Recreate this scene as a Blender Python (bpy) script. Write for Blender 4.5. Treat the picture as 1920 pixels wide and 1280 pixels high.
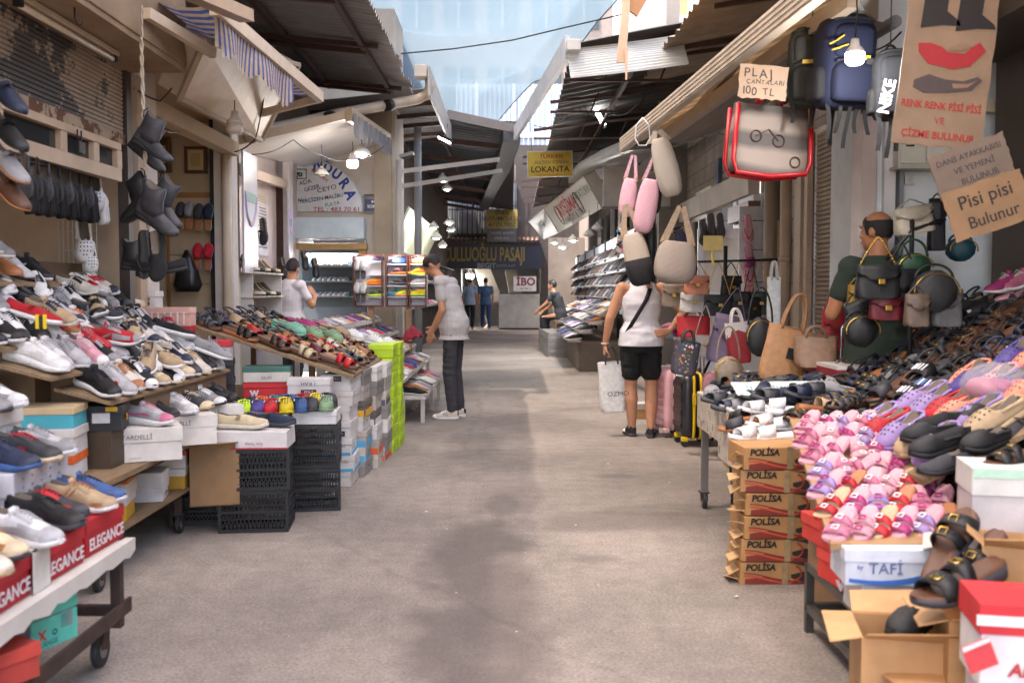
# shoe market alley; sections: camera and light, helpers, setting, roofs, shoe kinds, goods, people, left side, right side
import bpy,bmesh,math,random
from mathutils import Matrix,Vector,Euler,noise as mnoise
for o in list(bpy.data.objects):bpy.data.objects.remove(o)
S=bpy.context.scene
COL=S.collection
R=math.radians
FPX,CX,CY,PITCH,EYE=1866.7,960.0,640.0,R(2.913),1.33
cd=bpy.data.cameras.new('camera');cam=bpy.data.objects.new('camera',cd);COL.objects.link(cam)
cd.lens=35;cd.sensor_width=36;cd.clip_start=.05;cd.clip_end=500
cam.location=(0,0,EYE);cam.rotation_euler=(R(90)-PITCH,0,0)
cd.dof.use_dof=True;cd.dof.focus_distance=8.6;cd.dof.aperture_fstop=3.2
S.camera=cam
SUN=Vector((-.34,-.13,.93)).normalized()
w=bpy.data.worlds.new('World');S.world=w;w.use_nodes=True
nt=w.node_tree;bg=nt.nodes['Background']
sky=nt.nodes.new('ShaderNodeTexSky');sky.sky_type='NISHITA';sky.sun_disc=False
sky.sun_elevation=math.asin(SUN.z);sky.sun_rotation=math.atan2(SUN.x,SUN.y)
sky.dust_density=2.5;sky.air_density=1.0
nt.links.new(sky.outputs[0],bg.inputs[0]);bg.inputs[1].default_value=.15
sl=bpy.data.lights.new('sun','SUN');so=bpy.data.objects.new('sun',sl);COL.objects.link(so)
sl.energy=2.4;sl.angle=R(.7);sl.color=(1,.94,.86)
so.rotation_euler=(-SUN).to_track_quat('-Z','Y').to_euler();so.location=(0,0,30)
S.view_settings.view_transform='Standard';S.view_settings.look='None'
S.view_settings.exposure=3.2;S.view_settings.gamma=1
S.view_settings.use_white_balance=True;S.view_settings.white_balance_temperature=7300;S.view_settings.white_balance_tint=18
S.cycles.use_denoising=True
S.cycles.max_bounces=8;S.cycles.diffuse_bounces=4;S.cycles.transparent_max_bounces=12
S.cycles.sample_clamp_indirect=6
_up=Vector((0,math.sin(PITCH),math.cos(PITCH)));_fw=Vector((0,math.cos(PITCH),-math.sin(PITCH)))
def ray(px,py):return Vector((1,0,0))*((px-CX)/FPX)+_up*((CY-py)/FPX)+_fw
def P(px,py,d):
 r=ray(px,py);return Vector((0,0,EYE))+r*(d/r.y)
def G(px,py,z=0.):
 r=ray(px,py);return Vector((0,0,EYE))+r*((z-EYE)/r.z)
def PX(px,py,x):
 r=ray(px,py);return Vector((0,0,EYE))+r*(x/r.x)
def C(h):
 h=h.lstrip('#');h=h if len(h)>3 else ''.join(q*2 for q in h);f=lambda c:c/12.92 if c<=.04045 else((c+.055)/1.055)**2.4
 return tuple(f(int(h[i:i+2],16)/255)for i in(0,2,4))
def lerp(a,b,t):return a+(b-a)*t
def tab(T,t):
 if t<=T[0][0]:return T[0][1]
 for(a,x),(b,y)in zip(T,T[1:]):
  if t<=b:return x+(y-x)*(t-a)/(b-a)
 return T[-1][1]
class MB:
 def __init__(s):s.v,s.f,s.mi,s.sf,s.m,s.smooth=[],[],[],[],0,False
 def add(s,vs,fs,M=None):
  b=len(s.v)
  s.v+=[tuple(M@Vector(p))if M else tuple(p)for p in vs]
  for f in fs:s.f.append([b+i for i in f]);s.mi.append(s.m);s.sf.append(s.smooth)
  return s
 def box(s,c,size,M=None):
  x,y,z=[k/2 for k in size]
  vs=[(c[0]+i*x,c[1]+j*y,c[2]+k*z)for k in(-1,1)for j in(-1,1)for i in(-1,1)]
  return s.add(vs,[(0,2,3,1),(4,5,7,6),(0,1,5,4),(2,6,7,3),(0,4,6,2),(1,3,7,5)],M)
 def span(s,lo,hi,M=None):return s.box([(a+b)/2 for a,b in zip(lo,hi)],[abs(b-a)for a,b in zip(lo,hi)],M)
 def quad(s,*p):return s.add(p,[tuple(range(len(p)))])
 def slab(s,p,t):
  n=len(p);q=[Vector(a)+Vector(t)for a in p]
  return s.add(list(p)+q,[tuple(range(n-1,-1,-1)),tuple(range(n,2*n))]+[(i,(i+1)%n,n+(i+1)%n,n+i)for i in range(n)])
 def prism(s,poly,z0,z1,M=None):
  n=len(poly)
  return s.add([(x,y,z0)for x,y in poly]+[(x,y,z1)for x,y in poly],[tuple(range(n-1,-1,-1)),tuple(range(n,2*n))]+[(i,(i+1)%n,n+(i+1)%n,n+i)for i in range(n)],M)
 def loft(s,rings,closed=True,caps=True,M=None,mats=None):
  n=len(rings[0]);vs=[p for r in rings for p in r];b=len(s.v)
  s.v+=[tuple(M@Vector(p))if M else tuple(p)for p in vs]
  for i in range(len(rings)-1):
   for j in range(n if closed else n-1):
    k=(j+1)%n
    s.f.append([b+i*n+j,b+i*n+k,b+(i+1)*n+k,b+(i+1)*n+j])
    s.mi.append(mats(i,j)if mats else s.m);s.sf.append(s.smooth)
  if caps and closed:
   s.f.append([b+j for j in range(n-1,-1,-1)]);s.f.append([b+(len(rings)-1)*n+j for j in range(n)])
   s.mi+=[s.m]*2;s.sf+=[False]*2
  return s
 def tube(s,pts,r,n=6,closed=False,M=None):
  pts=[Vector(p)for p in pts];rings=[];up=None
  m=len(pts)
  for i,p in enumerate(pts):
   if closed:t=pts[(i+1)%m]-pts[i-1]
   else:t=pts[min(i+1,m-1)]-pts[max(i-1,0)]
   t=t.normalized()if t.length>1e-9 else Vector((0,0,1))
   if up is None:up=Vector((0,0,1))if abs(t.z)<.9 else Vector((1,0,0))
   a=t.cross(up);a=a.normalized()if a.length>1e-6 else t.orthogonal().normalized()
   up=a.cross(t)
   rr=r[i]if isinstance(r,(list,tuple))else r
   rings.append([p+(a*math.cos(k*2*math.pi/n)+up*math.sin(k*2*math.pi/n))*rr for k in range(n)])
  if closed:rings.append(rings[0])
  old=s.smooth;s.smooth=n>4;s.loft(rings,True,not closed,M);s.smooth=old
  return s
 def bar(s,a,b,w,h,up=(0,0,1)):
  a,b=Vector(a),Vector(b);t=(b-a).normalized();u=Vector(up)
  x=t.cross(u)
  if x.length<1e-4:x=t.cross(Vector((0,1,0)))
  x.normalize();y=x.cross(t).normalized()
  q=[(-1,-1),(1,-1),(1,1),(-1,1)]
  return s.loft([[p+x*(i*w/2)+y*(j*h/2)for i,j in q]for p in(a,b)])
 def lathe(s,prof,n=16,M=None):
  old=s.smooth;s.smooth=True
  s.loft([[(r*math.cos(k*2*math.pi/n),r*math.sin(k*2*math.pi/n),z)for k in range(n)]for r,z in prof],True,True,M)
  s.smooth=old;return s
 def ball(s,c,rad,M=None,nu=12,nv=8):
  if not isinstance(rad,(tuple,list)):rad=(rad,)*3
  T=Matrix.Translation(c)@(M.to_4x4()if M else Matrix())
  rings=[]
  for i in range(nv+1):
   a=math.pi*(i+(.02 if i==0 else-.02 if i==nv else 0))/nv
   rings.append([(rad[0]*math.sin(a)*math.cos(2*math.pi*k/nu),rad[1]*math.sin(a)*math.sin(2*math.pi*k/nu),-rad[2]*math.cos(a))for k in range(nu)])
  old=s.smooth;s.smooth=True;s.loft(rings,True,True,T);s.smooth=old;return s
 def caps(s,a,ra,b,rb,n=12):
  a,b=Vector(a),Vector(b);t=b-a;L=t.length
  Q=t.to_track_quat('Z','Y').to_matrix().to_4x4();Q.translation=a
  pr=[(max(ra*math.sin(k*math.pi/8),.001),-ra*math.cos(k*math.pi/8))for k in range(0,5)]
  pr+=[(max(rb*math.cos(k*math.pi/8),.001),L+rb*math.sin(k*math.pi/8))for k in range(0,5)]
  return s.lathe(pr,n,Q)
 def grid(s,f,nu,nv):
  vs=[f(i/nu,j/nv)for i in range(nu+1)for j in range(nv+1)]
  return s.add(vs,[(i*(nv+1)+j,(i+1)*(nv+1)+j,(i+1)*(nv+1)+j+1,i*(nv+1)+j+1)for i in range(nu)for j in range(nv)])
 def mesh(s,name,mats):
  me=bpy.data.meshes.new(name);me.from_pydata(s.v,[],s.f)
  for m in(mats if isinstance(mats,(list,tuple))else[mats]):me.materials.append(m)
  me.polygons.foreach_set('material_index',s.mi);me.polygons.foreach_set('use_smooth',s.sf)
  me.update();return me
 def build(s,name,mats,parent=None,color=None,M=None,bevel=0,solid=0,seg=2):
  o=bpy.data.objects.new(name,s.mesh(name,mats));COL.objects.link(o)
  if parent:o.parent=parent
  if M is not None:o.matrix_local=M if isinstance(M,Matrix)else Matrix.Translation(M)
  if color:o.color=(*color[:3],1)
  if solid:m=o.modifiers.new('solid','SOLIDIFY');m.thickness=solid;m.offset=0
  if bevel:m=o.modifiers.new('bevel','BEVEL');m.width=bevel;m.segments=seg;m.limit_method='ANGLE';m.angle_limit=R(40)
  return o
LABELS={}
def tag(o,label,cat,group=None,kind=None):
 o['label']=label;o['category']=cat
 LABELS[label]=LABELS.get(label,0)+1
 if group:o['group']=group
 if kind:o['kind']=kind
 return o
def XF(loc,rz=0,ry=0,rx=0,sc=1):
 return Matrix.Translation(loc)@Matrix.Rotation(rz,4,'Z')@Matrix.Rotation(ry,4,'Y')@Matrix.Rotation(rx,4,'X')@Matrix.Scale(sc,4)
def thing(name,label,cat,loc=(0,0,0),rz=0,group=None,M=None):
 o=bpy.data.objects.new(name,None);COL.objects.link(o);o.empty_display_size=.1
 o.matrix_world=M if M is not None else XF(loc,rz)
 return tag(o,label,cat,group)
def struct(name,mb,m,parent=None,**k):
 o=mb.build(name,m,parent,**k)
 if not parent:o['kind']='structure'
 return o
def kids(o):return[c for c in bpy.data.objects if c.parent==o]
KIDS={}
def proto(root):
 def tree(o):return[(c,tree(c))for c in kids(o)]
 KIDS[root]=tree(root);return root
def dup(root,M,label,group=None,cols=None,cat=None):
 r=root.copy();COL.objects.link(r);r.matrix_world=M
 r['label']=label;LABELS[label]=LABELS.get(label,0)+1
 if group:r['group']=group
 if cat:r['category']=cat
 def go(tr,par):
  for c,sub in tr:
   k=c.copy();COL.objects.link(k);k.parent=par;k.matrix_parent_inverse=Matrix()
   key=c.name.split('.')[0]
   if cols and key in cols:k.color=(*cols[key][:3],1)
   go(sub,k)
 if cols and 'body' in cols:r.color=(*cols['body'][:3],1)
 go(KIDS.get(root,[]),r);return r
ORD='first second third fourth fifth sixth seventh eighth ninth tenth eleventh twelfth thirteenth fourteenth fifteenth sixteenth seventeenth eighteenth nineteenth twentieth'.split()
ORD+=['twenty-'+a for a in ORD[:9]]+['thirtieth']+['thirty-'+a for a in ORD[:9]]
def _base(name,rough,metal):
 m=bpy.data.materials.new(name);m.use_nodes=True;n=m.node_tree
 b=n.nodes['Principled BSDF'];b.inputs['Roughness'].default_value=rough;b.inputs['Metallic'].default_value=metal
 return m,n,b
def _N(n,t,**k):
 x=n.nodes.new(t)
 for a,v in k.items():setattr(x,a,v)
 return x
def _noise(n,scale,detail=4,vec=None,rough=.6):
 x=n.nodes.new('ShaderNodeTexNoise');x.inputs['Scale'].default_value=scale;x.inputs['Detail'].default_value=detail;x.inputs['Roughness'].default_value=rough
 if vec:n.links.new(vec,x.inputs['Vector'])
 return x
def _ramp(n,a,b,src,ca=(0,0,0,1),cb=(1,1,1,1)):
 r=n.nodes.new('ShaderNodeValToRGB');r.color_ramp.elements[0].position=a;r.color_ramp.elements[1].position=b
 r.color_ramp.elements[0].color=ca;r.color_ramp.elements[1].color=cb
 n.links.new(src,r.inputs[0]);return r
def _mix(n,a,b,f,mode='MIX'):
 x=n.nodes.new('ShaderNodeMix');x.data_type='RGBA';x.blend_type=mode
 for i,v in((0,f),(6,a),(7,b)):
  if isinstance(v,(int,float)):x.inputs[i].default_value=v
  elif isinstance(v,(tuple,list)):x.inputs[i].default_value=(*v[:3],1)
  else:n.links.new(v,x.inputs[i])
 return x.outputs[2]
def _bump(n,b,h,strength,dist=.01):
 x=n.nodes.new('ShaderNodeBump');x.inputs['Strength'].default_value=strength;x.inputs['Distance'].default_value=dist
 n.links.new(h,x.inputs['Height']);n.links.new(x.outputs[0],b.inputs['Normal'])
def mat(name,col=None,rough=.6,metal=0,var=.25,scale=6,bump=.0,bscale=60,dirt=None,dirt2=None,stretch=None,spec=None,wcoord=True):
 """col None: the colour is the object's own colour (one material, many painted things)"""
 m,n,b=_base(name,rough,metal)
 geo=n.nodes.new('ShaderNodeNewGeometry')if wcoord else n.nodes.new('ShaderNodeTexCoord')
 pos=geo.outputs['Position']if wcoord else geo.outputs['Object']
 if stretch:
  mp=n.nodes.new('ShaderNodeMapping');mp.inputs['Scale'].default_value=stretch;n.links.new(pos,mp.inputs['Vector']);pos=mp.outputs[0]
 if col is None:src=n.nodes.new('ShaderNodeObjectInfo').outputs['Color']
 else:src=n.nodes.new('ShaderNodeRGB').outputs[0];src.default_value=(*col,1)
 nz=_noise(n,scale,5,pos)
 k=_ramp(n,.3,.72,nz.outputs[0],(1-var,)*3+(1,),(1+var*.35,)*3+(1,))
 out=_mix(n,src,k.outputs[0],1.,'MULTIPLY')
 for d in(dirt,dirt2):
  if d:
   dn=_noise(n,d[2],8,pos,.68);dr=_ramp(n,d[1],d[1]+(d[3]if len(d)>3 else .08),dn.outputs[0])
   out=_mix(n,out,d[0],dr.outputs[0])
 n.links.new(out,b.inputs['Base Color'])
 if spec is not None:b.inputs['Specular IOR Level'].default_value=spec
 if bump:_bump(n,b,_noise(n,bscale,6,pos).outputs[0],bump)
 return m
def emit(name,col,st):
 m,n,b=_base(name,.5,0);b.inputs['Base Color'].default_value=(*col,1)
 b.inputs['Emission Color'].default_value=(*col,1);b.inputs['Emission Strength'].default_value=st;return m
O_FAB=mat('fabric_any',None,.85,var=.22,scale=30,bump=.25,bscale=400,wcoord=False)
O_LEA=mat('leather_any',None,.55,var=.25,scale=25,bump=.15,bscale=220,wcoord=False)
O_RUB=mat('rubber_any',None,.68,var=.2,scale=20,wcoord=False)
O_CARD=mat('card_any',None,.62,var=.2,scale=9,bump=.08,bscale=60,dirt=(C('#8a7a68'),.66,5,.2))
O_PAINT=mat('paint_any',None,.5,var=.2,scale=4,bump=.05,bscale=30,dirt=(C('#6b5a4a'),.66,3,.2))
O_WALL=mat('plaster_any',None,.85,var=.22,scale=2.2,bump=.25,bscale=40,dirt=(C('#8d7a66'),.6,1.6,.25),dirt2=(C('#5a4a3c'),.7,4,.1))
O_MET=mat('metal_any',None,.45,.85,var=.3,scale=8,bump=.1,bscale=50)
O_INK=mat('ink_any',None,.6,var=.12,scale=40,wcoord=False)
O_PLA=mat('plastic_any',None,.32,var=.12,scale=12,bump=.04,bscale=60)
M_LIN=mat('shoe_lining',C('#6f6358'),.9,var=.3,scale=40,wcoord=False)
M_DARK=mat('black_plastic',C('#17171a'),.5,var=.35,scale=14,dirt=(C('#55504a'),.64,9,.2))
M_WOOD=mat('wood_board',C('#8a7053'),.7,var=.4,scale=5,stretch=(14,1.5,14),bump=.15,bscale=30)
M_RUST=mat('rusty_iron',C('#4a3a33'),.7,.3,var=.4,scale=10,dirt=(C('#6b4630'),.52,7,.15))
M_GLASS=mat('dark_glass',C('#2a2c2c'),.08,var=.3,scale=3)
M_BRASS=mat('brass',C('#c9a24e'),.3,.9,var=.2,scale=20)
M_CHROME=mat('chrome',C('#b9b9bc'),.2,.95,var=.1,scale=20)
_TM={}
def text_mesh(s,size,bold=0.,shear=0.,ext=.0006,sp=1.,align='CENTER'):
 key=(s,size,bold,shear,ext,sp,align)
 if key not in _TM:
  cu=bpy.data.curves.new('lettering','FONT');cu.body=s;cu.size=size;cu.offset=bold*size;cu.shear=shear;cu.extrude=ext
  cu.space_character=sp;cu.align_x=align;cu.align_y='CENTER';cu.resolution_u=3
  t=bpy.data.objects.new('t',cu);COL.objects.link(t);dg=bpy.context.evaluated_depsgraph_get()
  me=bpy.data.meshes.new_from_object(t.evaluated_get(dg));bpy.data.objects.remove(t);bpy.data.curves.remove(cu)
  me.materials.clear();me.materials.append(O_INK);_TM[key]=me
 return _TM[key]
def text(s,size,M,color,parent=None,bold=0.,shear=0.,sp=1.,align='CENTER',sx=1.,name='lettering'):
 o=bpy.data.objects.new(name,text_mesh(s,size,bold,shear,.0006,sp,align));COL.objects.link(o)
 o.parent=parent;o.matrix_local=M@Matrix.Diagonal((sx,1,1,1));o.color=(*color,1);return o
def front(x,y,z,roll=0):return XF((x,y,z))@Matrix.Rotation(R(90),4,'X')@Matrix.Rotation(roll,4,'Z')
random.seed(7)
def asphalt():
 m,n,b=_base('asphalt',.92,0)
 g=n.nodes.new('ShaderNodeNewGeometry');pos=g.outputs['Position']
 fine=_noise(n,75,6,pos,.8);mid=_noise(n,9,6,pos,.65);big=_noise(n,.55,5,pos,.55)
 r1=_ramp(n,.25,.78,fine.outputs[0],(*C('#5e554f'),1),(*C('#c6bbb1'),1))
 r2=_ramp(n,.35,.7,mid.outputs[0],(.8,)*3+(1,),(1.06,)*3+(1,))
 c=_mix(n,r1.outputs[0],r2.outputs[0],1.,'MULTIPLY')
 r3=_ramp(n,.42,.6,big.outputs[0],(.74,.73,.73,1),(1.08,1.07,1.05,1))
 c=_mix(n,c,r3.outputs[0],1.,'MULTIPLY')
 sep=n.nodes.new('ShaderNodeSeparateXYZ');n.links.new(pos,sep.inputs[0])
 def mth(op,a,bb):
  x=n.nodes.new('ShaderNodeMath');x.operation=op
  for i,v in enumerate((a,bb)):
   if isinstance(v,(int,float)):x.inputs[i].default_value=v
   else:n.links.new(v,x.inputs[i])
  return x.outputs[0]
 wob=_noise(n,1.6,6,pos,.6)
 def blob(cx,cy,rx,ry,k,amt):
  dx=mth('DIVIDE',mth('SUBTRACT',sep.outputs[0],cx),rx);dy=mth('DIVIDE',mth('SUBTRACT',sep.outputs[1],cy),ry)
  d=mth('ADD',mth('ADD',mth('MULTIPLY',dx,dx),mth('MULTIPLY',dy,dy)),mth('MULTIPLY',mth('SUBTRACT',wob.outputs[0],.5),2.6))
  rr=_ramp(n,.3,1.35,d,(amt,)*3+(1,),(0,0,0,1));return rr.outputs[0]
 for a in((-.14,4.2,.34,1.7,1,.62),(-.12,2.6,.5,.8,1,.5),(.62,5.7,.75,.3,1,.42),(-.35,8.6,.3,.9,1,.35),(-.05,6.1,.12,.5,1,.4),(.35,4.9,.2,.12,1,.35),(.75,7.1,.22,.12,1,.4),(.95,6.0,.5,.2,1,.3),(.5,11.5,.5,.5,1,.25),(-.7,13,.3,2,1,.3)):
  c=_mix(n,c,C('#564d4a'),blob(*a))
 sp=_noise(n,34,2,pos,.4);rs=_ramp(n,.765,.79,sp.outputs[0]);c=_mix(n,c,C('#c9c0b8'),rs.outputs[0])
 s2=_noise(n,17,3,pos,.5);r5=_ramp(n,.72,.76,s2.outputs[0],(0,0,0,1),(.45,.45,.45,1));c=_mix(n,c,C('#3a3533'),r5.outputs[0])
 vo=n.nodes.new('ShaderNodeTexVoronoi');vo.feature='DISTANCE_TO_EDGE';vo.inputs['Scale'].default_value=.3;wv=_noise(n,1.3,5,pos);mx=n.nodes.new('ShaderNodeMix');mx.data_type='VECTOR';mx.inputs[0].default_value=.32;n.links.new(pos,mx.inputs[4]);n.links.new(wv.outputs['Color'],mx.inputs[5]);n.links.new(mx.outputs[1],vo.inputs['Vector'])
 rc=_ramp(n,.001,.006,vo.outputs['Distance'],(.18,.18,.18,1),(0,0,0,1));c=_mix(n,c,C('#3f3836'),rc.outputs[0])
 pa=n.nodes.new('ShaderNodeTexVoronoi');pa.inputs['Scale'].default_value=.42;n.links.new(mx.outputs[1],pa.inputs['Vector']);rp=_ramp(n,.25,.75,pa.outputs['Color'],(.84,.83,.82,1),(1.12,1.1,1.08,1));c=_mix(n,c,rp.outputs[0],1.,'MULTIPLY')
 n.links.new(c,b.inputs['Base Color']);_bump(n,b,fine.outputs[0],.6,.008);return m
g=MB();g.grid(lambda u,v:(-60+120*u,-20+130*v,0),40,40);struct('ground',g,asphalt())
def corr(name,A,B,D,n,amp,m,parent,color,ragged=0,seed=1):
 A,B,D=Vector(A),Vector(B),Vector(D);N_=(B-A).cross(D-A).normalized();rd=random.Random(seed)
 ex=[1]*(n+1);cur=0
 for i in range(n+1):
  if i%5==0:cur=rd.uniform(-ragged,ragged)
  ex[i]=1+cur+rd.uniform(-ragged,ragged)*.2
 mb=MB();mb.smooth=True
 def f(u,v):
  e=ex[min(n,int(u*n))]
  return A+(B-A)*u+(D-A)*(v*e)+N_*amp*math.sin(2*math.pi*n*u)+N_*.012*math.sin(7*u+3*v)
 mb.grid(f,n*6,3)
 return mb.build(name,m,parent,color=color)
M_SHEET=mat('corrugated_sheet',C('#8d8a88'),.5,.35,var=.25,scale=3,dirt=(C('#6a5a4e'),.58,2.5,.2),stretch=(1,6,1))
M_SHEETB=mat('beige_sheet',C('#9c8c7a'),.6,.1,var=.3,scale=3,dirt=(C('#6d5a48'),.58,2.5,.25))
M_SHEETW=mat('pale_sheet',C('#c8cccb'),.45,.2,var=.2,scale=3)
M_STEEL=mat('brown_steel',C('#4d342c'),.6,.2,var=.35,scale=8)
M_SHUT=mat('roller_slats',C('#a1907e'),.6,.15,var=.25,scale=4)
M_SOFF=mat('soffit_wood',C('#93795d'),.75,var=.35,scale=3,dirt=(C('#5d4633'),.55,2.2,.25),bump=.1)
M_PEEL=mat('peeling_paint',C('#9c8a78'),.7,var=.25,scale=4,dirt=(C('#474240'),.505,2.2,.015),dirt2=(C('#5e3f2c'),.63,7,.04))
CREAM,OFFW=C('#cdbba4'),C('#d6cdc4')
b=thing('shop_building','old cream shoe shop with a half raised rusty roller shutter over wooden transom windows','building',(-2.44,3,0))
o3=(-2.44,3,0)
def L(*p):return tuple(a-c for a,c in zip(p,o3))
m=MB();m.span(L(-2.75,-2,2.72),L(-2.46,6.55,6.5));m.span(L(-4.3,-2,0),L(-4.2,6.6,4));m.span(L(-4.2,6.5,0),L(-2.42,6.62,2.72));m.span(L(-4.3,-2,2.72),L(-2.75,6.62,2.8));m.build('wall',O_WALL,b,color=C('#b7a088'))
m=MB();m.span(L(-4.19,-1,.9),L(-4.1,6.45,1.0));m.span(L(-4.19,-1,1.5),L(-4.0,6.45,1.53));m.span(L(-4.19,-1,2),L(-4.0,6.45,2.03));m.build('shelf',O_PAINT,b,color=C('#5a5854'))
m=MB()
pr=[]
for i in range(16):
 z=2.30+i*.026;pr+=[(-2.438,z),(-2.428,z+.005),(-2.426,z+.019),(-2.438,z+.025)]
m.loft([[L(x,y,z)for x,z in pr]for y in(1.5,6.27)],False,False);sh=m.build('shutter',M_PEEL,b,solid=.004)
m=MB();m.span(L(-2.46,1.5,2.235),L(-2.415,6.27,2.298));m.build('bottom_rail',mat('flaking_paint',C('#a08a74'),.8,var=.3,scale=8,dirt=(C('#5a3622'),.5,9,.02),bump=.3,bscale=20),sh)
m=MB();m.tube([L(-2.40,5.55,2.22),L(-2.40,5.55,2.17),L(-2.40,5.575,2.15),L(-2.40,5.6,2.17),L(-2.40,5.6,2.22)],.005);m.span(L(-2.415,5.535,2.09),L(-2.385,5.615,2.155));m.build('padlock',M_DARK,sh,bevel=.006)
m=MB()
for z0,z1 in((2.19,2.235),(2.0,2.08)):m.span(L(-2.47,1.5,z0),L(-2.41,6.2,z1))
for y in(1.5,3.2,3.95,4.7,5.38,5.8,6.14):m.span(L(-2.467,y,2.08),L(-2.413,y+.075,2.19))
wf=m.build('window_frame',O_PAINT,b,color=C('#b79c80'),bevel=.004)
m=MB();m.span(L(-2.452,1.5,2.08),L(-2.446,6.2,2.19));m.build('pane',M_GLASS,wf)
m=MB();m.span(L(-2.47,6.28,0),L(-2.405,6.36,2.72));m.build('guide_rail',O_PAINT,b,color=C('#3a312c'))
m=MB();m.span(L(-2.5,-1,2.70),L(-2.06,6.35,2.735));m.build('soffit',M_SOFF,b)
m=MB();m.span(L(-2.09,-1,2.735),L(-2.05,6.35,3.6));m.build('fascia',M_SOFF,b)
m=MB();m.bar(L(-2.0,3.2,2.69),L(-1.55,5.9,2.93),.09,.07);m.build('bracket',O_PAINT,b,color=C('#a98e72'))
m=MB();m.span(L(-2.62,6.63,0),L(-2.42,6.85,3.6));m.build('pier',O_WALL,b,color=C('#cfc3b6'),bevel=.006)
t=thing('tube_light','unlit dusty tube light under the wooden soffit above the rusty shutter','lamp',(-2.27,5.2,2.695))
m=MB();m.box((0,0,-.015),(.05,1.15,.03));m.build('housing',O_PAINT,t,color=C('#b09b83'),bevel=.004)
m=MB();m.tube([(0,-.53,-.05),(0,.53,-.05)],.016,8);m.build('tube',O_PLA,t,color=C('#c9b9a4'))
m=MB();m.box((0,-.55,-.035),(.04,.03,.05));m.build('socket',M_DARK,t);m=MB();m.box((0,.55,-.035),(.04,.03,.05));m.build('socket',M_DARK,t)
t=thing('steel_hook','bent dark steel hook under the wooden soffit beside the tube light','hook',(-2.12,4.9,2.70))
m=MB();m.tube([(0,0,0),(0,0,-.05),(.015,0,-.08),(.03,0,-.085),(.045,0,-.065)],.004);m.build('bent_rod',M_DARK,t)
b=thing('shop_building','cream shop recess with slat panel, picture frames and a header beam behind hanging boots','building',(-2.6,8,0));o3=(-2.6,8,0)
m=MB();m.span(L(-3.9,9.4,0),L(-2.6,9.55,3.2));m.span(L(-3.9,6.7,0),L(-3.8,9.4,3.2));m.build('wall',O_WALL,b,color=C('#c9b79c'))
m=MB();m.span(L(-2.62,6.86,2.56),L(-2.5,9.2,2.68));m.span(L(-3.8,6.9,2.9),L(-2.5,9.4,2.98));m.build('header_beam',O_WALL,b,color=C('#c2ad92'))
m=MB();m.span(L(-2.74,9.2,0),L(-2.57,9.39,3.3));m.build('pier',O_WALL,b,color=C('#d9d1c8'),bevel=.006)
m=MB();m.span(L(-2.79,9.25,0),L(-2.745,9.39,3.2));m.build('door_jamb',M_DARK,b)
m=MB();m.tube([L(-2.6,9.12,.2),L(-2.6,9.12,2.75)],.045,10);m.build('drain_pipe',O_PAINT,b,color=C('#c9b69d'))
m=MB();m.span(L(-3.4,8.2,0),L(-3.36,8.9,2.4));m.build('wood_post',M_WOOD,b)
pn=thing('slat_panel','beige grooved slat panel in an orange wooden frame hanging slippers','display panel',(-2.98,9.36,0))
m=MB()
for k in range(6):m.box((0,0,.72+k*.27),(.44,.03,.262))
m.build('board',O_PAINT,pn,color=C('#c4ab8d'))
m=MB();m.box((-.235,0,1.3),(.03,.045,1.8));m.box((.245,0,1.3),(.05,.045,1.8));m.box((.005,0,2.22),(.53,.045,.05));m.build('frame',O_PAINT,pn,color=C('#9a6b35'),bevel=.003)
def picture(px,py,d,w,h,label,fc,pc):
 p=P(px,py,d);t=thing('picture_frame',label,'picture',p)
 m=MB()
 for x,z,ww,hh in((0,h/2,w+.03,.03),(0,-h/2,w+.03,.03),(-w/2,0,.03,h-.03),(w/2,0,.03,h-.03)):m.box((x,0,z),(ww,.03,hh))
 m.build('frame',O_PAINT,t,color=fc,bevel=.004)
 m=MB();m.box((0,.006,0),(w-.02,.01,h-.02));m.build('mount',O_PAINT,t,color=pc)
 m=MB();m.box((0,-.001,0),(w*.5,.006,h*.55));m.build('print',O_PAINT,t,color=C('#b7a06c'))
picture(367,300,9.36,.18,.22,'small gilt certificate in a brown frame high on the cream wall',C('#5a3a22'),C('#cdb88a'))
picture(302,290,9.34,.16,.3,'tall gilt frame behind the hanging grey boots',C('#6b4a26'),C('#4a3423'))
b=thing('shop_building','pale pink walled shop bay with posters behind the shelf of heels','building',(-2.9,11,0));o3=(-2.9,11,0)
m=MB();m.span(L(-3.1,9.56,0),L(-2.97,13.9,3.4));m.build('wall',O_WALL,b,color=C('#d5c6c2'))
m=MB();m.span(L(-2.97,12.6,0),L(-2.88,12.7,2.7));m.build('door_jamb',M_STEEL,b)
m=MB();m.span(L(-2.87,12.55,0),L(-2.79,12.75,3.0));m.build('pier',O_WALL,b,color=C('#d6cfd2'))
m=MB();m.bar(L(-2.66,9.45,2.5),L(-2.85,12.6,2.66),.06,.1);m.build('header_beam',O_WALL,b,color=C('#b7a79a'))
def paper(px,py,x,w,h,label,col,lines,cat='poster'):
 p=PX(px,py,x);t=thing('paper_notice',label,cat,p)
 m=MB();m.box((.004,0,0),(.004,w,h));m.build('sheet',O_CARD,t,color=col)
 m=MB()
 for i in range(lines):m.box((.0075,random.uniform(-.02,.02),h*.4-i*h*.8/max(1,lines)),(.002,w*random.uniform(.55,.8),h*.022))
 m.build('print',O_INK,t,color=C('#77747c'))
paper(492,430,-2.96,.55,.62,'wall calendar sheets with grey rows on the pink wall',C('#dcd8de'),14,'calendar')
paper(487,378,-2.96,.5,.16,'yellowed notice above the calendar sheets',C('#cdbfa4'),4)
paper(478,470,-2.96,.25,.3,'plain price list below the calendar sheets',C('#d8d2d0'),8)
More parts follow.
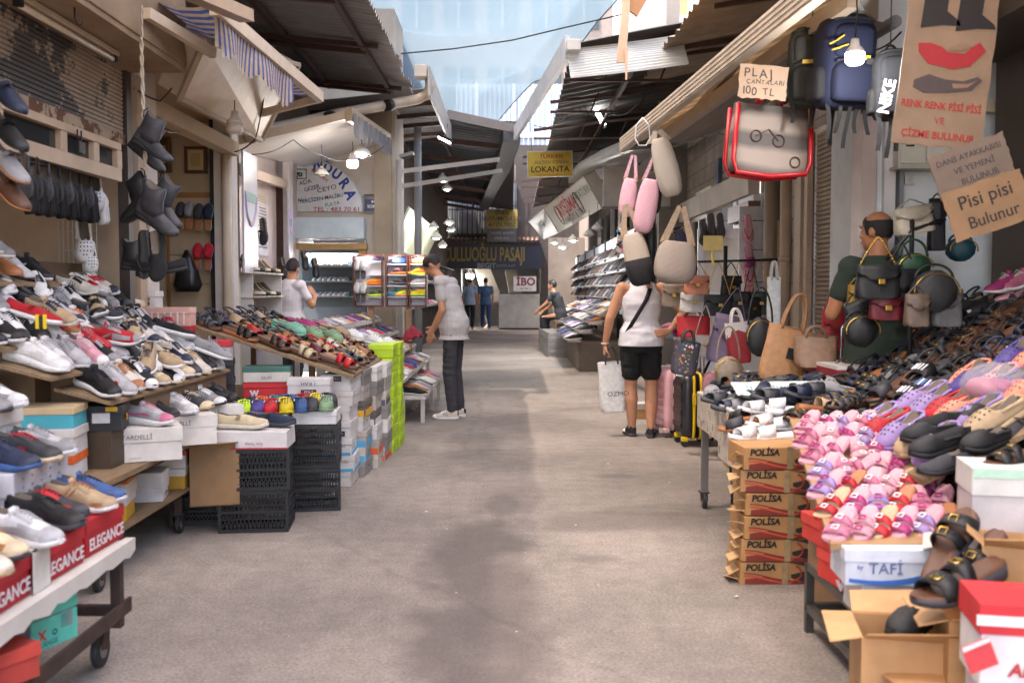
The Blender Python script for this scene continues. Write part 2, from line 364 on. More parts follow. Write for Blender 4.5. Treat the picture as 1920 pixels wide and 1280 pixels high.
def banner(px,d,z0,z1,x,w,label):
 t=thing('vertical_banner',label,'banner',(x,d,0))
 m=MB();m.box((0,0,(z0+z1)/2),(.02,w,z1-z0));m.build('board',O_PLA,t,color=C('#b4b5be'))
 for r_,c in((.27,'#b89ad0'),(.25,'#dcd48a'),(.235,'#c7b2dc')):
  m=MB();m.tube([(.012,w*.4*math.cos(a),z0+.75+r_*math.sin(a)*1.1)for a in[math.pi+math.pi*k/12 for k in range(13)]],.009,4);m.build('arc_stripe',O_INK,t,color=C(c))
 m=MB();m.box((.012,0,z1-.42),(.004,w*.8,.09));m.build('teal_band',O_INK,t,color=C('#6f9a92'))
banner(455,9.7,1.5,2.65,-2.54,.5,'white banner with a violet arc on the cream pier')
banner(540,12.5,1.6,2.6,-2.775,.2,'narrow white banner beside the arched shop sign')
b=thing('shop_building','plastered shop wall with an arched white sign and blue-white shutter box','building',(-2.4,13.9,0));o3=(-2.4,13.9,0)
m=MB();m.span(L(-4.5,13.9,2.05),L(-1.62,14.1,5.2));m.span(L(-2.02,13.9,0),L(-1.62,14.1,2.05));m.span(L(-4.5,13.9,0),L(-3.04,14.1,2.05));m.span(L(-1.8,14.1,0),L(-1.62,15.0,5.2));m.build('wall',O_WALL,b,color=C('#c3b8ad'))
m=MB();m.span(L(-1.9,13.82,0),L(-1.66,13.9,3.9));m.build('pilaster',O_WALL,b,color=C('#ab9b86'))
m=MB();m.span(L(-3.07,13.62,2.04),L(-2.02,13.9,2.33));sb=m.build('shutter_box',O_PAINT,b,color=C('#c2d2d8'),bevel=.01)
m=MB();m.span(L(-3.05,13.75,1.9),L(-2.0,13.9,1.98));m.span(L(-2.12,13.8,1.4),L(-2.02,13.9,1.9));m.build('door_frame',O_PAINT,b,color=C('#b08a52'))
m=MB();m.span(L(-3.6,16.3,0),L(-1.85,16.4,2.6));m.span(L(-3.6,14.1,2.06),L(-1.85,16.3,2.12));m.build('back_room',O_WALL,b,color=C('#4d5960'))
m=MB();m.span(L(-2.75,13.85,1.99),L(-2.03,13.89,2.03));m.build('sign_edge',O_PAINT,b,color=C('#c9c7c9'))
t=thing('arched_sign','white half round shop sign crowded with coloured brand words','sign',P(588,397,13.88))
sc=13.86/FPX
m=MB();pl=[(.69*math.cos(math.pi*k/28),.69*math.sin(math.pi*k/28))for k in range(29)]
m.prism(pl,0,.03,Matrix.Rotation(R(90),4,'X'));m.build('board',O_PLA,t,color=C('#d3d6da'))
m=MB();m.tube([(.69*math.cos(math.pi*k/28),-.03,.69*math.sin(math.pi*k/28))for k in range(29)],.012,6);m.build('rim',O_PLA,t,color=C('#b9bcc0'))
def sg(s,px,py,size,rot,col,bold=.01,sx=1.,shear=0):text(s,size*sc,front((px-588)*sc,-.034,(397-py)*sc,R(rot)),C(col),t,bold=bold,sx=sx,shear=shear)
for ch,px,py,rr in(('N',598,311,-6),('D',616,317,-21),('U',632,328,-37),('R',646,345,-53),('A',657,366,-67)):sg(ch,px,py,27,rr,'#173c8c',.045,.85)
sg('MERCAN',601,330,9,-36,'#b8323c');sg('ADA',574,343,11,14,'#23305c');sg('GEZER',586,354,10,16,'#23305c');sg('CEYO',614,355,11,14,'#3a2a3a',.01,1.3)
sg('YERÇİZEN-MALİBU',603,373,9.5,9,'#1f2c66',.012);sg('FULYA',624,383,9.5,11,'#2f7a46');sg('RİTAL',557,377,9.5,10,'#2f7a46');sg('LP',550,362,13,10,'#23305c');sg('AL',547,346,12,8,'#b8323c')
sg('TEL : 483 70 61',632,393,11,0,'#b03a3e',.012,1.25)
m=MB()
for x,z,ww,hh in((560,336,34,1.6),(560,319,34,1.6),(576,328,1.6,19)):m.box(((x-588)*sc,-.034,(397-z)*sc),(ww*sc,.003,hh*sc))
m.build('logo_box',O_INK,t,color=C('#1f2a22'));sg('igo',560,327,15,-6,'#1c4a33',.05)
t=thing('street_plaque','small navy enamel street plaque beside the arched sign','plaque',P(702,382,13.86))
m=MB();m.box((0,0,0),(.26,.02,.23));m.build('plate',O_PLA,t,color=C('#23305e'),bevel=.008)
m=MB()
for x,z,ww,hh in((0,.118,.29,.02),(0,-.118,.29,.02),(.14,0,.02,.22),(-.14,0,.02,.22),(0,.09,.25,.06)):m.box((x,-.006,z),(ww,.03,hh))
m.build('frame',O_PAINT,t,color=C('#77736f'))
text('443',.06,front(0,-.012,.025),C('#e6e6ec'),t,.02);text('SOKAK',.06,front(0,-.012,-.04),C('#e6e6ec'),t,.02)
b=thing('shop_building','dim shop front with posts running along the covered passage','building',(-1.9,24,0));o3=(-1.9,24,0)
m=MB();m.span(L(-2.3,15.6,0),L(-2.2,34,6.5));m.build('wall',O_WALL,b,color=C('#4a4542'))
m=MB();m.slab([L(-2.15,17.2,1.9),L(-2.15,24,1.9),L(-1.75,24,2.75),L(-1.75,17.2,2.75)],(-.03,0,.03));m.build('tilted_signboard',O_PAINT,b,color=C('#c3c9a8'))
m=MB();m.span(L(-2.2,15.8,1.0),L(-1.75,33.5,1.03));m.span(L(-2.2,15.8,1.5),L(-1.9,33.5,1.53));m.span(L(-2.2,15.8,2),L(-1.95,33.5,2.03));m.build('shelf',O_PAINT,b,color=C('#6f737a'))
def post(px,y0,y1,d,r_,col,label,name='steel_post'):
 p=P(px,y1,d);t=thing(name,label,'post',(p.x,d,0));top=P(px,y0,d).z
 m=MB();m.tube([(0,0,0),(0,0,top)],r_,10);m.build('shaft',O_PAINT,t,color=col)
 m=MB();m.box((0,0,.01),(r_*4,r_*4,.02));m.build('base_plate',O_PAINT,t,color=col)
post(784,240,480,14.6,.055,C('#8d8f92'),'round grey steel post beside the lit display cabinet')
post(749,300,480,13.7,.04,C('#b9b2a8'),'white painted post at the corner of the plastered wall')
def beam(a,c,w_,col,label,name='steel_beam'):
 t=thing(name,label,'beam',a);m=MB();m.bar((0,0,0),Vector(c)-Vector(a),w_,w_);m.build('tube',O_PAINT,t,color=col)
 m=MB();m.box((0,0,0),(w_*1.6,.02,w_*2.2));m.build('end_plate',O_PAINT,t,color=col)
beam(P(748,322,13.7),P(935,299,14.3),.06,C('#a8a29a'),'upper of two pale steel beams crossing above the passage mouth')
beam(P(748,350,13.7),P(940,320,14.9),.06,C('#a8a29a'),'lower of two pale steel beams crossing above the passage mouth')
b=thing('passage_facade','dark barred facade closing the alley above the navy passage board','building',(-.5,34.3,0));o3=(-.5,34.3,0)
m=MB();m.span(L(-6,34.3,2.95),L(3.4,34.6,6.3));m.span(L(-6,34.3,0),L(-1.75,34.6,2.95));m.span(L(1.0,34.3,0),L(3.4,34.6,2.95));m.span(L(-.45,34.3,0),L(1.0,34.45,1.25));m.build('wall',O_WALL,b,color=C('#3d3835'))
for x0,x1,z0,z1 in((-2.2,-.55,3.25,4.9),(-.4,.15,3.4,5.0)):
 m=MB();m.span(L(x0,34.22,z0),L(x1,34.28,z1));wn=m.build('window',O_PAINT,b,color=C('#6c7178'))
 m=MB()
 for k in range(int((x1-x0)/.17)+1):m.tube([L(x0+k*.17,34.12,z0-.1),L(x0+k*.17,34.12,z1+.6)],.015,5)
 for z in(z0,(z0+z1)/2,z1):m.span(L(x0,34.1,z),L(x1,34.13,z+.03))
 m.build('window_bar',M_DARK,wn)
m=MB()
for k in range(24):m.tube([L(-2.6+k*.15,33.7,2.98),L(-2.6+k*.15,34.3,3.12)],.07,6)
m.build('tile_ledge',O_PAINT,b,color=C('#4a3830'))
m=MB();m.span(L(-3.0,40,0),L(2.2,40.2,3.1));m.span(L(-1.75,34.6,2.2),L(1.0,40,2.3));m.span(L(-1.9,34.6,0),L(-1.8,40,2.2));m.span(L(1.0,34.6,0),L(1.1,40,2.2));m.build('passage_room',O_WALL,b,color=C('#8f8b86'))
m=MB();m.span(L(-.45,34.2,.05),L(.95,34.29,1.22))
for k in range(14):m.box(L(.25,34.2,.1+k*.08),(1.4,.03,.05))
m.build('counter',O_PAINT,b,color=C('#bdbcb4'))
m=MB();m.slab([L(-.95,35,.9),L(-.3,35,.9),L(-.8,36,2.1),L(-1.35,36,2.1)],(0,0,.06));m.slab([L(-.1,35,1.2),L(.35,35,1.2),L(.15,35.6,2.0),L(-.25,35.6,2.0)],(0,0,.06));m.build('stair_panel',O_PAINT,b,color=C('#c7bba8'))
t=thing('passage_sign','wide navy board with faded yellow passage name','sign',(-.98,33.9,2.5))
m=MB();m.box((0,0,0),(4.0,.12,.86));m.build('board',O_PAINT,t,color=C('#131c2c'))
sx=33.84/FPX
text('ÇULLUOĞLU PASAJI',.66,front((908-906)*sx,-.065,.04),C('#8a7430'),t,.02,sx=.47)
text('BEGIT',.24,front((912-906)*sx,-.065,-.33),C('#8b8f96'),t,.02);text('ZEMİN KAT',.13,front((948-906)*sx,-.065,-.33),C('#7b8088'),t)
t=thing('shop_sign','white sign with dark red letters inside the passage','sign',P(984,532,34.0))
m=MB();m.box((0,0,0),(.78,.06,.5));m.build('board',O_PLA,t,color=C('#cfcbc6'));text('İBO',.36,front(.03,-.034,.06),C('#7d2530'),t,.03);text('483 88 52',.1,front(.03,-.034,-.17),C('#6d4a4a'),t)
t=thing('faded_sign','faded yellow restaurant board on the dark barred facade','sign',P(941,416,33.6))
m=MB();m.box((0,0,.1),(1.05,.05,.62));m.build('board',O_PAINT,t,color=C('#8c7a34'))
m=MB();m.box((0,0,-.45),(1.0,.04,.44));m.build('lower_board',O_PAINT,t,color=C('#4a4947'))
for s,z in(('ENES',.3),('KUYUMCULUK',.1),('ATÖLYESİ',-.1)):text(s,.2,front(0,-.03,z),C('#3a3420'),t,.01)
text('TAMİR BAKIM',.13,front(0,-.03,-.38),C('#8f9094'),t);text('0543 612',.13,front(0,-.03,-.55),C('#8f9094'),t)
b=thing('shop_building','whitewashed brick building with roller shutter, door and pipes behind the bag stall','building',(2.62,11,0));o3=(2.62,11,0)
def whitebrick():
 m,n,bb=_base('whitewashed_brick',.85,0)
 g=n.nodes.new('ShaderNodeNewGeometry');sp=n.nodes.new('ShaderNodeSeparateXYZ');cb=n.nodes.new('ShaderNodeCombineXYZ')
 n.links.new(g.outputs['Position'],sp.inputs[0]);n.links.new(sp.outputs[1],cb.inputs[0]);n.links.new(sp.outputs[2],cb.inputs[1])
 br=n.nodes.new('ShaderNodeTexBrick');br.inputs['Scale'].default_value=1;br.inputs['Brick Width'].default_value=.42;br.inputs['Row Height'].default_value=.2;br.inputs['Mortar Size'].default_value=.008
 br.inputs['Color1'].default_value=(*C('#aaa39b'),1);br.inputs['Color2'].default_value=(*C('#9a9188'),1);br.inputs['Mortar'].default_value=(*C('#7d746b'),1)
 n.links.new(cb.outputs[0],br.inputs[0]);nz=_noise(n,2.4,7,g.outputs['Position']);r_=_ramp(n,.35,.7,nz.outputs[0],(.7,.66,.62,1),(1.05,)*3+(1,))
 n.links.new(_mix(n,br.outputs[0],r_.outputs[0],1.,'MULTIPLY'),bb.inputs['Base Color']);_bump(n,bb,br.outputs[1],-.4,.01);return m
M_WB=whitebrick()
m=MB()
m.span(L(2.62,7.3,2.72),L(2.9,15,5.2));m.span(L(2.62,8.72,0),L(2.9,10.55,2.72));m.span(L(2.62,12.5,0),L(2.9,13.2,2.72));m.span(L(2.62,14.3,0),L(2.9,15,2.72));m.span(L(2.62,13.2,0),L(2.9,14.3,1.2));m.span(L(2.62,7.3,0),L(2.9,7.66,2.72));m.build('wall',M_WB,b)
m=MB();m.span(L(2.5,10.6,2.35),L(2.62,15,2.62));m.build('ledge',O_WALL,b,color=C('#b5aca1'))
pr=[]
for i in range(66):
 z=.05+i*.04;pr+=[(2.66,z),(2.645,z+.008),(2.645,z+.03),(2.66,z+.036)]
m=MB();m.loft([[L(x,y,z)for x,z in pr]for y in(7.67,8.71)],False,False);m.build('shutter',M_SHUT,b,solid=.004)
for y in(8.72,7.62):
 m=MB();m.span(L(2.57,y,0),L(2.63,y+.1,2.7));m.build('guide_rail',O_PAINT,b,color=C('#b39c83'))
m=MB();m.span(L(2.55,8.85,0),L(2.62,9.05,3.2));m.build('pilaster',O_PAINT,b,color=C('#b09a80'))
for y,r_,c in((9.75,.075,'#8f7f70'),(9.25,.05,'#b39d85')):
 m=MB();m.tube([L(2.53,y,0),L(2.53,y,3.3)],r_,10)
 for z in(.6,1.6,2.4):m.tube([L(2.53,y,z),L(2.53,y,z+.05)],r_*1.15,10)
 m.build('drain_pipe',O_PAINT,b,color=C(c))
m=MB();m.span(L(2.6,10.0,0),L(2.64,10.4,2.6));m.build('side_door',O_PAINT,b,color=C('#2c2522'))
m=MB();m.span(L(2.55,9.4,0),L(2.6,9.62,2.0));m.build('wood_door',M_WOOD,b)
m=MB()
for y in(10.62,11.5):m.span(L(2.56,y,0),L(2.66,y+.1,2.3))
m.span(L(2.56,10.72,1.98),L(2.66,11.5,2.08));m.span(L(2.56,10.62,2.3),L(2.66,11.6,2.36));m.build('door_frame',O_PAINT,b,color=C('#cfcfd2'),bevel=.004)
m=MB();m.span(L(2.5,10.6,2.1),L(2.66,11.6,2.28));m.build('rusty_lintel',O_PAINT,b,color=C('#6a4a3a'))
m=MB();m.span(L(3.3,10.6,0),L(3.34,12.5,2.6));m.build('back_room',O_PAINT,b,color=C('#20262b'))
m=MB();m.span(L(2.6,13.2,1.25),L(2.64,14.3,2.3));wn=m.build('window',M_GLASS,b,color=C('#5b6d78'))
m=MB()
for y in(13.2,13.74,14.24):m.span(L(2.57,y,1.2),L(2.62,y+.06,2.34))
m.span(L(2.57,13.26,2.3),L(2.62,14.24,2.35));m.build('frame',O_PAINT,wn,color=C('#a59c92'))
m=MB();m.span(L(2.5,11.3,2.62),L(2.62,11.5,2.9));m.tube([L(2.56,11.4,2.9),L(2.55,11.5,3.5)],.012);m.tube([L(2.56,11.4,2.62),L(2.56,11.35,2.2)],.01);m.build('junction_box',O_PAINT,b,color=C('#8d867e'))
m=MB();m.span(L(2.57,12.5,2.62),L(2.615,12.72,2.98));m.build('street_plaque',O_PLA,b,color=C('#3a4660'))
b=thing('white_door','open white door panel with grey flip-flops hung on it','door',(2.36,11.2,0))
m=MB();m.box((0,0,1.15),(.56,.04,1.75));m.build('leaf',O_PAINT,b,color=C('#c9cacf'),bevel=.004)
m=MB();m.box((0,-.024,1.62),(.42,.012,.6));m.box((0,-.024,.85),(.42,.012,.6));m.build('inset_panel',O_PAINT,b,color=C('#b9b0a2'))
b=thing('pegboard_strip','tall white pegboard strip hung with pink sandals beside the door','display panel',(2.5,10.35,0))
m=MB();m.box((0,0,1.35),(.30,.03,1.7));m.build('board',O_PAINT,b,color=C('#d4d4d8'))
for z in(2.05,1.75,1.42,1.1):
 m=MB();m.tube([(-.13,-.03,z),(.13,-.03,z)],.004);m.tube([(0,-.02,z),(0,-.09,z+.01)],.004);m.build('wire_hook',M_CHROME,b)
b=thing('shop_building','cool white shop corner with meter box and white door frame near the signs','building',(2.5,6.4,0));o3=(2.5,6.4,0)
m=MB();m.span(L(2.32,6.4,0),L(3.2,6.55,4.5));m.span(L(2.32,6.55,0),L(2.45,7.29,4.5));m.build('wall',O_WALL,b,color=C('#dde6ea'))
m=MB();m.span(L(2.22,6.36,0),L(2.315,6.56,2.55));m.build('door_frame',O_PAINT,b,color=C('#c8b9b2'),bevel=.005)
m=MB();m.span(L(2.36,6.355,0),L(2.43,6.4,2.45));m.build('door_post',O_PAINT,b,color=C('#d8d8da'))
m=MB();m.span(L(2.45,6.33,0),L(2.475,6.4,2.45));m.build('conduit',O_PAINT,b,color=C('#7f8489'))
m=MB();m.span(L(2.22,6.3,2.45),L(3.2,6.4,2.52));m.build('lintel',O_PAINT,b,color=C('#cdbfa5'))
m=MB()
for k in range(9):m.span(L(3.0+k*.001,2.5+k*.42,0),L(3.06+k*.001,2.9+k*.42,4.2))
m.build('board_wall',O_PAINT,b,color=C('#4d4035'))
m=MB();m.span(L(3.1,-2,0),L(3.2,6.4,4.5));m.build('side_wall',O_WALL,b,color=C('#57493d'))
m=MB();m.span(L(2.55,1,2.75),L(3.05,6.3,2.95));m.build('shutter_case',O_PAINT,b,color=C('#3a3029'))
t=thing('meter_box','white electric meter box with two small windows on the pale wall','meter box',P(1728,272,6.33))
m=MB();m.box((0,0,0),(.34,.12,.28));m.build('case',O_PAINT,t,color=C('#cfd0c4'),bevel=.006)
m=MB();m.box((-.083,-.065,0),(.155,.012,.25));m.box((.083,-.065,0),(.155,.012,.25));m.build('door',O_PAINT,t,color=C('#d7d8cb'),bevel=.004)
for x in(-.1,.075):
 m=MB();m.box((x,-.073,.035),(.05 if x<0 else .08,.006,.11));m.build('window',M_GLASS,t)
m=MB();m.box((0,-.02,-.15),(.38,.18,.02));m.build('tray',O_PAINT,t,color=C('#b9b8ac'))
t=thing('wall_switch','small white switch plate under the meter box','switch',P(1705,337,6.38));m=MB();m.box((0,0,0),(.06,.02,.06));m.build('plate',O_PLA,t,color=C('#d5d5d3'),bevel=.004);m=MB();m.box((0,-.012,0),(.03,.01,.04));m.build('rocker',O_PLA,t,color=C('#c5c5c3'))
b=thing('shop_building','far shoe shop with shelf walls under the tilted white signs','building',(2.1,22,0));o3=(2.1,22,0)
m=MB();m.span(L(2.3,15.05,0),L(2.5,34.3,6.5));m.span(L(2.2,15.0,0),L(2.62,15.15,5.2));m.span(L(1.15,31.5,0),L(2.3,31.6,3));m.build('wall',O_WALL,b,color=C('#7d766f'))
m=MB();m.span(L(2.0,16.1,.9),L(2.06,31.4,2.35));m.build('shelf_back',O_PAINT,b,color=C('#c3ced6'))
for z in(1.18,1.42,1.66,1.9):
 m=MB();m.span(L(1.9,16.1,z),L(2.0,31.4,z+.015));m.build('shelf',O_PAINT,b,color=C('#c3c9cf'))
for y in(16.05,18.6,21.2,24,27,30):
 m=MB();m.span(L(1.96,y,0),L(2.06,y+.04,2.4));m.build('shelf_upright',O_PAINT,b,color=C('#35322f'))
m=MB();m.span(L(2.15,15.3,1.2),L(2.2,15.9,2.7));m.build('window',M_GLASS,b)
for y in(16.5,18,20,23):
 m=MB();m.span(L(2.05,y,2.4),L(2.12,y+.9,3.0));m.build('upper_window',M_GLASS,b)
def zline(px,py,z):return G(px,py,z)
t=thing('corrugated_canopy','grey corrugated metal canopy on brown steel frame above the striped awning','canopy',(-2,9,3.9));o3=(-2,9,3.9)
corr('sheet',L(-2.75,4.5,4.02),L(-2.75,12.9,4.02),L(-1.24,4.5,3.84),74,.022,M_SHEET,t,None,.03,3)
m=MB()
for x,z in((-1.52,3.82),(-2.3,3.9)):m.bar(L(x,4.5,z),L(x,12.7,z),.05,.06)
for y in(4.9,6.9,8.4,10.2,12.3):
 for dy in(0,.22):m.bar(L(-2.75,y+dy,3.92),L(-1.35 if dy==0 else-1.5,y+dy,3.79),.05,.05)
m.build('frame',M_STEEL,t)
m=MB();m.span(L(-2.85,4,3.2),L(-2.65,13.2,4.1));m.build('wall_plate',O_WALL,t,color=C('#6d5d50'))
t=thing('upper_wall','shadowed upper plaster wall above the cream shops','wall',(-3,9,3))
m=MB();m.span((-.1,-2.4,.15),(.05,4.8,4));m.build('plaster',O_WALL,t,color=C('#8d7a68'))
t=thing('corrugated_canopy','short metal canopy with a pale fascia board beyond the drain pipe','canopy',(-1.5,15,3.8));o3=(-1.5,15,3.8)
corr('sheet',L(-2.9,13.0,3.75),L(-2.9,17.0,3.75),L(-1.02,13.0,3.95),36,.022,M_SHEET,t,None)
m=MB();m.span(L(-1.03,12.3,3.72),L(-1.0,16.6,4.06));m.build('fascia_board',O_PAINT,t,color=C('#a6a4a2'))
m=MB();m.span(L(-1.2,12.35,3.95),L(-1.04,12.6,4.1));m.build('gutter_box',O_PAINT,t,color=C('#c9bdb0'),bevel=.01)
for y in(13.4,14.2,15,15.9):
 m=MB();m.bar(L(-2.8,y,3.68),L(-1.06,y,3.82),.05,.06);m.build('rafter',M_STEEL,t)
t=thing('drain_pipe','long beige drain pipe climbing to an elbow at the roof edge','pipe',(0,0,0))
a,c=P(232,262,8.6),P(500,245,10.0)
m=MB();m.tube([P(470,258,9.7),c,P(640,213,11.3),P(785,186,12.45),P(800,178,12.5),P(806,164,12.5),P(806,150,12.5)],.062,12);m.build('pipe',O_PAINT,t,color=C('#b8a48c'))
m=MB()
for q in(.35,.75):
 p=P(500,245,10.0).lerp(P(785,186,12.45),q);p2=P(500,245,10.0).lerp(P(785,186,12.45),q+.03);m.tube([p,p2],.07,12)
m.build('clamp',M_DARK,t)
t=thing('dark_roof','dark corrugated roof sloping to a metal gutter over the covered passage','roof',(-1.2,24,4));o3=(-1.2,24,4)
A,B=P(838,214,16.6),P(965,241,16.6)
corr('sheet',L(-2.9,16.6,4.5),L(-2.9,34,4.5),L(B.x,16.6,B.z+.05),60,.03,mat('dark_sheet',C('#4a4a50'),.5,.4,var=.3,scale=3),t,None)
m=MB();m.bar(L(*A)if 0 else tuple(A-Vector(o3)),tuple(B-Vector(o3)),.05,.14);m.build('gable_board',O_PAINT,t,color=C('#8b7f7a'))
m=MB();pts=[P(962,250,16.6),P(945,305,20),P(925,345,25),P(908,384,31)]
m.loft([[Vector(p)-Vector(o3)+Vector(q)for q in((-.16,0,-.12),(.12,0,-.16),(.12,0,.2),(-.16,0,.2))]for p in pts]);m.build('gutter',O_MET,t,color=C('#5c5c60'))
m=MB()
for y in(18,20.5,23,26,29,32):m.bar(L(-2.8,y,4.2),L(-.1-(y-16)*.05,y,3.9),.06,.09)
for x in(-2.2,-1.3):m.bar(L(x,16.8,4.2),L(x,34,4.2),.05,.06)
m.build('rafter',M_STEEL,t)
t=thing('dark_roof','wide dark roof with a long pale steel fascia and corrugated apron','roof',(1.2,18,4));o3=(1.2,18,4)
fa,fb=P(1060,66,10.4),P(962,240,16.7)
m=MB();m.slab([fa-Vector(o3),fb-Vector(o3),fb-Vector(o3)-Vector((0,0,.22)),fa-Vector(o3)-Vector((0,0,.24))],(.05,.02,0));m.build('fascia_board',O_PAINT,t,color=C('#b9bcc0'))
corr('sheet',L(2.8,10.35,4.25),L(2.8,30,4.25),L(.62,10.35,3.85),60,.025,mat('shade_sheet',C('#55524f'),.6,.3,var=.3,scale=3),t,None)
q1,q2,q3=P(1062,92,10.5),P(1262,66,10.5),P(1070,146,10.2)
m0=corr('apron',q3-Vector(o3),q1-Vector(o3),P(1236,124,10.2)-Vector(o3)+(q2-P(1236,124,10.2))*.0+Vector((.3,0,.02)),12,.014,M_SHEETW,t,None)
m=MB();m.box(P(1075,88,10.25)-Vector(o3),(.14,.2,.11));m.build('gutter_box',O_PAINT,t,color=C('#b5b4ae'),bevel=.008)
m=MB()
for y in(10.9,12.8,15,18,22,26):
 xl=lerp(.66,.2,min(1,(y-10.4)/6.3));m.bar(L(xl,y,3.72),L(2.6,y,3.98),.035,.04);m.bar(L(xl,y,3.6),L(2.6,y,3.6),.03,.03)
 for x in(1.0,1.6,2.2):m.bar(L(x,y,3.6),L(x+.1,y,3.85),.02,.02)
m.bar(L(1.3,10.6,3.72),L(1.3,30,3.72),.05,.05);m.build('truss',M_STEEL,t)
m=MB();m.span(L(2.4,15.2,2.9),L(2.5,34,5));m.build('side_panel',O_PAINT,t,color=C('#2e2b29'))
t=thing('corrugated_canopy','beige corrugated canopy with ragged edge above the bag stall','canopy',(2,8,3.8));o3=(2,8,3.8)
corr('sheet',L(2.9,3.5,4.1),L(2.9,12.1,4.1),L(1.58,3.5,3.82),40,.02,M_SHEETB,t,None,.035,9)
for y in(4.5,6,7.5,9,10.5):
 m=MB();m.bar(L(1.8,y,3.86),L(2.85,y,4.02),.04,.05);m.build('rafter',M_STEEL,t)
t=thing('torn_plank','torn pale plank dangling from the canopy edge in the sky gap','plank',P(1178,0,9.6));o3=P(1178,0,9.6)
def Q(px,py,d):return P(px,py,d)-Vector(o3)
m=MB();m.slab([Q(1165,-30,9.6),Q(1182,-30,9.6),Q(1180,40,9.6),Q(1172,118,9.6),Q(1156,116,9.6),Q(1166,20,9.6)],(0,.03,0));m.slab([Q(1171,90,9.55),Q(1178,90,9.55),Q(1176,150,9.55),Q(1173,149,9.55)],(0,.02,0));m.build('board',O_PAINT,t,color=C('#c9a98c'))
m=MB();m.slab([Q(1185,-40,9.7),Q(1235,-40,9.7),Q(1195,30,9.7),Q(1180,20,9.7)],(0,.05,0));m.build('rafter_end',O_PAINT,t,color=C('#a9784c'))
def awning(name,label,A,B,C_,D_,col,stripes,barcol,arms=(),roll=None,fcol2=None,barh=.085):
 """A, B front bar ends; C_, D_ back (roll) ends"""
 A,B,C_,D_=map(Vector,(A,B,C_,D_));t=thing(name,label,'awning',A)
 n=40;fm=MB()
 for i in range(n):
  fm.m=(i%2)if stripes else 0
  u0,u1=i/n,(i+1)/n
  def pt(u,v):return A.lerp(B,u).lerp(C_.lerp(D_,u),v)-A+Vector((0,0,-.06*math.sin(math.pi*v)))
  for k in range(4):fm.quad(pt(u0,k/4),pt(u1,k/4),pt(u1,k/4+.25),pt(u0,k/4+.25))
 fm.build('fabric',[CLOTH_A[col],CLOTH_A[fcol2 or col]],t)
 m=MB();m.bar((0,0,-.02),B-A-Vector((0,0,.02)),.06,barh)
 if barh>.1:
  for dz in(-.045,-.015,.015,.045):m.bar(Vector((-.03,-.02,-.02+dz)),B-A+Vector((-.03,-.02,-.02+dz)),.012,.012)
 m.build('front_bar',O_PAINT,t,color=barcol)
 for a,c in arms:
  m=MB();m.bar(Vector(a)-A,Vector(c)-A,.045,.06);m.build('arm',O_PAINT,t,color=barcol)
 if roll:
  m=MB();m.tube([C_-A,D_-A],roll,12);m.build('roller',CLOTH_A[col],t)
 return t
def clothmat(name,c):
 m,n,b_=_base(name,.9,0);b_.inputs['Base Color'].default_value=(*c,1)
 tr=n.nodes.new('ShaderNodeBsdfTranslucent');tr.inputs[0].default_value=(*c,1);mx=n.nodes.new('ShaderNodeMixShader');mx.inputs[0].default_value=.3
 nz=_noise(n,5,5);k=_ramp(n,.3,.7,nz.outputs[0],(.75,)*3+(1,),(1.08,)*3+(1,));out=_mix(n,c,k.outputs[0],1.,'MULTIPLY');n.links.new(out,b_.inputs['Base Color']);n.links.new(out,tr.inputs[0])
 n.links.new(b_.outputs[0],mx.inputs[1]);n.links.new(tr.outputs[0],mx.inputs[2]);n.links.new(mx.outputs[0],n.nodes['Material Output'].inputs[0]);return m
CLOTH_A={'tan':clothmat('tan_canvas',C('#b5956c')),'cream':clothmat('cream_canvas',C('#cdb79a')),'blue':clothmat('blue_canvas',C('#5566a6')),'grey':clothmat('grey_canvas',C('#8b8b8c')),'brown':clothmat('brown_canvas',C('#8d7458'))}
a0,b0=P(1168,268,9.4),P(1590,-78,4.2)
awning('folding_awning','tan folding awning with a pale ribbed front bar over the hanging bags',a0,b0,P(1330,205,10.2),P(1760,-160,5.4),'tan',True,C('#cdbfac'),[(P(1200,258,9.3),P(1420,160,7.6)),(P(1330,180,7.8),P(1560,60,7.3))],None,'brown',.125)
a1,b1=P(1232,262,8.8),P(1600,-10,4.9)
awning('folding_awning','lower folding awning arm in pale metal with rolled grey cloth',a1,b1,P(1330,250,9.6),P(1680,40,5.6),'grey',False,C('#a99a88'),[(P(1300,215,8.0),P(1430,60,5.9))],.035)
t=thing('ceiling_panel','dark plank ceiling behind the backpacks','ceiling',(2.6,5,3));m=MB()
for k in range(8):m.span((-.75,-3.4+k*.36,.2),(.5,-3.06+k*.36,.24))
m.build('plank',O_PAINT,t,color=C('#3a332d'))
a,c=P(402,8,5.75),P(600,178,8.5)
t=awning('striped_awning','blue and cream striped awning with scalloped valance over the left shops',a,c,P(250,-20,5.9),P(470,150,8.8),'cream',True,C('#cbb69d'),[(P(275,25,5.6),P(400,100,6.3)),(P(480,215,8.6),P(600,185,8.5))],.07,'blue')
va,vb=P(402,10,5.75),P(548,140,7.5)
m=MB();n=24
for i in range(n):
 for part,(u0,u1)in enumerate(((i/n,(i+.58)/n),((i+.58)/n,(i+1)/n))):
  m.m=part
  p,q=va.lerp(vb,u0)-a,va.lerp(vb,u1)-a
  w0=.016*math.sin(u0*13);w1=.016*math.sin(u1*13);dz=.27-.025*abs(i%4-1.5)+.02*math.sin(i)
  m.quad(p,q,q+Vector((w1,0,-dz*.5)),p+Vector((w0,0,-dz*.5)));m.quad(p+Vector((w0,0,-dz*.5)),q+Vector((w1,0,-dz*.5)),q+Vector((w1*1.6,0,-dz+.02*part)),p+Vector((w0*1.6,0,-dz+.02*part)))
m.build('valance',[CLOTH_A['cream'],CLOTH_A['blue']],t)
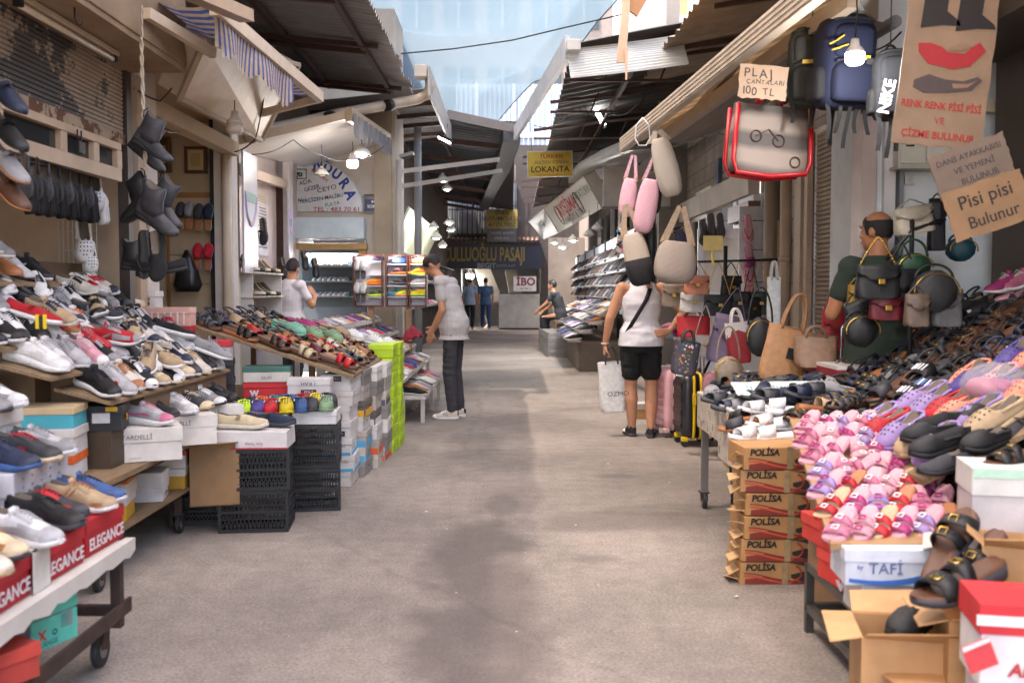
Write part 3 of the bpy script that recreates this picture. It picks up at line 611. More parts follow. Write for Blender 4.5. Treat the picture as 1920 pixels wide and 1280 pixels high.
t=thing('tilted_signboard','large tilted cream signboard under the striped awning','sign board',P(400,130,7));o3=P(400,130,7)
m=MB();qd=[Q(336,183,6.6),Q(490,262,9.1),Q(560,120,9.0),Q(382,76,6.2)]
m.slab(qd,(-.16,.06,.1));m.build('panel',O_PAINT,t,color=C('#c9b59b'))
m=MB()
for i in range(4):m.bar(qd[i]+Vector((.005,-.01,-.01)),qd[(i+1)%4]+Vector((.005,-.01,-.01)),.035,.035)
m.build('rim',O_PAINT,t,color=C('#a99479'))
t=thing('panel_canopy','low white plastic panel canopy with lit bulbs in front of the arched sign','canopy',(-2.1,11.3,3.1));o3=(-2.1,11.3,3.1)
A,B,D=Vector(L(-2.85,9.7,2.72)),Vector(L(-2.85,13.8,3.03)),Vector(L(-1.66,10.2,3.13))
m=MB();n=26
for i in range(n):
 u0,u1=i/n,(i+.94)/n;f=lambda u,v:A+(B-A)*u+(D-A)*v
 m.slab([f(u0,0),f(u1,0),f(u1,1),f(u0,1)],(0,0,.02))
m.build('panel',mat('white_pvc',C('#cfccc8'),.3,var=.12,scale=3,dirt=(C('#a3958a'),.62,2,.3)),t)
m=MB();m.bar(L(-1.64,10.1,3.1),L(-1.64,13.4,3.34),.06,.14);m.bar(L(-2.85,9.66,2.72),L(-1.66,10.14,3.1),.05,.08);m.build('edge_beam',O_PAINT,t,color=C('#a58b6b'))
m=MB();fl=lambda u,v:Vector(L(-1.6+.015*math.sin(u*50),10.15+3.2*u,3.12+.22*u-.2*v*(1+.25*math.sin(u*60))))
m.grid(fl,60,2);m.build('fringe',CLOTH_A['grey'],t)
def netmat():
 m,n,b_=_base('shade_net',.8,0);c=C('#55656e');b_.inputs['Base Color'].default_value=(*c,1)
 tr=n.nodes.new('ShaderNodeBsdfTranslucent');tr.inputs[0].default_value=(*C('#566f7b'),1);tp=n.nodes.new('ShaderNodeBsdfTransparent')
 a=n.nodes.new('ShaderNodeMixShader');a.inputs[0].default_value=.5;n.links.new(b_.outputs[0],a.inputs[1]);n.links.new(tr.outputs[0],a.inputs[2])
 g=n.nodes.new('ShaderNodeTexCoord');wv=n.nodes.new('ShaderNodeTexWave');wv.bands_direction='Y';wv.inputs['Scale'].default_value=18;wv.inputs['Distortion'].default_value=1.;n.links.new(g.outputs['Object'],wv.inputs[0])
 r_=_ramp(n,0,1,wv.outputs[0],(.08,)*3+(1,),(.17,)*3+(1,))
 ge=n.nodes.new('ShaderNodeNewGeometry');sx_=n.nodes.new('ShaderNodeSeparateXYZ');n.links.new(ge.outputs['Position'],sx_.inputs[0]);mr=n.nodes.new('ShaderNodeMapRange');mr.inputs[1].default_value=6.6;mr.inputs[2].default_value=7.6;mr.inputs[3].default_value=.5;mr.inputs[4].default_value=1.;n.links.new(sx_.outputs[1],mr.inputs[0])  # unseen near part lets less sun through, to soften light on the ground
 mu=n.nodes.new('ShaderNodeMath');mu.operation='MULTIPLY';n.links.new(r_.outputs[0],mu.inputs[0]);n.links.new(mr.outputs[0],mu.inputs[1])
 mr2=n.nodes.new('ShaderNodeMapRange');mr2.inputs[1].default_value=8.;mr2.inputs[2].default_value=11.;n.links.new(sx_.outputs[1],mr2.inputs[0]);cm=_mix(n,C('#d5d3cd'),C('#566973'),mr2.outputs[0]);n.links.new(cm,b_.inputs['Base Color']);n.links.new(cm,tr.inputs[0])  # near part out of view made paler to scatter fill light into shade
 x=n.nodes.new('ShaderNodeMixShader');n.links.new(mu.outputs[0],x.inputs[0]);n.links.new(a.outputs[0],x.inputs[1]);n.links.new(tp.outputs[0],x.inputs[2]);n.links.new(x.outputs[0],n.nodes['Material Output'].inputs[0]);return m
t=thing('shade_net','blue-grey shade net sagging between the roofs, its paler unseen near part added to soften sun','net',(0,12,5.4))
m=MB();m.smooth=True
def nf(u,v):
 x=-3.4+5.4*u;yend=23.5-max(0,x+1.0)*3.35;y=lerp(-6,yend,v)  # net runs on behind the camera, added out of view to diffuse sun
 s=math.sin(math.pi*u);z=5.75-.55*s+.12*math.sin(y*1.7+x*.8)*s+.05*math.sin(y*3.1-x*1.5)*s+.3*(1-s)
 return(x,y-12,z-5.4+(.25*max(0,v-.93)/.07*-1))
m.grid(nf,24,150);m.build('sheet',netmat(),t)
m=MB();m.tube([Vector(nf(k/24,1.))+Vector((0,.0,0))for k in range(25)],.012,5);m.build('hem_rope',O_PAINT,t,color=C('#6f8288'))
t=thing('overhead_cable','thin black cable sagging across the sky under the net','cable',P(752,101,13));o3=P(752,101,13)
m=MB();m.tube([Q(752,101,13),Q(850,92,12.6),Q(960,76,12.2),Q(1060,52,11.8),Q(1165,28,11.4)],.009,5);m.build('wire',M_DARK,t)
b=thing('apartment_block','sunlit pale tower block with blue windows behind the net','building',(-4,46,0));
m=MB();m.span((-10,0,0),(8.6,3,24));m.build('wall',O_WALL,b,color=C('#857e78'))
for x in(-2.9,-1.0,.9,2.9,4.9,6.6):
 for z in(8.9,13.2):
  m=MB();m.span((x,-.05,z),(x+1.35,.02,z+2.6));wn=m.build('window',O_PAINT,b,color=C('#33474f'))
  m=MB();m.span((x+.62,-.1,z),(x+.72,-.05,z+2.6));m.build('mullion',O_PAINT,wn,color=C('#8f969a'))
b=thing('glass_stair','glazed white framed stairwell under the edge of the net','building',(-.9,38,4.5))
m=MB();m.span((-1.2,0,0),(3.1,.1,4.6));m.build('glazing',O_PLA,b,color=C('#93a3b8'))
m=MB()
for k in range(24):m.span((-1.2+k*.18,-.08,0),(-1.17+k*.18,-.01,4.6))
for x in(-.5,.9,2.2):m.span((x,-.14,0),(x+.14,-.02,4.6))
for z in(.9,2.6):m.span((-1.2,-.13,z),(3.1,-.02,z+.14))
m.build('frame',O_PAINT,b,color=C('#d9dde2'))
b=thing('apartment_block','cream sunlit balcony block beside the sky gap','building',(6.6,30,0))
m=MB();m.span((-2.6,0,0),(6,8,22));m.build('wall',O_WALL,b,color=C('#e0cdb4'))
for z in(6.0,9.2,12.4):
 for x in(-2.2,-.2,1.8):
  m=MB();m.span((x,-.04,z+.3),(x+.8,.02,z+2));m.build('window',O_PAINT,b,color=C('#b58a5e'))
 m=MB();m.span((-2.6,-.9,z-.15),(6,0,z));m.build('balcony_slab',O_WALL,b,color=C('#e2d6c6'))
b=thing('apartment_block','orange lit wall glimpsed through the end of the passage roof','building',(0,44,0))
m=MB();m.span((-1.2,0,3.4),(3,1,9));m.build('wall',O_WALL,b,color=C('#d9a066'))
for z in(5.2,6.4):
 m=MB();m.span((-1.2,-.1,z),(3,0,z+.15));m.build('ledge',O_WALL,b,color=C('#a87a55'))
WT=[(0,.012),(.015,.019),(.05,.027),(.13,.033),(.3,.031),(.45,.033),(.6,.041),(.72,.046),(.84,.043),(.92,.034),(.965,.023),(.99,.012),(1,.006)]
TS=[0,.012,.04,.09,.16,.24,.32,.4,.47,.54,.61,.68,.75,.82,.88,.93,.965,.985,1]
def ctr(t):return .007*math.sin(math.pi*(t-.15)*1.3)if t>.15 else 0
def spring(t,k=.016):return k*max(0,(t-.72)/.28)**2
def sole_mb(L,th,wk=1.0,bulge=.004,heel=0,sp=.016,ts=TS,wt=WT):
 m=MB();m.smooth=True;rings=[]
 for t in ts:
  x=L*(t-.5);w_=tab(wt,t)*wk;c=ctr(t);zb=spring(t,sp);zt=zb+tab(th,t);zm=(zb+zt)/2
  if heel and t>.34:zb=max(zb,0)
  rings.append([(x,c-w_*.93,zb),(x,c-w_-bulge,zm),(x,c-w_*.97,zt),(x,c+w_*.97,zt),(x,c+w_+bulge,zm),(x,c+w_*.93,zb)])
 m.loft(rings);return m
def upper_mb(L,H,th,t0,t1,collar,wk=1.,sp=.016,pw=2.3,drop=.55,ts=TS,wt=WT,lip=.82):
 """closed shell: H height table, collar = (ta, tb) range where the top is open; material 1 = lining"""
 m=MB();m.smooth=True;rings=[];tt=[t0]+[t for t in ts if t0<t<t1]+[t1];op=[]
 for t in tt:
  x=L*(t-.5);w_=tab(wt,t)*wk;c=ctr(t);z0=spring(t,sp)+tab(th,t)-.002;h=tab(H,t)
  o_=0
  if collar and collar[0]<=t<=collar[1]:o_=1
  op.append(o_);pts=[]
  if o_:
   for y,z in((-1,0),(-1.03,.3),(-.97,.68),(-lip,.97),(-lip+.14,1.0),(-lip+.22,.93),(-.34,1-drop),(0,1-drop-.06),(.34,1-drop),(lip-.22,.93),(lip-.14,1.),(lip,.97),(.97,.68),(1.03,.3),(1,0)):pts.append((x,c+w_*y,z0+h*z))
  else:
   for k in range(15):
    a=math.pi*(1-k/14);cs,sn=math.cos(a),math.sin(a)
    pts.append((x,c+w_*(1 if cs>0 else-1)*abs(cs)**(2/pw),z0+h*abs(sn)**(2/pw)))
  rings.append(pts)
 m.loft(rings,True,True,None,lambda i,j:1 if(op[i]or op[i+1])and 4<=j<=9 and(op[i]and op[i+1]or 5<=j<=8)else 0);return m
def side_pt(L,H,th,t,v,sgn,wk=1.,off=.0018,sp=.016):
 w_=tab(WT,t)*wk+off;z0=spring(t,sp)+tab(th,t);h=tab(H,t);a=math.pi/2*v
 return Vector((L*(t-.5),ctr(t)+sgn*w_*(1.02-.12*v**2-.15*v**4),z0+h*v*.98))
def stripe(m,f,path,wid):
 for sgn in(-1,1):
  for(ta,va),(tb,vb)in zip(path,path[1:]):
   for k in range(3):
    p=[lerp(Vector((ta,va)),Vector((tb,vb)),(k+q)/3)for q in(0,1)]
    a=[f(p[0][0],p[0][1]-wid,sgn),f(p[1][0],p[1][1]-wid,sgn),f(p[1][0],p[1][1]+wid,sgn),f(p[0][0],p[0][1]+wid,sgn)]
    m.quad(*(a if sgn<0 else a[::-1]))
def tmp(name):o=bpy.data.objects.new(name,None);COL.objects.link(o);o['category']='shoe';o['label']='';return o
PROTO={}
def sneaker(name,L=.285,chunky=1.0,style=0,col=(.19,.085)):
 r=tmp('sneaker');th=[(0,.034*chunky),(.1,.031*chunky),(.4,.026*chunky),(.7,.021*chunky),(1,.012*chunky)]
 H=[(0,.045),(.02,.058),(.08,.066),(.2,.058),(.32,.056),(.42,.066),(.5,.066),(.6,.056),(.7,.044),(.8,.037),(.9,.030),(.96,.02),(1,.005)]
 sole_mb(L,th,1.04,.004*chunky).build('sole',O_RUB,r)
 if chunky>1.1:
  m=MB()
  for s in(-1,1):m.tube([(L*(t-.5),ctr(t)+s*(tab(WT,t)*1.04+.003),spring(t)+tab(th,t)*(.45+.15*math.sin(t*25)))for t in[k/14 for k in range(15)]],.003,4)
  m.build('sole_groove',O_RUB,r)
 upper_mb(L,H,th,.006,.995,(.03,.42)).build('upper',[O_FAB,M_LIN],r)
 m=MB();m.smooth=True
 m.loft([[(L*(.38+.012*k-.5),y,.088+.022-k*.012+dz)for y,dz in((-.02,0),(0,.006),(.02,0),(.018,-.006),(0,0),(-.018,-.006))]for k in range(4)]);m.build('tongue',O_FAB,r)
 m=MB()
 for k in range(5):
  t=.455+k*.042;z=spring(t)+tab(th,t)+tab(H,t)+.0005;w_=.021-.001*k
  m.tube([(L*(t-.5)-.003,ctr(t)-w_,z-.007),(L*(t-.5),ctr(t),z+.003),(L*(t-.5)+.004,ctr(t)+w_,z-.007)],.0028,5)
 m.tube([(L*-.06,-.005,.098),(L*-.08,-.03,.102),(L*-.05,-.032,.092)],.0022,4);m.build('laces',O_FAB,r)
 def tp(t,q,off=.0016):
  a=math.pi*(1-q);w_=tab(WT,t)+off;cs,sn=math.cos(a),math.sin(a)
  return(L*(t-.5)+off*(t-.5),ctr(t)+w_*(1 if cs>0 else-1)*abs(cs)**(2/2.3),spring(t)+tab(th,t)-.002+(tab(H,t)+off)*abs(sn)**(2/2.3))
 m=MB();m.smooth=True;t0=(.87,.84,.80,.85)[style];m.grid(lambda u,v:tp(lerp(t0+.05*abs(2*v-1)**2*(-1 if style%2 else 1),.992,u),v),6,14);m.build('toe_cap',O_LEA,r)
 m=MB();m.smooth=True
 for qa,qb in((.3,.42),(.58,.7)):m.grid(lambda u,v:tp(lerp(.45,.67,u),lerp(qa,qb,v),.0025),6,3)
 if style in(0,2):
  for qa,qb in((.02,.2),(.8,.98)):m.grid(lambda u,v:tp(lerp(.52,.84,u),lerp(qa,qb,v)+(.5-qa)*.25*u,.002),6,3)
 m.build('eyestay',O_LEA,r)
 f=lambda t,v,s:side_pt(L,H,th,t,v,s,1.0)
 m=MB()
 if style==0:stripe(m,f,[(.22,.25),(.34,.18),(.5,.55)],.08)
 if style==1:
  for k in range(3):stripe(m,f,[(.36+k*.07,.12),(.44+k*.06,.78)],.07)
 if style==2:stripe(m,f,[(.05,.3),(.28,.22),(.62,.4)],.1);stripe(m,f,[(.05,.75),(.2,.6)],.06)
 if style==3:stripe(m,f,[(.3,.2),(.42,.8)],.06);stripe(m,f,[(.38,.2),(.5,.8)],.06);stripe(m,f,[(.76,.25),(.9,.35)],.18)
 m.build('side_stripe',O_LEA,r)
 m=MB();m.smooth=True
 m.loft([[(L*(-.5)-.001+.004*abs(y)/.018,y,.04+k*.022)for y in(-.024,-.012,0,.012,.024)]for k in range(3)],False,False);m.build('heel_tab',O_LEA,r)
 PROTO[name]=proto(r)
def slip_on(name,L=.28):
 r=tmp('slip_on_shoe');th=[(0,.026),(1,.018)];H=[(0,.035),(.02,.052),(.1,.052),(.25,.042),(.4,.046),(.5,.052),(.62,.047),(.75,.038),(.88,.03),(.96,.02),(1,.005)]
 sole_mb(L,th,1.04).build('sole',O_RUB,r);upper_mb(L,H,th,.006,.995,(.03,.44)).build('upper',[O_FAB,M_LIN],r)
 for s in(-1,1):
  m=MB();m.quad(*[side_pt(L,H,th,t,v,s,1.)for t,v in((.4,.45),(.5,.45),(.52,.95),(.44,.95))]);m.build('elastic_gore',O_FAB,r);PROTO[name]=proto(r)
def dress_shoe(name,L=.285,low=False):
 r=tmp('leather_shoe');th=[(0,.012),(1,.008)]
 H=[(0,.04),(.02,.06),(.1,.062),(.25,.05),(.4,.052),(.5,.058),(.62,.05),(.75,.042),(.88,.034),(.96,.022),(1,.005)]if not low else[(0,.03),(.02,.045),(.1,.046),(.25,.034),(.45,.028),(.62,.03),(.75,.032),(.88,.028),(.96,.018),(1,.005)]
 sole_mb(L,th,1.03,.001,sp=.012).build('sole',O_RUB,r);upper_mb(L,H,th,.006,.995,(.03,.42 if not low else .62),sp=.012).build('upper',[O_LEA,M_LIN],r)
 m=MB();m.smooth=True
 for s in(-1,1):pass
 if not low:
  m.loft([[(L*(.47-.5)+dx,y,.076+dz-abs(y)*.35)for y,dz in((-.036,0),(-.02,.004),(0,.006),(.02,.004),(.036,0))]for dx in(0,.012,.024)],False,False);m.build('saddle_strap',O_LEA,r)
 else:
  m.tube([(L*(.64-.5),-.012,.044),(L*(.65-.5),0,.048),(L*(.64-.5),.012,.044)],.004,5);m.build('bow',O_LEA,r)
 PROTO[name]=proto(r)
def mule(name,L=.27,kind=0,th0=.028,hs=1.):
 """open slide sandal; kind 0 two straps with buckle, 1 one wide band, 2 strappy with back strap, 3 toe-post"""
 r=tmp('sandal');th=[(0,th0+.006),(.35,th0),(.7,th0*.7),(1,th0*.55)]
 sole_mb(L,th,1.06,.001,sp=.01).build('sole',O_RUB,r)
 th2=[(a,b+.004)for a,b in th];m=MB();m.smooth=True
 m.loft([[(L*(t-.5),ctr(t)+w_*tab(WT,t)*.98,spring(t,.01)+tab(th,t)+dz)for w_,dz in((-1,.0004),(-.9,.006),(-.4,.0035),(0,.003),(.4,.0035),(.9,.006),(1,.0004))]for t in TS],False,False);m.build('footbed',O_LEA,r)
 def band(ta,tb,h,nm='strap',mt=O_LEA,tilt=0):
  m=MB();m.smooth=True;rings=[]
  for t in(ta,(ta+tb)/2,tb):
   pts=[]
   for k in range(11):
    a=math.pi*(1-k/10);tt=t+tilt*(k/10-.5);w_=tab(WT,tt)*1.05
    pts.append((L*(tt-.5),ctr(tt)+w_*(1 if math.cos(a)>0 else-1)*abs(math.cos(a))**.7,spring(tt,.01)+tab(th,tt)-.004+h*hs*(1.15-.3*(t-ta)/max(.01,tb-ta))*abs(math.sin(a))**.8))
   rings.append(pts)
  m.loft(rings,False,False);return m.build(nm,mt,r,solid=.0035)
 def buckle(t,h,s=1):
  m=MB();z=spring(t,.01)+tab(th,t)+h*hs+(.003 if hs<1 else 0)
  q=[(-.011,-.012),(.011,-.012),(.011,.012),(-.011,.012)]
  m.tube([(L*(t-.5)+a,b*.9+.006,z+.002-abs(b)*.1)for a,b in q],.0024 if hs==1 else .0035,5,True);m.build('buckle',M_BRASS if hs==1 else O_PLA,r)
 if kind==0:band(.47,.6,.05);band(.68,.84,.04);buckle(.535,.052);buckle(.76,.038)
 if kind==1:band(.5,.82,.05)
 if kind==2:
  band(.42,.47,.055,tilt=.06);band(.58,.66,.045,tilt=-.08);band(.72,.82,.036,tilt=.05)
  m=MB();m.smooth=True;m.tube([(L*(t-.5),s*tab(WT,t)*1.0,z)for s,t,z in((-1,.38,.05),(-1,.2,.07),(-1,.06,.075),(-.3,.005,.076),(.3,.005,.076),(1,.06,.075),(1,.2,.07),(1,.38,.05))],.006,5);m.build('back_strap',O_LEA,r)
 if kind==3:
  m=MB()
  for s in(-1,1):m.tube([(L*(.86-.5),0,th0*.6+.012),(L*(.78-.5),s*.014,th0+.016),(L*(.62-.5),s*.033,th0+.012),(L*(.5-.5),s*.036,th0-.004)],.0055,5)
  m.build('strap',O_RUB,r)
 PROTO[name]=proto(r)
def clog(name,L=.26,wk=1.14,th0=.026):
 r=tmp('clog');th=[(0,th0+.004),(.4,th0),(1,th0*.8)]
 sole_mb(L,th,wk*1.02,.003,sp=.014).build('sole',O_RUB,r)
 H=[(0,.03),(.03,.04),(.12,.04),(.3,.028),(.42,.036),(.5,.055),(.58,.066),(.68,.066),(.78,.058),(.88,.044),(.95,.028),(1,.006)]
 upper_mb(L,H,th,.006,.996,(.03,.5),wk,.014,2.6,.8,lip=.9).build('upper',[O_RUB,M_LIN],r)
 m=MB()
 for t in(.6,.69,.78,.86):
  for y in(-.55,-.18,.18,.55):
   if t>.8 and abs(y)>.5:continue
   w_=tab(WT,t)*wk;h=tab(H,t);z=spring(t,.014)+tab(th,t)-.002+h*(1-abs(y)**2.6)**(1/2.6);nrm=Vector((.25+(t-.6),y*1.1,1)).normalized()
   c=Vector((L*(t-.5),ctr(t)+w_*y,z))+nrm*.0012;a=nrm.orthogonal().normalized();bq=nrm.cross(a)
   m.add([c+(a*math.cos(k*math.pi/4)+bq*math.sin(k*math.pi/4))*.0048 for k in range(8)],[tuple(range(8))])
 m.build('vent_hole',M_DARK,r)
 m=MB();m.tube([(L*(t-.5),s*tab(WT,max(t,.05))*wk*1.04,z)for s,t,z in((-1,.46,.06),(-1,.3,.06),(-1,.12,.058),(-.5,.01,.058),(.5,.01,.058),(1,.12,.058),(1,.3,.06),(1,.46,.06))],.007,5);m.build('back_strap',O_RUB,r)
 for s in(-1,1):
  m=MB();m.ball((L*(.46-.5),s*tab(WT,.46)*wk*1.06,.062),(.008,.004,.008),None,8,4);m.build('rivet',O_PLA,r)
 PROTO[name]=proto(r)
def slipper(name,L=.27):
 r=tmp('slipper');th=[(0,.022),(1,.016)];sole_mb(L,th,1.08,.002).build('sole',O_RUB,r)
 H=[(.0,.006),(.38,.01),(.44,.05),(.5,.06),(.6,.056),(.75,.046),(.88,.034),(.96,.022),(1,.006)]
 upper_mb(L,H,th,.42,.996,None,1.05).build('upper',[O_FAB,M_LIN],r)
 m=MB();m.smooth=True;m.loft([[(L*(t-.5),w_*tab(WT,t),tab(th,t)+.003)for w_ in(-.95,0,.95)]for t in TS[:10]],False,False);m.build('footbed',O_FAB,r)
 m=MB();
 w_=tab(WT,.43)*1.02;m.tube([(L*-.075,w_*math.cos(a),.02+.055*math.sin(a))for a in[math.pi*k/8 for k in range(9)]],.005,5);m.build('trim',O_FAB,r)
 PROTO[name]=proto(r)
def pump(name,L=.22):
 r=tmp('heeled_shoe');hz=.075
 def base(t):return hz*max(0,1-t/.68)**1.4+spring(t,.006)
 th=[(0,.004),(1,.005)];m=MB();m.smooth=True
 m.loft([[(L*(t-.5),y*tab(WT,t)*.9,base(t)+dz)for y,dz in((-1,0),(1,0),(1,.006),(-1,.006))]for t in TS]);m.build('sole',O_RUB,r)
 H=[(0,.03),(.03,.05),(.15,.048),(.3,.036),(.5,.026),(.68,.026),(.8,.03),(.9,.026),(.97,.014),(1,.004)];m=MB();m.smooth=True;rings=[]
 for t in TS:
  w_=tab(WT,t)*.9;h=tab(H,t);z0=base(t)+.004;o_=.02<t<.7
  ys=((-1,0),(-1,.5),(-.9,1),(-.75,.95),(-.3,.2 if o_ else 1.08),(.3,.2 if o_ else 1.08),(.75,.95),(.9,1),(1,.5),(1,0))
  rings.append([(L*(t-.5),w_*y,z0+h*z)for y,z in ys])
 m.loft(rings,True,True,None,lambda i,j:1 if 3<=j<=5 and .02<TS[i]<.65 else 0);m.build('upper',[O_LEA,M_LIN],r)
 m=MB();m.loft([[(L*(.06-.5)+a*s+(.006 if s<.8 else 0),b*s,z)for a,b in((-.016,-.016),(.018,-.016),(.018,.016),(-.016,.016))]for z,s in((.07,1.2),(.045,.6),(.02,.42),(0,.42))]);m.build('heel',O_RUB,r)
 PROTO[name]=proto(r)
def boot(name,L=.27,sh=.17):
 r=tmp('ankle_boot');th=[(0,.03),(.3,.026),(.36,.012),(1,.012)];sole_mb(L,th,1.03,.001).build('sole',O_RUB,r)
 m=MB();m.smooth=True;rings=[]
 H=[(0,.07),(.1,.08),(.3,.08),(.45,.075),(.6,.058),(.75,.045),(.88,.035),(.96,.022),(1,.005)]
 upper_mb(L,H,th,.006,.996,None).build('vamp',[O_LEA,M_LIN],r)
 for z,xa,xb,w_ in((.05,-.135,.02,.033),(.09,-.13,.012,.036),(.13,-.128,.0,.038),(sh+.02,-.13,-.004,.041),(sh+.022,-.12,-.014,.034),(.12,-.12,-.02,.03)):
  rings.append([((xa+xb)/2+(xb-xa)/2*math.cos(a),w_*math.sin(a),z+(.012*math.cos(a*2)if z>.15 else 0))for a in[2*math.pi*k/14 for k in range(14)]])
 m.loft(rings,True,True,None,lambda i,j:1 if i>=4 else 0);m.build('shaft',[O_LEA,M_LIN],r)
 m=MB();m.tube([(-.135,0,.15),(-.15,0,.185),(-.135,0,.21)],.004,5);m.build('pull_loop',O_FAB,r)
 PROTO[name]=proto(r)
def far_shoe(name,kind):
 """low relief version for stalls a long way off: upper and sole in one mesh"""
 L=.28;r=None;th=[(0,.03),(1,.016)];ts=[0,.03,.12,.3,.45,.6,.75,.88,.96,1]
 H={0:[(0,.045),(.05,.064),(.3,.056),(.45,.066),(.6,.055),(.8,.037),(.95,.02),(1,.005)],1:[(0,.004),(.4,.006),(.46,.03),(.55,.045),(.8,.04),(.88,.012),(1,.004)]}[kind]
 m=sole_mb(L,th,1.05,.002,ts=ts);m.m=1;m.mi=[1]*len(m.f)
 u=upper_mb(L,H,th,.006,.995,(.05,.42)if kind==0 else None,ts=ts);base=len(m.v);m.v+=u.v;m.f+=[[base+i for i in f]for f in u.f];m.mi+=[2 if k else 0 for k in u.mi];m.sf+=u.sf
 o=m.build('shoe' if kind==0 else 'sandal',[O_FAB,mat('pale_sole',C('#b9b4ac'),.6,var=.2,scale=20)if 'pale_sole' not in bpy.data.materials else bpy.data.materials['pale_sole'],M_LIN]);o['category']='shoe';o['label']=''
 PROTO[name]=o
sneaker('sn0',style=0);sneaker('sn1',.28,.95,1);sneaker('sn2',.295,1.35,2);sneaker('sn3',.285,1.15,3)
slip_on('slip');dress_shoe('dress');dress_shoe('flat',.25,True);mule('mule',kind=0);mule('band',kind=1,th0=.024);mule('strap',.27,2);mule('flip',.27,3,.018)
mule('kid',.21,0,.022,.72);mule('kid2',.19,2,.022)
clog('clog');clog('kidclog',.17,.95,.02);slipper('slipper');pump('pump');boot('boot');far_shoe('far0',0);far_shoe('far1',1)
CN={'white':'#dcdad8','offwhite':'#cfc6b8','cream':'#d6c3a0','grey':'#8c8a8c','pale grey':'#b1aeb0','charcoal':'#3a3a3f','black':'#161618','navy':'#1d2740','blue':'#35578c','brown':'#5a3826','tan':'#a5683f','dark brown':'#33221b','red':'#c01c28','pink':'#c46d89','pale pink':'#cf939d','magenta':'#ad3474','purple':'#4d3f86','lilac':'#947db0','green':'#7d9a77','mint':'#7fc2a8','olive':'#7a7a4a','beige':'#b79c7a','coral':'#e08a6f','yellow':'#dfc21f','orange':'#e2711d','teal':'#2a8a8c','silver':'#a9a9ab','lime':'#b6dc23','burgundy':'#5e1b2c','light blue':'#9fc0d8'}
CN={k:C(v)for k,v in CN.items()}
NM={'sn':'sneaker','sl':'slip-on shoe','dr':'leather shoe','fl':'flat shoe','mu':'buckled slide','ba':'wide band slide','st':'strappy sandal','ki':'kids sandal','cl':'clog','pu':'heeled shoe','bo':'ankle boot'}
NM2={'flip':'flip-flop','slipper':'slipper','kidclog':'kids clog','far0':'shoe','far1':'sandal'}
CATS={'sneaker':'sneaker','slip-on shoe':'shoe','leather shoe':'leather shoe','flat shoe':'flat shoe','buckled slide':'sandal','wide band slide':'slide','strappy sandal':'sandal','kids sandal':'kids sandal','clog':'clog','heeled shoe':'heeled shoe','ankle boot':'boot','flip-flop':'flip-flop','slipper':'slipper','kids clog':'kids clog','shoe':'shoe','sandal':'sandal'}
rs=random.Random(11)
def cols(kind,c,c2=None,c3=None):
 """colours of a kind's parts from its main colour"""
 f=rs.uniform(.85,1.1);a=tuple(max(.004,k*f)for k in CN[c]);w2=CN[c2]if c2 else None
 if kind.startswith('sn'):return{'upper':a,'sole':w2 or CN['white'],'laces':CN[c3]if c3 else(a if rs.random()<.5 else CN['white']),'side_stripe':CN[c3]if c3 else w2 or CN['pale grey'],'tongue':a,'heel_tab':CN[c3]if c3 else a,'toe_cap':tuple(k*.88 for k in a)if rs.random()<.55 or not c3 else CN[c3],'eyestay':CN[c3]if c3 and rs.random()<.7 else tuple(k*.8 for k in a),'sole_groove':tuple(k*.7 for k in(w2 or CN['white']))}
 if kind=='slip':return{'upper':a,'sole':w2 or CN['white'],'elastic_gore':tuple(k*.5 for k in a)}
 if kind in('dress','flat'):return{'upper':a,'sole':w2 or CN['black'],'saddle_strap':tuple(k*.8 for k in a),'bow':tuple(k*.7 for k in a)}
 if kind in('mule','band','strap','kid','kid2','flip'):return{'buckle':CN['white']if rs.random()<.7 else CN['magenta'],'strap':a,'back_strap':a,'sole':w2 or CN['dark brown'],'footbed':CN[c3]if c3 else CN['brown']}
 if kind in('clog','kidclog'):return{'upper':a,'sole':w2 or a,'back_strap':a,'rivet':CN[c3]if c3 else a}
 if kind=='slipper':return{'upper':a,'sole':w2 or CN['beige'],'footbed':CN[c3]if c3 else CN['tan'],'trim':tuple(k*.6 for k in a)}
 if kind=='pump':return{'upper':a,'sole':CN['black'],'heel':a}
 if kind=='boot':return{'vamp':a,'shaft':a,'sole':CN['black'],'pull_loop':a}
 return{'body':a}
NCOUNT={}
def kname(kind):return NM2.get(kind)or NM[kind[:2]]
def put(kind,M,c,c2=None,c3=None,label=None,group=None,place=None,cat=None):
 nm=kname(kind)
 if not label:
  key=(c,nm,place,c3 if kind!='far0' else None);NCOUNT[key]=NCOUNT.get(key,0)+1
  w_=(f'{c3} trimmed ' if c3 and c3!=c and kind[:2]in('sn',)else f'{c3} lined ' if c3 and kind in('mule','band','strap','slipper','kid','kid2')and c3!=c else '')
  pl_=place
  if w_ and len((w_+c+nm+place).split())>11:pl_=place.replace('of the dark sandal slope','of dark sandals').replace('of the sandal rack','of the rack')
  label=f'{w_}{c} {nm}|{ORD[min(NCOUNT[key] - 1, 38)]}|{pl_}'
 o=dup(PROTO[kind],M,label,group,cols(kind,c,c2,c3),cat or CATS[nm])
 base=kind[:2];rn={'sneaker':'sneaker','slip-on shoe':'slip_on_shoe','leather shoe':'leather_shoe','flat shoe':'flat_shoe','buckled slide':'slide_sandal','wide band slide':'slide_sandal','strappy sandal':'sandal','kids sandal':'kids_sandal','clog':'clog','kids clog':'kids_clog','heeled shoe':'heeled_shoe','ankle boot':'ankle_boot','flip-flop':'flip_flop','slipper':'slipper','shoe':'shoe','sandal':'sandal'}[nm]
 o.name=rn;SHOES.append(o);return o
SHOES=[]
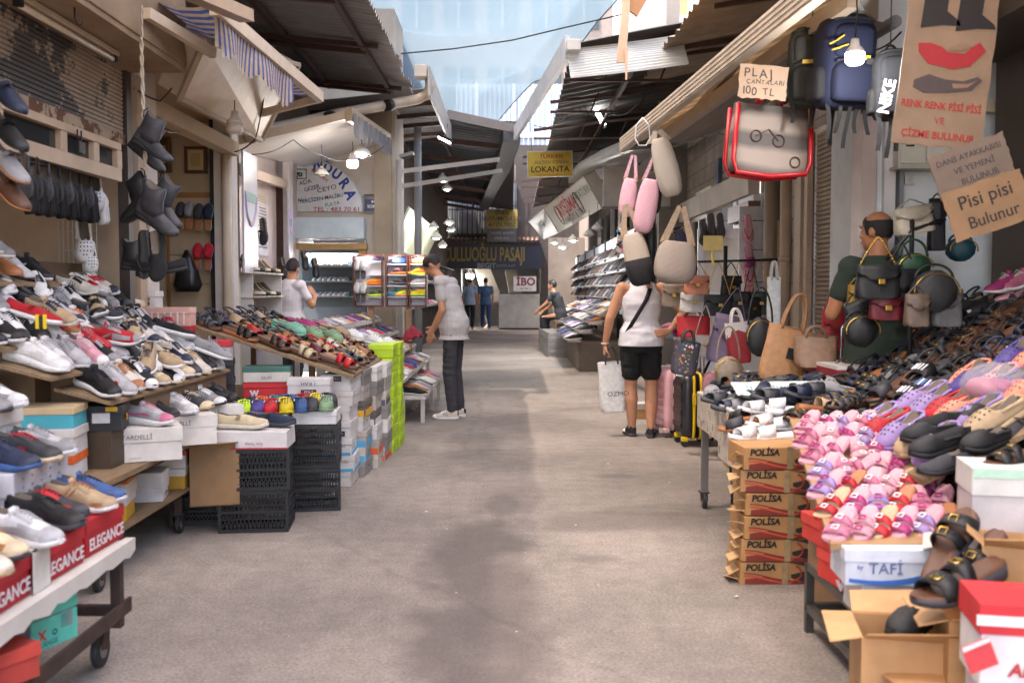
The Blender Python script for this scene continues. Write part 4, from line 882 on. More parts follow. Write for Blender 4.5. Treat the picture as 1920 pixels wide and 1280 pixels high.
def finish_labels():
 """turn «what|ordinal|where» into plain labels; the ordinal goes where the first part alone already says which"""
 import collections
 L_=collections.Counter((o['label'].split('|')[0],o['label'].split('|')[2])for o in SHOES if '|' in o['label'])
 for o in SHOES:
  if '|' in o['label']:
   a,n_,pl=o['label'].split('|')
   o['label']=f'{a} {pl}' if L_[(a,pl)]==1 else f'{a} {pl}, {n_} from camera'
def tier(kind,p0,p1,n,yaw,pitch,palette,place,group,jit=.02,yj=.12,board=None,roll=0,lift=0,sc=1.,bw=.3):
 """a row of shoes from p0 to p1; palette: list of (colour, sole, trim) taken in turn, or a function; board: MB that gets the plank under them"""
 p0,p1=Vector(p0),Vector(p1)
 for i in range(n):
  k=kind[i%len(kind)]if isinstance(kind,(list,tuple))else kind
  c=palette[i%len(palette)]if isinstance(palette,list)else palette(i)
  if not isinstance(c,tuple):c=(c,)
  if c[0]is None:continue
  t=(i+.5)/n;p=p0.lerp(p1,t)+Vector((rs.uniform(-jit,jit),rs.uniform(-jit,jit)*.5,lift))
  put(k,XF(p,yaw+rs.uniform(-yj,yj)+(rs.choice((-.5,.45,.6))if yj>.2 and rs.random()<.1 else 0),pitch+rs.uniform(-.04,.04),roll+rs.uniform(-.05,.05),sc*rs.uniform(.97,1.03)),*c,group=group,place=place)
 if board is not None:
  d=p1-p0;M=XF((p0+p1)/2,math.atan2(d.y,d.x)-R(90),0,0)
  Mt=Matrix.Translation((p0+p1)/2)@Matrix.Rotation(yaw,4,'Z')@Matrix.Rotation(pitch,4,'Y')
  board.box((0,0,-.009),(bw,d.length+.04,.016),Mt)
def shoebox(loc,rz,size,body,lid=None,label='',group=None,txt=(),lidh=.38,stripes=(),openlid=False,cat='shoe box',name='shoe_box',tilt=0):
 """front faces local -Y; loc = middle of the bottom; txt: (string, size, colour, x, z, face) face 'f' front, 's' the +X end, 'n' the -X end, 'l' lid front"""
 w_,d,h=size;t=thing(name,label,cat,M=XF(loc,rz+rs.uniform(-.03,.03),tilt),group=group);lid=lid or body;hl=h*lidh
 j=lambda a:rs.uniform(-a,a)
 m=MB();m.add([(-w_/2,-d/2,0),(w_/2,-d/2,0),(w_/2,d/2,0),(-w_/2,d/2,0)]+[(s*(w_/2-.002)+j(.002),q*(d/2-.002)+j(.002),h-.004)for s,q in((-1,-1),(1,-1),(1,1),(-1,1))],[(3,2,1,0),(4,5,6,7),(0,1,5,4),(1,2,6,5),(2,3,7,6),(3,0,4,7)])
 m.build('carton',O_CARD,t,color=body,bevel=.0022)
 if lidh:
  m=MB();b_=h-hl
  m.add([(s*(w_/2+.004+j(.0015)),q*(d/2+.004+j(.0015)),b_)for s,q in((-1,-1),(1,-1),(1,1),(-1,1))]+[(s*(w_/2+.003),q*(d/2+.003),h+j(.0015))for s,q in((-1,-1),(1,-1),(1,1),(-1,1))],[(3,2,1,0),(4,5,6,7),(0,1,5,4),(1,2,6,5),(2,3,7,6),(3,0,4,7)])
  m.build('lid',O_CARD,t,color=lid,bevel=.0025)
 yo=-d/2-.0055;xo=w_/2+.0055
 for s in txt:
  st,sz,c,x,z,face=s[:6];kw=s[6]if len(s)>6 else{}
  rl=kw.pop('roll',0)if kw else 0
  M=front(x,yo,z,rl)if face in 'fl' else Matrix.Rotation(R(90 if face=='s' else-90),4,'Z')@front(x,-xo,z,rl)
  text(st,sz,M,c,t,**kw)
 for(x,z,ww,hh,c,face,*nm)in stripes:
  m=MB()
  if face=='f':m.box((x,yo+.001,z),(ww,.003,hh))
  elif face=='s':m.box((xo-.001,x,z),(.003,ww,hh))
  elif face=='t':m.box((x,z,h+.001),(ww,hh,.003))
  else:m.box((-xo+.001,x,z),(.003,ww,hh))
  m.build(nm[0]if nm else 'printed_band',O_INK,t,color=c)
 return t
def crate(loc,rz,label,group='black plastic crates',w_=.36,d=.3,h=.235,col=None):
 t=thing('plastic_crate',label,'crate',loc,rz,group);m=MB()
 for s in(-1,1):
  for q in(-1,1):m.box((s*(w_/2-.009),q*(d/2-.009),h/2),(.018,.018,h))
 for z,th in((.01,.02),(h*.5,.014),(h-.01,.02)):
  for q in(-1,1):m.box((0,q*(d/2-.005),z),(w_-.03,.010,th));m.box((q*(w_/2-.005),0,z),(.010,d-.03,th))
 m.build('frame',M_DARK if col is None else O_PLA,t,color=col)
 m=MB()
 for q in(-1,1):
  n=16
  for k in range(n):
   for z0,z1 in((.02,h*.49),(h*.52,h-.02)):
    x=-w_/2+.02+(w_-.04)*k/n;dx=(w_-.04)/n
    m.bar((x,q*(d/2-.006),z0),(x+dx*1.6 if k<n-1 else x+dx,q*(d/2-.006),z1),.0045,.005)
    m.bar((min(x+dx*1.6,w_/2-.02),q*(d/2-.006),z0),(x,q*(d/2-.006),z1),.0045,.005)
  n2=12
  for k in range(n2):
   for z0,z1 in((.02,h*.49),(h*.52,h-.02)):
    y=-d/2+.02+(d-.04)*k/n2;dy=(d-.04)/n2
    m.bar((q*(w_/2-.006),y,z0),(q*(w_/2-.006),y+dy,z1),.0045,.005)
  for z in(h*.17,h*.33,h*.67,h*.83):m.box((q*(w_/2-.005),0,z),(.008,d-.03,.008));m.box((0,q*(d/2-.005),z),(w_-.03,.008,.006))
 m.build('lattice',M_DARK if col is None else O_PLA,t,color=col)
 m=MB();m.box((0,0,.006),(w_-.02,d-.02,.006));m.build('bottom',M_DARK if col is None else O_PLA,t,color=col)
 return t
def caster(parent,x,y,r_=.045,rz=0):
 m=MB();m.tube([(x-.012,y,r_),(x+.012,y,r_)],r_,18);w0=m.build('caster_wheel',O_RUB,parent,color=C('#2a2a2c'),bevel=.004)
 m=MB();m.tube([(x-.0145,y,r_),(x+.0145,y,r_)],r_*.5,14);m.build('hub',O_PLA,w0,color=C('#6b6660'))
 m=MB()
 for s in(-1,1):m.bar((x+s*.018,y,r_),(x+s*.018,y+.015,r_*2.1),.004,r_*.9,(0,1,0))
 m.box((x,y+.015,r_*2.15),(.06,.07,.006));m.build('caster_fork',M_RUST,parent)
def bag(name,M,label,col,size=(.26,.09,.18),kind='hand',group=None,col2=None,cat='handbag',strap=.25,chain=False,clasp=True):
 """hand: flap bag with a strap; tote: open top with two handles; origin at the bottom middle, front -Y"""
 t=thing(name,label,cat,M=M,group=group);w_,d,h=size;mt=O_LEA if kind!='cloth' else O_FAB
 m=MB();m.smooth=True;rings=[]
 zs=(0,.02,.1,.3,.6,.85,.96,1.)if kind!='tote' else(0,.03,.15,.4,.7,.9,.98,1.)
 for z in zs:
  k={0:.82,.02:.93,.03:.93,.1:1.,.15:1.}.get(z,1.-(.10 if kind=='hand' else-.04)*(z-.1));dd=1-.55*z if kind!='round' else math.sqrt(max(.05,1-(2*z-1)**2))
  if kind=='round':k=math.sqrt(max(.06,1-(2*z-1)**2));dd=.5+.5*k
  pts=[]
  for i in range(24):
   a=2*math.pi*i/24;cs,sn=math.cos(a),math.sin(a);e=.45 if kind!='round' else .8
   pts.append((w_/2*k*(1 if cs>0 else-1)*abs(cs)**e*(1+.015*math.sin(9*z+i)),d/2*dd*(1 if sn>0 else-1)*abs(sn)**.8*(1+.1*math.sin(5*z+i*1.3)),h*z))
  rings.append(pts)
 m.loft(rings);m.build('body',mt,t,color=col)
 if kind=='hand':
  m=MB();m.smooth=True
  m.loft([[(x*w_*.47,-d/2*(1-.55*z)-.008-.01*(1-abs(2*x)),h*z-(0 if z>.5 else .25*h*(abs(x)*1.2)**2*-1))for x in(-1,-.75,-.5,-.25,0,.25,.5,.75,1)]for z in(1.0,.85,.65,.48)],False,False);m.build('flap',mt,t,color=col2 or tuple(k*.85 for k in col),solid=.004)
  if clasp:
   m=MB();m.box((0,-d*.5-.012,h*.5),(.035,.012,.028));m.build('clasp',M_BRASS,t,bevel=.003)
  m=MB();n=22;pts=[(w_*.42*(1-2*k/n),.0,h*.93+strap*(1-abs(1-2*k/n)**1.25))for k in range(n+1)]
  if chain:
   for k in range(n):m.ball(Vector(pts[k]).lerp(Vector(pts[k+1]),.5),(.006,.005,.007),None,6,4)
   m.tube(pts,.003,5);m.build('chain_strap',M_BRASS,t)
  else:m.tube(pts,.005,6);m.build('strap',mt,t,color=tuple(k*.8 for k in col))
 elif kind in('tote','cloth'):
  for s in(-1,1):
   m=MB();m.tube([(w_*.24*math.cos(a),s*d*.22,h*.95+strap*math.sin(a))for a in[math.pi*k/16 for k in range(17)]],.009,6);m.build('handle',mt,t,color=col2 or tuple(k*.8 for k in col))
  m=MB();m.tube([(w_/2*.93*math.cos(a),d/2*.45*math.sin(a),h)for a in[2*math.pi*k/24 for k in range(25)]],.005,5);m.build('top_hem',mt,t,color=tuple(k*.7 for k in col))
 else:
  m=MB();m.tube([(w_*.4*math.cos(a),0,h*.8+strap*math.sin(a))for a in[math.pi*k/16 for k in range(17)]],.007,6);m.build('strap',mt,t,color=tuple(k*.8 for k in col))
  m=MB();m.tube([(w_*.48*math.cos(a),-d*.38,h*.5+h*.42*math.sin(a))for a in[math.pi*k/12 for k in range(-1,14)]],.004,5);m.build('zip',M_BRASS,t)
 return t
def suitcase(M,label,col,zipc,size=(.36,.24,.52),ribs=4,wheels='#222222',handle=.35,cat='suitcase'):
 t=thing('suitcase',label,cat,M=M,group='trolley suitcases');w_,d,h=size
 def shell(y0,y1,nm):
  m=MB();m.smooth=True;rings=[]
  for k,(q,ins)in enumerate(((0,.0),(.6,.004),(.85,.02),(1,.05))):
   y=lerp(y0,y1,q);pts=[]
   for i in range(40):
    a=2*math.pi*i/40;cs,sn=math.cos(a),math.sin(a);pts.append(((w_/2-ins)*(1 if cs>0 else-1)*abs(cs)**.3,y,.07+h/2+(h/2-ins)*(1 if sn>0 else-1)*abs(sn)**.3))
   rings.append(pts)
  m.loft(rings);m.build(nm,O_PLA,t,color=col)
  m=MB();m.smooth=True
  for k in range(ribs):
   z=.07+h*(.2+.62*k/max(1,ribs-1));m.loft([[(x,y1+dy*(1 if y1>y0 else-1),z+dz)for x in(-w_*.40,-w_*.3,0,w_*.3,w_*.40)]for dz,dy in((-.03,-.004),(-.018,.005),(.018,.005),(.03,-.004))],False,False)
  m.build('pressed_rib',O_PLA,t,color=tuple(k*.9 for k in col))
 shell(-.012,-d/2,'front_shell');shell(.012,d/2,'back_shell')
 for yy in(-.03,.03):
  m=MB();m.tube([((w_/2+.002)*(1 if math.cos(a)>0 else-1)*abs(math.cos(a))**.3,yy,.07+h/2+(h/2+.002)*(1 if math.sin(a)>0 else-1)*abs(math.sin(a))**.3)for a in[2*math.pi*k/40 for k in range(40)]],.013,6,True);m.build('zip',O_PLA,t,color=zipc)
 for s in(-1,1):
  for q in(-1,1):
   m=MB();m.tube([(s*(w_/2-.05)-.02,q*(d/2-.035),.026),(s*(w_/2-.05)+.02,q*(d/2-.035),.026)],.026,12);wl=m.build('wheel',O_RUB,t,color=C(wheels))
   m=MB();m.box((s*(w_/2-.05),q*(d/2-.035),.066),(.06,.05,.04));m.build('wheel_mount',O_PLA,t,color=zipc,bevel=.008)
 m=MB()
 for s in(-1,1):m.tube([(s*.06,d*.3,h),(s*.06,d*.3,h+.07+handle)],.007,6)
 m.build('trolley_rod',M_CHROME,t)
 m=MB();m.box((0,d*.3,h+.08+handle),(.15,.03,.03));m.build('handle_grip',O_PLA,t,color=zipc,bevel=.008)
 m=MB();m.box((0,0,.07+h+.012),(.14,.03,.02));m.build('carry_handle',O_PLA,t,color=zipc,bevel=.006)
 m=MB();m.box((w_/2+.008,-.03,.07+h*.62),(.014,.035,.1));m.build('side_handle',O_PLA,t,color=zipc,bevel=.006)
 return t
def backpack(M,label,col,trim,size=(.36,.2,.5),straps=4,logo=None,acc=None):
 t=thing('backpack',label,'backpack',M=M,group='hanging backpacks');w_,d,h=size
 def pod(nm,c,s,e=.35,col_=col):
  m=MB();m.smooth=True;rings=[]
  for z in(0,.03,.1,.3,.55,.8,.93,.985,1):
   k={0:.7,.03:.88,.1:.97,.93:.84,.985:.62,1:.4}.get(z,1);pts=[]
   for i in range(24):
    a=2*math.pi*i/24;cs,sn=math.cos(a),math.sin(a);pts.append((c[0]+s[0]/2*k*(1 if cs>0 else-1)*abs(cs)**e*(1+.02*math.sin(z*14+i)),c[1]+s[1]/2*k*(1 if sn>0 else-1)*abs(sn)**.6,c[2]+s[2]*z))
   rings.append(pts)
  m.loft(rings);return m.build(nm,O_FAB,t,color=col_)
 pod('body',(0,0,0),(w_,d,h));pod('front_pocket',(0,-d*.48,h*.05),(w_*.8,d*.5,h*.42),.35,tuple(k*.85 for k in col));pod('upper_pocket',(0,-d*.42,h*.52),(w_*.74,d*.35,h*.34))
 for s in(-1,1):pod('side_pocket',(s*w_*.5,0,h*.08),(w_*.24,d*.7,h*.36),.5,trim)
 for z in(.46,.9):
  m=MB();m.tube([(w_*.38*math.cos(a),-d*.62-.02*math.sin(a)+(.04 if z>.5 else 0),h*z+.015*math.sin(a))for a in[math.pi*k/10 for k in range(11)]],.005,5);m.build('zip',O_RUB,t,color=trim)
 for k in range(straps):
  x=w_*(-.4+.8*k/max(1,straps-1));m=MB();L_=rs.uniform(.12,.26);m.loft([[(x+dx+.01*math.sin(q*3+k),-d*.3-.02*math.sin(q*2+k),.03-L_*q)for dx in(-.011,.011)]for q in(0,.25,.5,.75,1)],False,False);m.build('hanging_strap',O_FAB,t,color=C('#121214'),solid=.002)
 m=MB();m.tube([(0.03*math.cos(a),d*.4,h*.96+.05*math.sin(a))for a in[math.pi*k/8 for k in range(9)]],.007,6);m.tube([(0,d*.4,h+.04),(0,d*.4,h+.3)],.003,4);m.build('top_loop',O_FAB,t,color=trim)
 if acc:
  m=MB();m.box((0,-d*.74,h*.5),(w_*.42,.006,.02));m.build('label_band',O_INK,t,color=acc);m=MB();m.box((w_*.2,-d*.75,h*.46),(.035,.014,.03));m.build('clip',O_PLA,t,color=C('#3a3a3c'))
 if logo:logo(t,w_,d,h)
 return t
def carton(loc,rz,size,label,group=None,flaps=True,col=C('#b98b5c'),cat='cardboard box',name='cardboard_box',extra=None,hollow=True):
 """open topped corrugated carton with bent flaps"""
 w_,d,h=size;t=thing(name,label,cat,loc,rz+rs.uniform(-.05,.05),group);m=MB();T_=.005
 m.box((0,0,T_/2),(w_,d,T_))
 for s in(-1,1):m.box((0,s*(d/2-T_/2),h/2),(w_,T_,h));m.box((s*(w_/2-T_/2),0,h/2),(T_,d-2*T_,h))
 m.build('carton',O_CARD,t,color=col)
 if flaps:
  for q,(ax,s)in enumerate((('x',-1),('x',1),('y',-1),('y',1))):
   a=rs.uniform(-.5,1.0);fl=(w_ if ax=='y' else d)*.36;m=MB()
   n=(0,s)if ax=='y' else(s,0);e=w_/2-.004 if ax=='y' else d/2-.004
   o_=(0,s*d/2)if ax=='y' else(s*w_/2,0);tx=(1,0)if ax=='y' else(0,1)
   P0=[Vector((o_[0]+tx[0]*k*e,o_[1]+tx[1]*k*e,h))for k in(-1,1)];dv=Vector((n[0]*math.cos(a),n[1]*math.cos(a),math.sin(a)*.8-.1))*fl
   m.slab([P0[0],P0[1],P0[1]+dv+Vector((0,0,.015)),P0[0]+dv],Vector((0,0,.004)));m.build('flap',O_CARD,t,color=tuple(k*1.08 for k in col))
 if extra:extra(t,w_,d,h)
 return t
M_BULB=emit('lit_bulb',(1,.97,.92),9.);M_BULBC=emit('lit_cool_lamp',(.85,.94,1),9.)
def bulb(p,r_,label,cord=.2,cool=False,shade=False,power=0,lit=True,name='hanging_bulb'):
 t=thing(name,label,'light bulb',p,0,'hanging lamps')
 mt=(M_BULBC if cool else M_BULB)if lit else O_PLA
 m=MB();m.lathe([(.001,-r_*1.25),(r_*.7,-r_*1.2),(r_,-r_*.9),(r_,0)],16);m.build('glass',mt,t,color=C('#d8d0c4'))
 m=MB();m.lathe([(r_,0),(r_*.92,r_*.35),(r_*.5,r_*.8),(r_*.42,r_*1.5),(.004,r_*1.5)],16);m.build('cap',O_PLA,t,color=C('#cfcac2')if not shade else C('#bcbcba'))
 if shade:
  m=MB();m.smooth=True;m.lathe([(r_*1.9,-r_*.9),(r_*1.75,-r_*.2),(r_*.8,r_*.9),(r_*.75,r_*.85),(r_*1.65,-r_*.25),(r_*1.8,-r_*.9)],20);m.build('shade',O_PAINT,t,color=C('#c7c5bf'))
 m=MB();m.tube([(0,0,r_*1.5),(.008,0,r_*1.5+cord*.5),(0,0,r_*1.5+cord)],.004,5);m.build('cord',M_DARK,t)
 if power:
  ld=bpy.data.lights.new('bulb_light','POINT');ld.energy=power;ld.shadow_soft_size=r_;ld.color=(.88,.95,1)if cool else(1,.94,.85);lo=bpy.data.objects.new('bulb_light',ld);COL.objects.link(lo);lo.parent=t;lo.location=(0,0,-r_*1.6)
 return t
def hand(s,size,x,z,c,t,y,seed=1):
 """hand drawn capitals: every letter set by itself, a little askew"""
 r_=random.Random(seed);ws=[]
 for ch in s:
  me=text_mesh(ch,size,.004,0)if ch!=' ' else None;ws.append((max(v.co.x for v in me.vertices)-min(v.co.x for v in me.vertices)if me and len(me.vertices)else size*.3)+size*.13)
 x-=sum(ws)/2
 for ch,w_ in zip(s,ws):
  if ch!=' ':text(ch,size,front(x+w_/2,y,z+r_.uniform(-.06,.06)*size,R(r_.uniform(-7,7)))@Matrix.Scale(r_.uniform(.88,1.12),4),c,t,bold=.004)
  x+=w_
def cardsign(name,M,label,w_,h,col,lines,cat='sign',th=.006,notch=0):
 """hand made card sign facing local -Y; lines: (text, size, x, z, colour, kw)"""
 t=thing(name,label,cat,M=M);m=MB();r_=random.Random(len(label));n=10;pts=[]
 for i in range(n):pts.append((-w_/2+w_*i/n,-h/2+r_.uniform(-1,1)*.006))
 for i in range(n):pts.append((w_/2+r_.uniform(-1,1)*.004,-h/2+h*i/n))
 for i in range(n):pts.append((w_/2-w_*i/n,h/2+r_.uniform(-1,1)*.004))
 for i in range(n):pts.append((-w_/2+r_.uniform(-1,1)*.004,h/2-h*i/n))
 m.prism(pts,-th/2,th/2,Matrix.Rotation(R(90),4,'X'));m.build('card',O_CARD,t,color=col)
 for i,(s,z_,x,z,c,*kw)in enumerate(lines):
  if kw and kw[0].get('hand'):hand(s,z_,x,z,c,t,-th/2-.0012,i+3)
  else:text(s,z_,front(x,-th/2-.0012,z),c,t,**(kw[0]if kw else{}))
 return t
SKIN,SKIN2=C('#c08a6c'),C('#b5805f')
def skinmat(c,name):return mat(name,c,.55,var=.12,scale=18,wcoord=False)
M_SKIN=skinmat(C('#b98364'),'skin');M_SKIN2=skinmat(C('#a8714f'),'tanned_skin')
M_HAIR=mat('dark_hair',C('#1a1412'),.6,var=.4,scale=60,bump=.6,bscale=160,wcoord=False)
M_HAIRB=mat('blonde_hair',C('#8f5f34'),.6,var=.5,scale=40,bump=.7,bscale=120,wcoord=False)
O_CLOTH=mat('cloth_any',None,.9,var=.08,scale=9,bump=.55,bscale=13,wcoord=False)
def remesh(mb,name,m,parent,voxel,smooth=6,color=None):
 o=mb.build('tmp',m);md=o.modifiers.new('r','REMESH');md.mode='VOXEL';md.voxel_size=voxel;md.use_smooth_shade=True
 s=o.modifiers.new('s','SMOOTH');s.factor=.5;s.iterations=smooth
 dg=bpy.context.evaluated_depsgraph_get();me=bpy.data.meshes.new_from_object(o.evaluated_get(dg));bpy.data.objects.remove(o)
 me.polygons.foreach_set('use_smooth',[True]*len(me.polygons));me.materials.clear()
 for x in(m if isinstance(m,(list,tuple))else[m]):me.materials.append(x)
 o=bpy.data.objects.new(name,me);COL.objects.link(o);o.parent=parent
 if color:o.color=(*color,1)
 return o
def eloft(m,secs,n=20):
 """torso: ellipse sections (cx, cy, cz, rx, ry)"""
 m.smooth=True;m.loft([[(cx+rx*math.cos(2*math.pi*k/n),cy+ry*math.sin(2*math.pi*k/n),cz)for k in range(n)]for cx,cy,cz,rx,ry in secs])
def person(label,M,J,skin=M_SKIN,hair=M_HAIR,top=None,bottom=None,shoe=None,sleeve=.55,tank=False,short=False,vox=.008,hairlen='short',bald=False,build=1.,group=None,fem=False,extra=None,hemz=None,shoe_kind='sn0',shoe_cols=None):
 """J: joints in the person's own frame, facing +Y, right side +X"""
 t=thing('person',label,'person',M=M,group=group);V={k:Vector(v)for k,v in J.items()};m=MB()
 ch,wa,pe,nk,hd=V['chest'],V['waist'],V['pelvis'],V['neck'],V['head'];b_=build
 def torso(m,g,top_=True,zlo=None):
  hipw=(.172 if fem else .160)*b_
  secs=[(pe.x,pe.y,pe.z-.11,hipw*.86+g,.105*b_+g),(pe.x,pe.y,pe.z-.03,hipw+g,.128*b_+g),(pe.x,pe.y,pe.z+.05,hipw*.97+g,.12*b_+g),(wa.x,wa.y,wa.z,(.142 if not fem else .138)*b_+g,.105*b_+g),(lerp(wa,ch,.5).x,lerp(wa,ch,.5).y,lerp(wa,ch,.5).z,.155*b_+g,.112*b_+g),(ch.x,ch.y,ch.z,.172*b_+g,.118*b_+g),(ch.x,ch.y,ch.z+.09,.165*b_+g,.1*b_+g),(nk.x,nk.y,nk.z-.03,.1*b_+g,.07*b_+g),(nk.x,nk.y,nk.z,.062+g,.058+g)]
  if zlo:secs=[(pe.x,pe.y,zlo,hipw*1.02+g*1.9,.128*b_+g*2.1)]+[(a,b,c,d+(g*.7 if c<wa.z-.02 else 0),e+(g*1. if c<wa.z-.02 else 0))for a,b,c,d,e in secs if c>zlo+.02]
  eloft(m,secs)
  for s in 'LR':m.caps(ch+Vector((0,0,.1)),.06+g,V['sho'+s]+Vector((0,0,-.005)),.05*b_+g)
 torso(m,0);m.caps(nk-Vector((0,0,.05)),.058,hd-Vector((0,.015,.06)),.052)
 Q=Matrix.Translation(hd)@Euler((V['look'].x,V['look'].y,V['look'].z),'ZYX').to_matrix().to_4x4()if 'look' in V else Matrix.Translation(hd)
 def hb(c,r_):m.ball(Q@Vector(c),r_,Q.to_3x3(),14,10)
 hb((0,-.008,.02),(.074,.096,.098));hb((0,.03,-.045),(.058,.064,.068));hb((0,.062,-.085),(.03,.028,.025))
 m.caps(Q@Vector((0,.086,.012)),.011,Q@Vector((0,.106,-.026)),.0145);hb((0,.084,-.058),(.024,.014,.008));hb((0,.082,-.07),(.02,.013,.008));hb((0,.078,.03),(.055,.016,.01))
 for s in(-1,1):hb((s*.076,-.008,-.012),(.010,.02,.031));hb((s*.034,.074,-.025),(.022,.014,.016))
 for s in 'LR':
  sg=-1 if s=='L' else 1
  m.caps(V['hip'+s],.086*b_,V['kne'+s],.056*b_);m.caps(V['kne'+s],.054*b_,lerp(V['kne'+s],V['ank'+s],.35)+Vector((0,-.012,0)),.058*b_);m.caps(lerp(V['kne'+s],V['ank'+s],.35)+Vector((0,-.012,0)),.057*b_,V['ank'+s],.036)
  ft=V['toe'+s];m.caps(V['ank'+s]-Vector((0,0,.03)),.036,ft,.026)
  m.caps(V['sho'+s],.052*b_,V['elb'+s],.041*b_);m.caps(V['elb'+s],.041*b_,lerp(V['elb'+s],V['wri'+s],.3),.04*b_);m.caps(lerp(V['elb'+s],V['wri'+s],.3),.04*b_,V['wri'+s],.026)
  wr=V['wri'+s];hn=V['han'+s];d=(hn-wr).normalized()
  pn=V.get('palm'+s,Vector((-sg,0,0)));pn=(pn-d*pn.dot(d)).normalized();sd=d.cross(pn)*1.0
  cc=wr+d*.05
  for k in(-1,0,1):m.caps(wr+d*.01+sd*k*.012,.017,wr+d*.085+sd*k*.024,.0135)
  curl=V['curl'+s].x if 'curl'+s in V else .5
  for k,ln in enumerate((.066,.076,.07,.055)):
   o_=(k-1.5)*.0205;p=wr+d*.09+sd*o_;a=curl*.6;q=p+(d*math.cos(a)+pn*math.sin(a))*ln*.5;a=curl*1.5;e=q+(d*math.cos(a)+pn*math.sin(a))*ln*.5
   m.caps(p,.0095,q,.0088);m.caps(q,.0088,e,.0072)
  ts=V['thumb'+s].x if 'thumb'+s in V else 1
  p=wr+d*.03+sd*ts*.028;q=p+(d*.7+sd*ts*.55+pn*.35).normalized()*.04;e=q+(d*.85+sd*ts*.1+pn*.5).normalized()*.034;m.caps(p,.013,q,.011);m.caps(q,.011,e,.0085)
 body=remesh(m,'body',skin,t,vox)
 for s in(-1,1):
  m=MB();m.ball(Q@Vector((s*.032,.085,.008)),(.0125,.008,.007),Q.to_3x3(),10,6);m.build('eye',O_PLA,t,color=C('#d8d2cc'))
  m=MB();m.ball(Q@Vector((s*.032,.0915,.008)),(.0055,.003,.0055),Q.to_3x3(),8,5);m.build('iris',O_PLA,t,color=C('#2a1c14'))
  m=MB();m.caps(Q@Vector((s*.014,.096,.03)),.004,Q@Vector((s*.05,.082,.031)),.003,6);m.build('eyebrow',hair,t)
 m=MB();m.caps(Q@Vector((-.02,.094,-.063)),.0035,Q@Vector((.02,.094,-.063)),.0035,6);m.build('lips',O_PLA,t,color=C('#8f4f45'))
 dn_=lambda y:.066 if y<-.35 else(.05 if bald else .028)if y<.45 else 0.
 m=MB();m.smooth=True;rings=[]
 zl=-.02 if not bald else-.045;nv=12
 for i in range(nv+1):
  a=math.pi*.5*i/nv;z=.02+.1035*math.sin(a);r_=math.cos(a);pts=[]
  for k in range(28):
   th=2*math.pi*k/28;y=math.sin(th);x=math.cos(th);fr=max(0,y)**2
   zz=z+.045*fr*(1-i/nv)+rs.uniform(-.0015,.0015);dn=dn_(y)*max(0,(1-i/2))if i<2 else 0
   fz=math.sqrt(max(.03,1-((zz-dn-.02)/.104)**2));kk=1.05+.03*i/nv;pts.append(Q@Vector((x*.074*fz*kk,-.008+y*.096*fz*kk,zz-dn)))
  rings.append(pts)
 if bald:rings=rings[:4]
 m.loft(rings,True,False)
 if not bald:m.add(rings[-1],[tuple(range(28))])
 m.build('hair',hair,t,solid=0)
 if hairlen=='tail':
  m=MB();m.caps(Q@Vector((0,-.09,.02)),.045,Q@Vector((0,-.12,-.06)),.05);m.caps(Q@Vector((0,-.12,-.06)),.05,Q@Vector((.01,-.125,-.17)),.035);m.caps(Q@Vector((0.01,-.125,-.17)),.035,Q@Vector((.015,-.12,-.25)),.015);remesh(m,'ponytail',hair,t,.008,3)
 if top:
  m=MB();torso(m,.014 if fem else .021,True,hemz or pe.z-.1)
  if not tank:
   for s in 'LR':m.caps(V['sho'+s],.056*b_,lerp(V['sho'+s],V['elb'+s],sleeve),.062*b_)
  o=remesh(m,'tshirt' if not tank else 'tank_top',O_CLOTH,t,vox,3,color=top)
  cut=nk.z-.005 if not tank else nk.z-.03
  bm=bmesh.new();bm.from_mesh(o.data);
  bmesh.ops.delete(bm,geom=[v for v in bm.verts if(v.co-Vector((nk.x,nk.y+.01,nk.z+.035))).length<(.078 if not tank else .085)],context='VERTS')
  if tank:
   bmesh.ops.delete(bm,geom=[v for v in bm.verts if any((v.co-V['sho'+s]).length<.085 for s in 'LR')],context='VERTS')
  r2=random.Random(4)
  for v in bm.verts:
   k=.0035*mnoise.noise(Vector((v.co.x*9,v.co.y*9,v.co.z*22)))+.004*mnoise.noise(v.co*11);v.co+=Vector((v.co.x-pe.x,v.co.y-pe.y,0)).normalized()*k*1.3
  bm.to_mesh(o.data);bm.free()
 if bottom:
  m=MB();hipw=(.172 if fem else .160)*b_+.009
  eloft(m,[(pe.x,pe.y,pe.z-.14,hipw*.96,.125*b_),(pe.x,pe.y,pe.z-.05,hipw*.97,.128*b_),(wa.x,wa.y,pe.z+.05,hipw*.86,.105*b_)])
  for s in 'LR':
   if short:m.caps(V['hip'+s],.102*b_,lerp(V['hip'+s],V['kne'+s],.7),.09*b_)
   else:m.caps(V['hip'+s],.088*b_,V['kne'+s],.076*b_);m.caps(V['kne'+s],.078*b_,lerp(V['kne'+s],V['ank'+s],.93),.056)
  o=remesh(m,'shorts' if short else 'trousers',O_CLOTH,t,vox,3,color=bottom)
  if not short:
   bm=bmesh.new();bm.from_mesh(o.data);bmesh.ops.delete(bm,geom=[v for v in bm.verts if v.co.z>(hemz or pe.z-.1)+.05],context='VERTS');bm.to_mesh(o.data);bm.free()
  for v in o.data.vertices:
   k=.0045*mnoise.noise(Vector((v.co.x*8,v.co.y*8,v.co.z*26)));c=pe;v.co+=Vector((v.co.x,v.co.y-pe.y,0)).normalized()*k*2
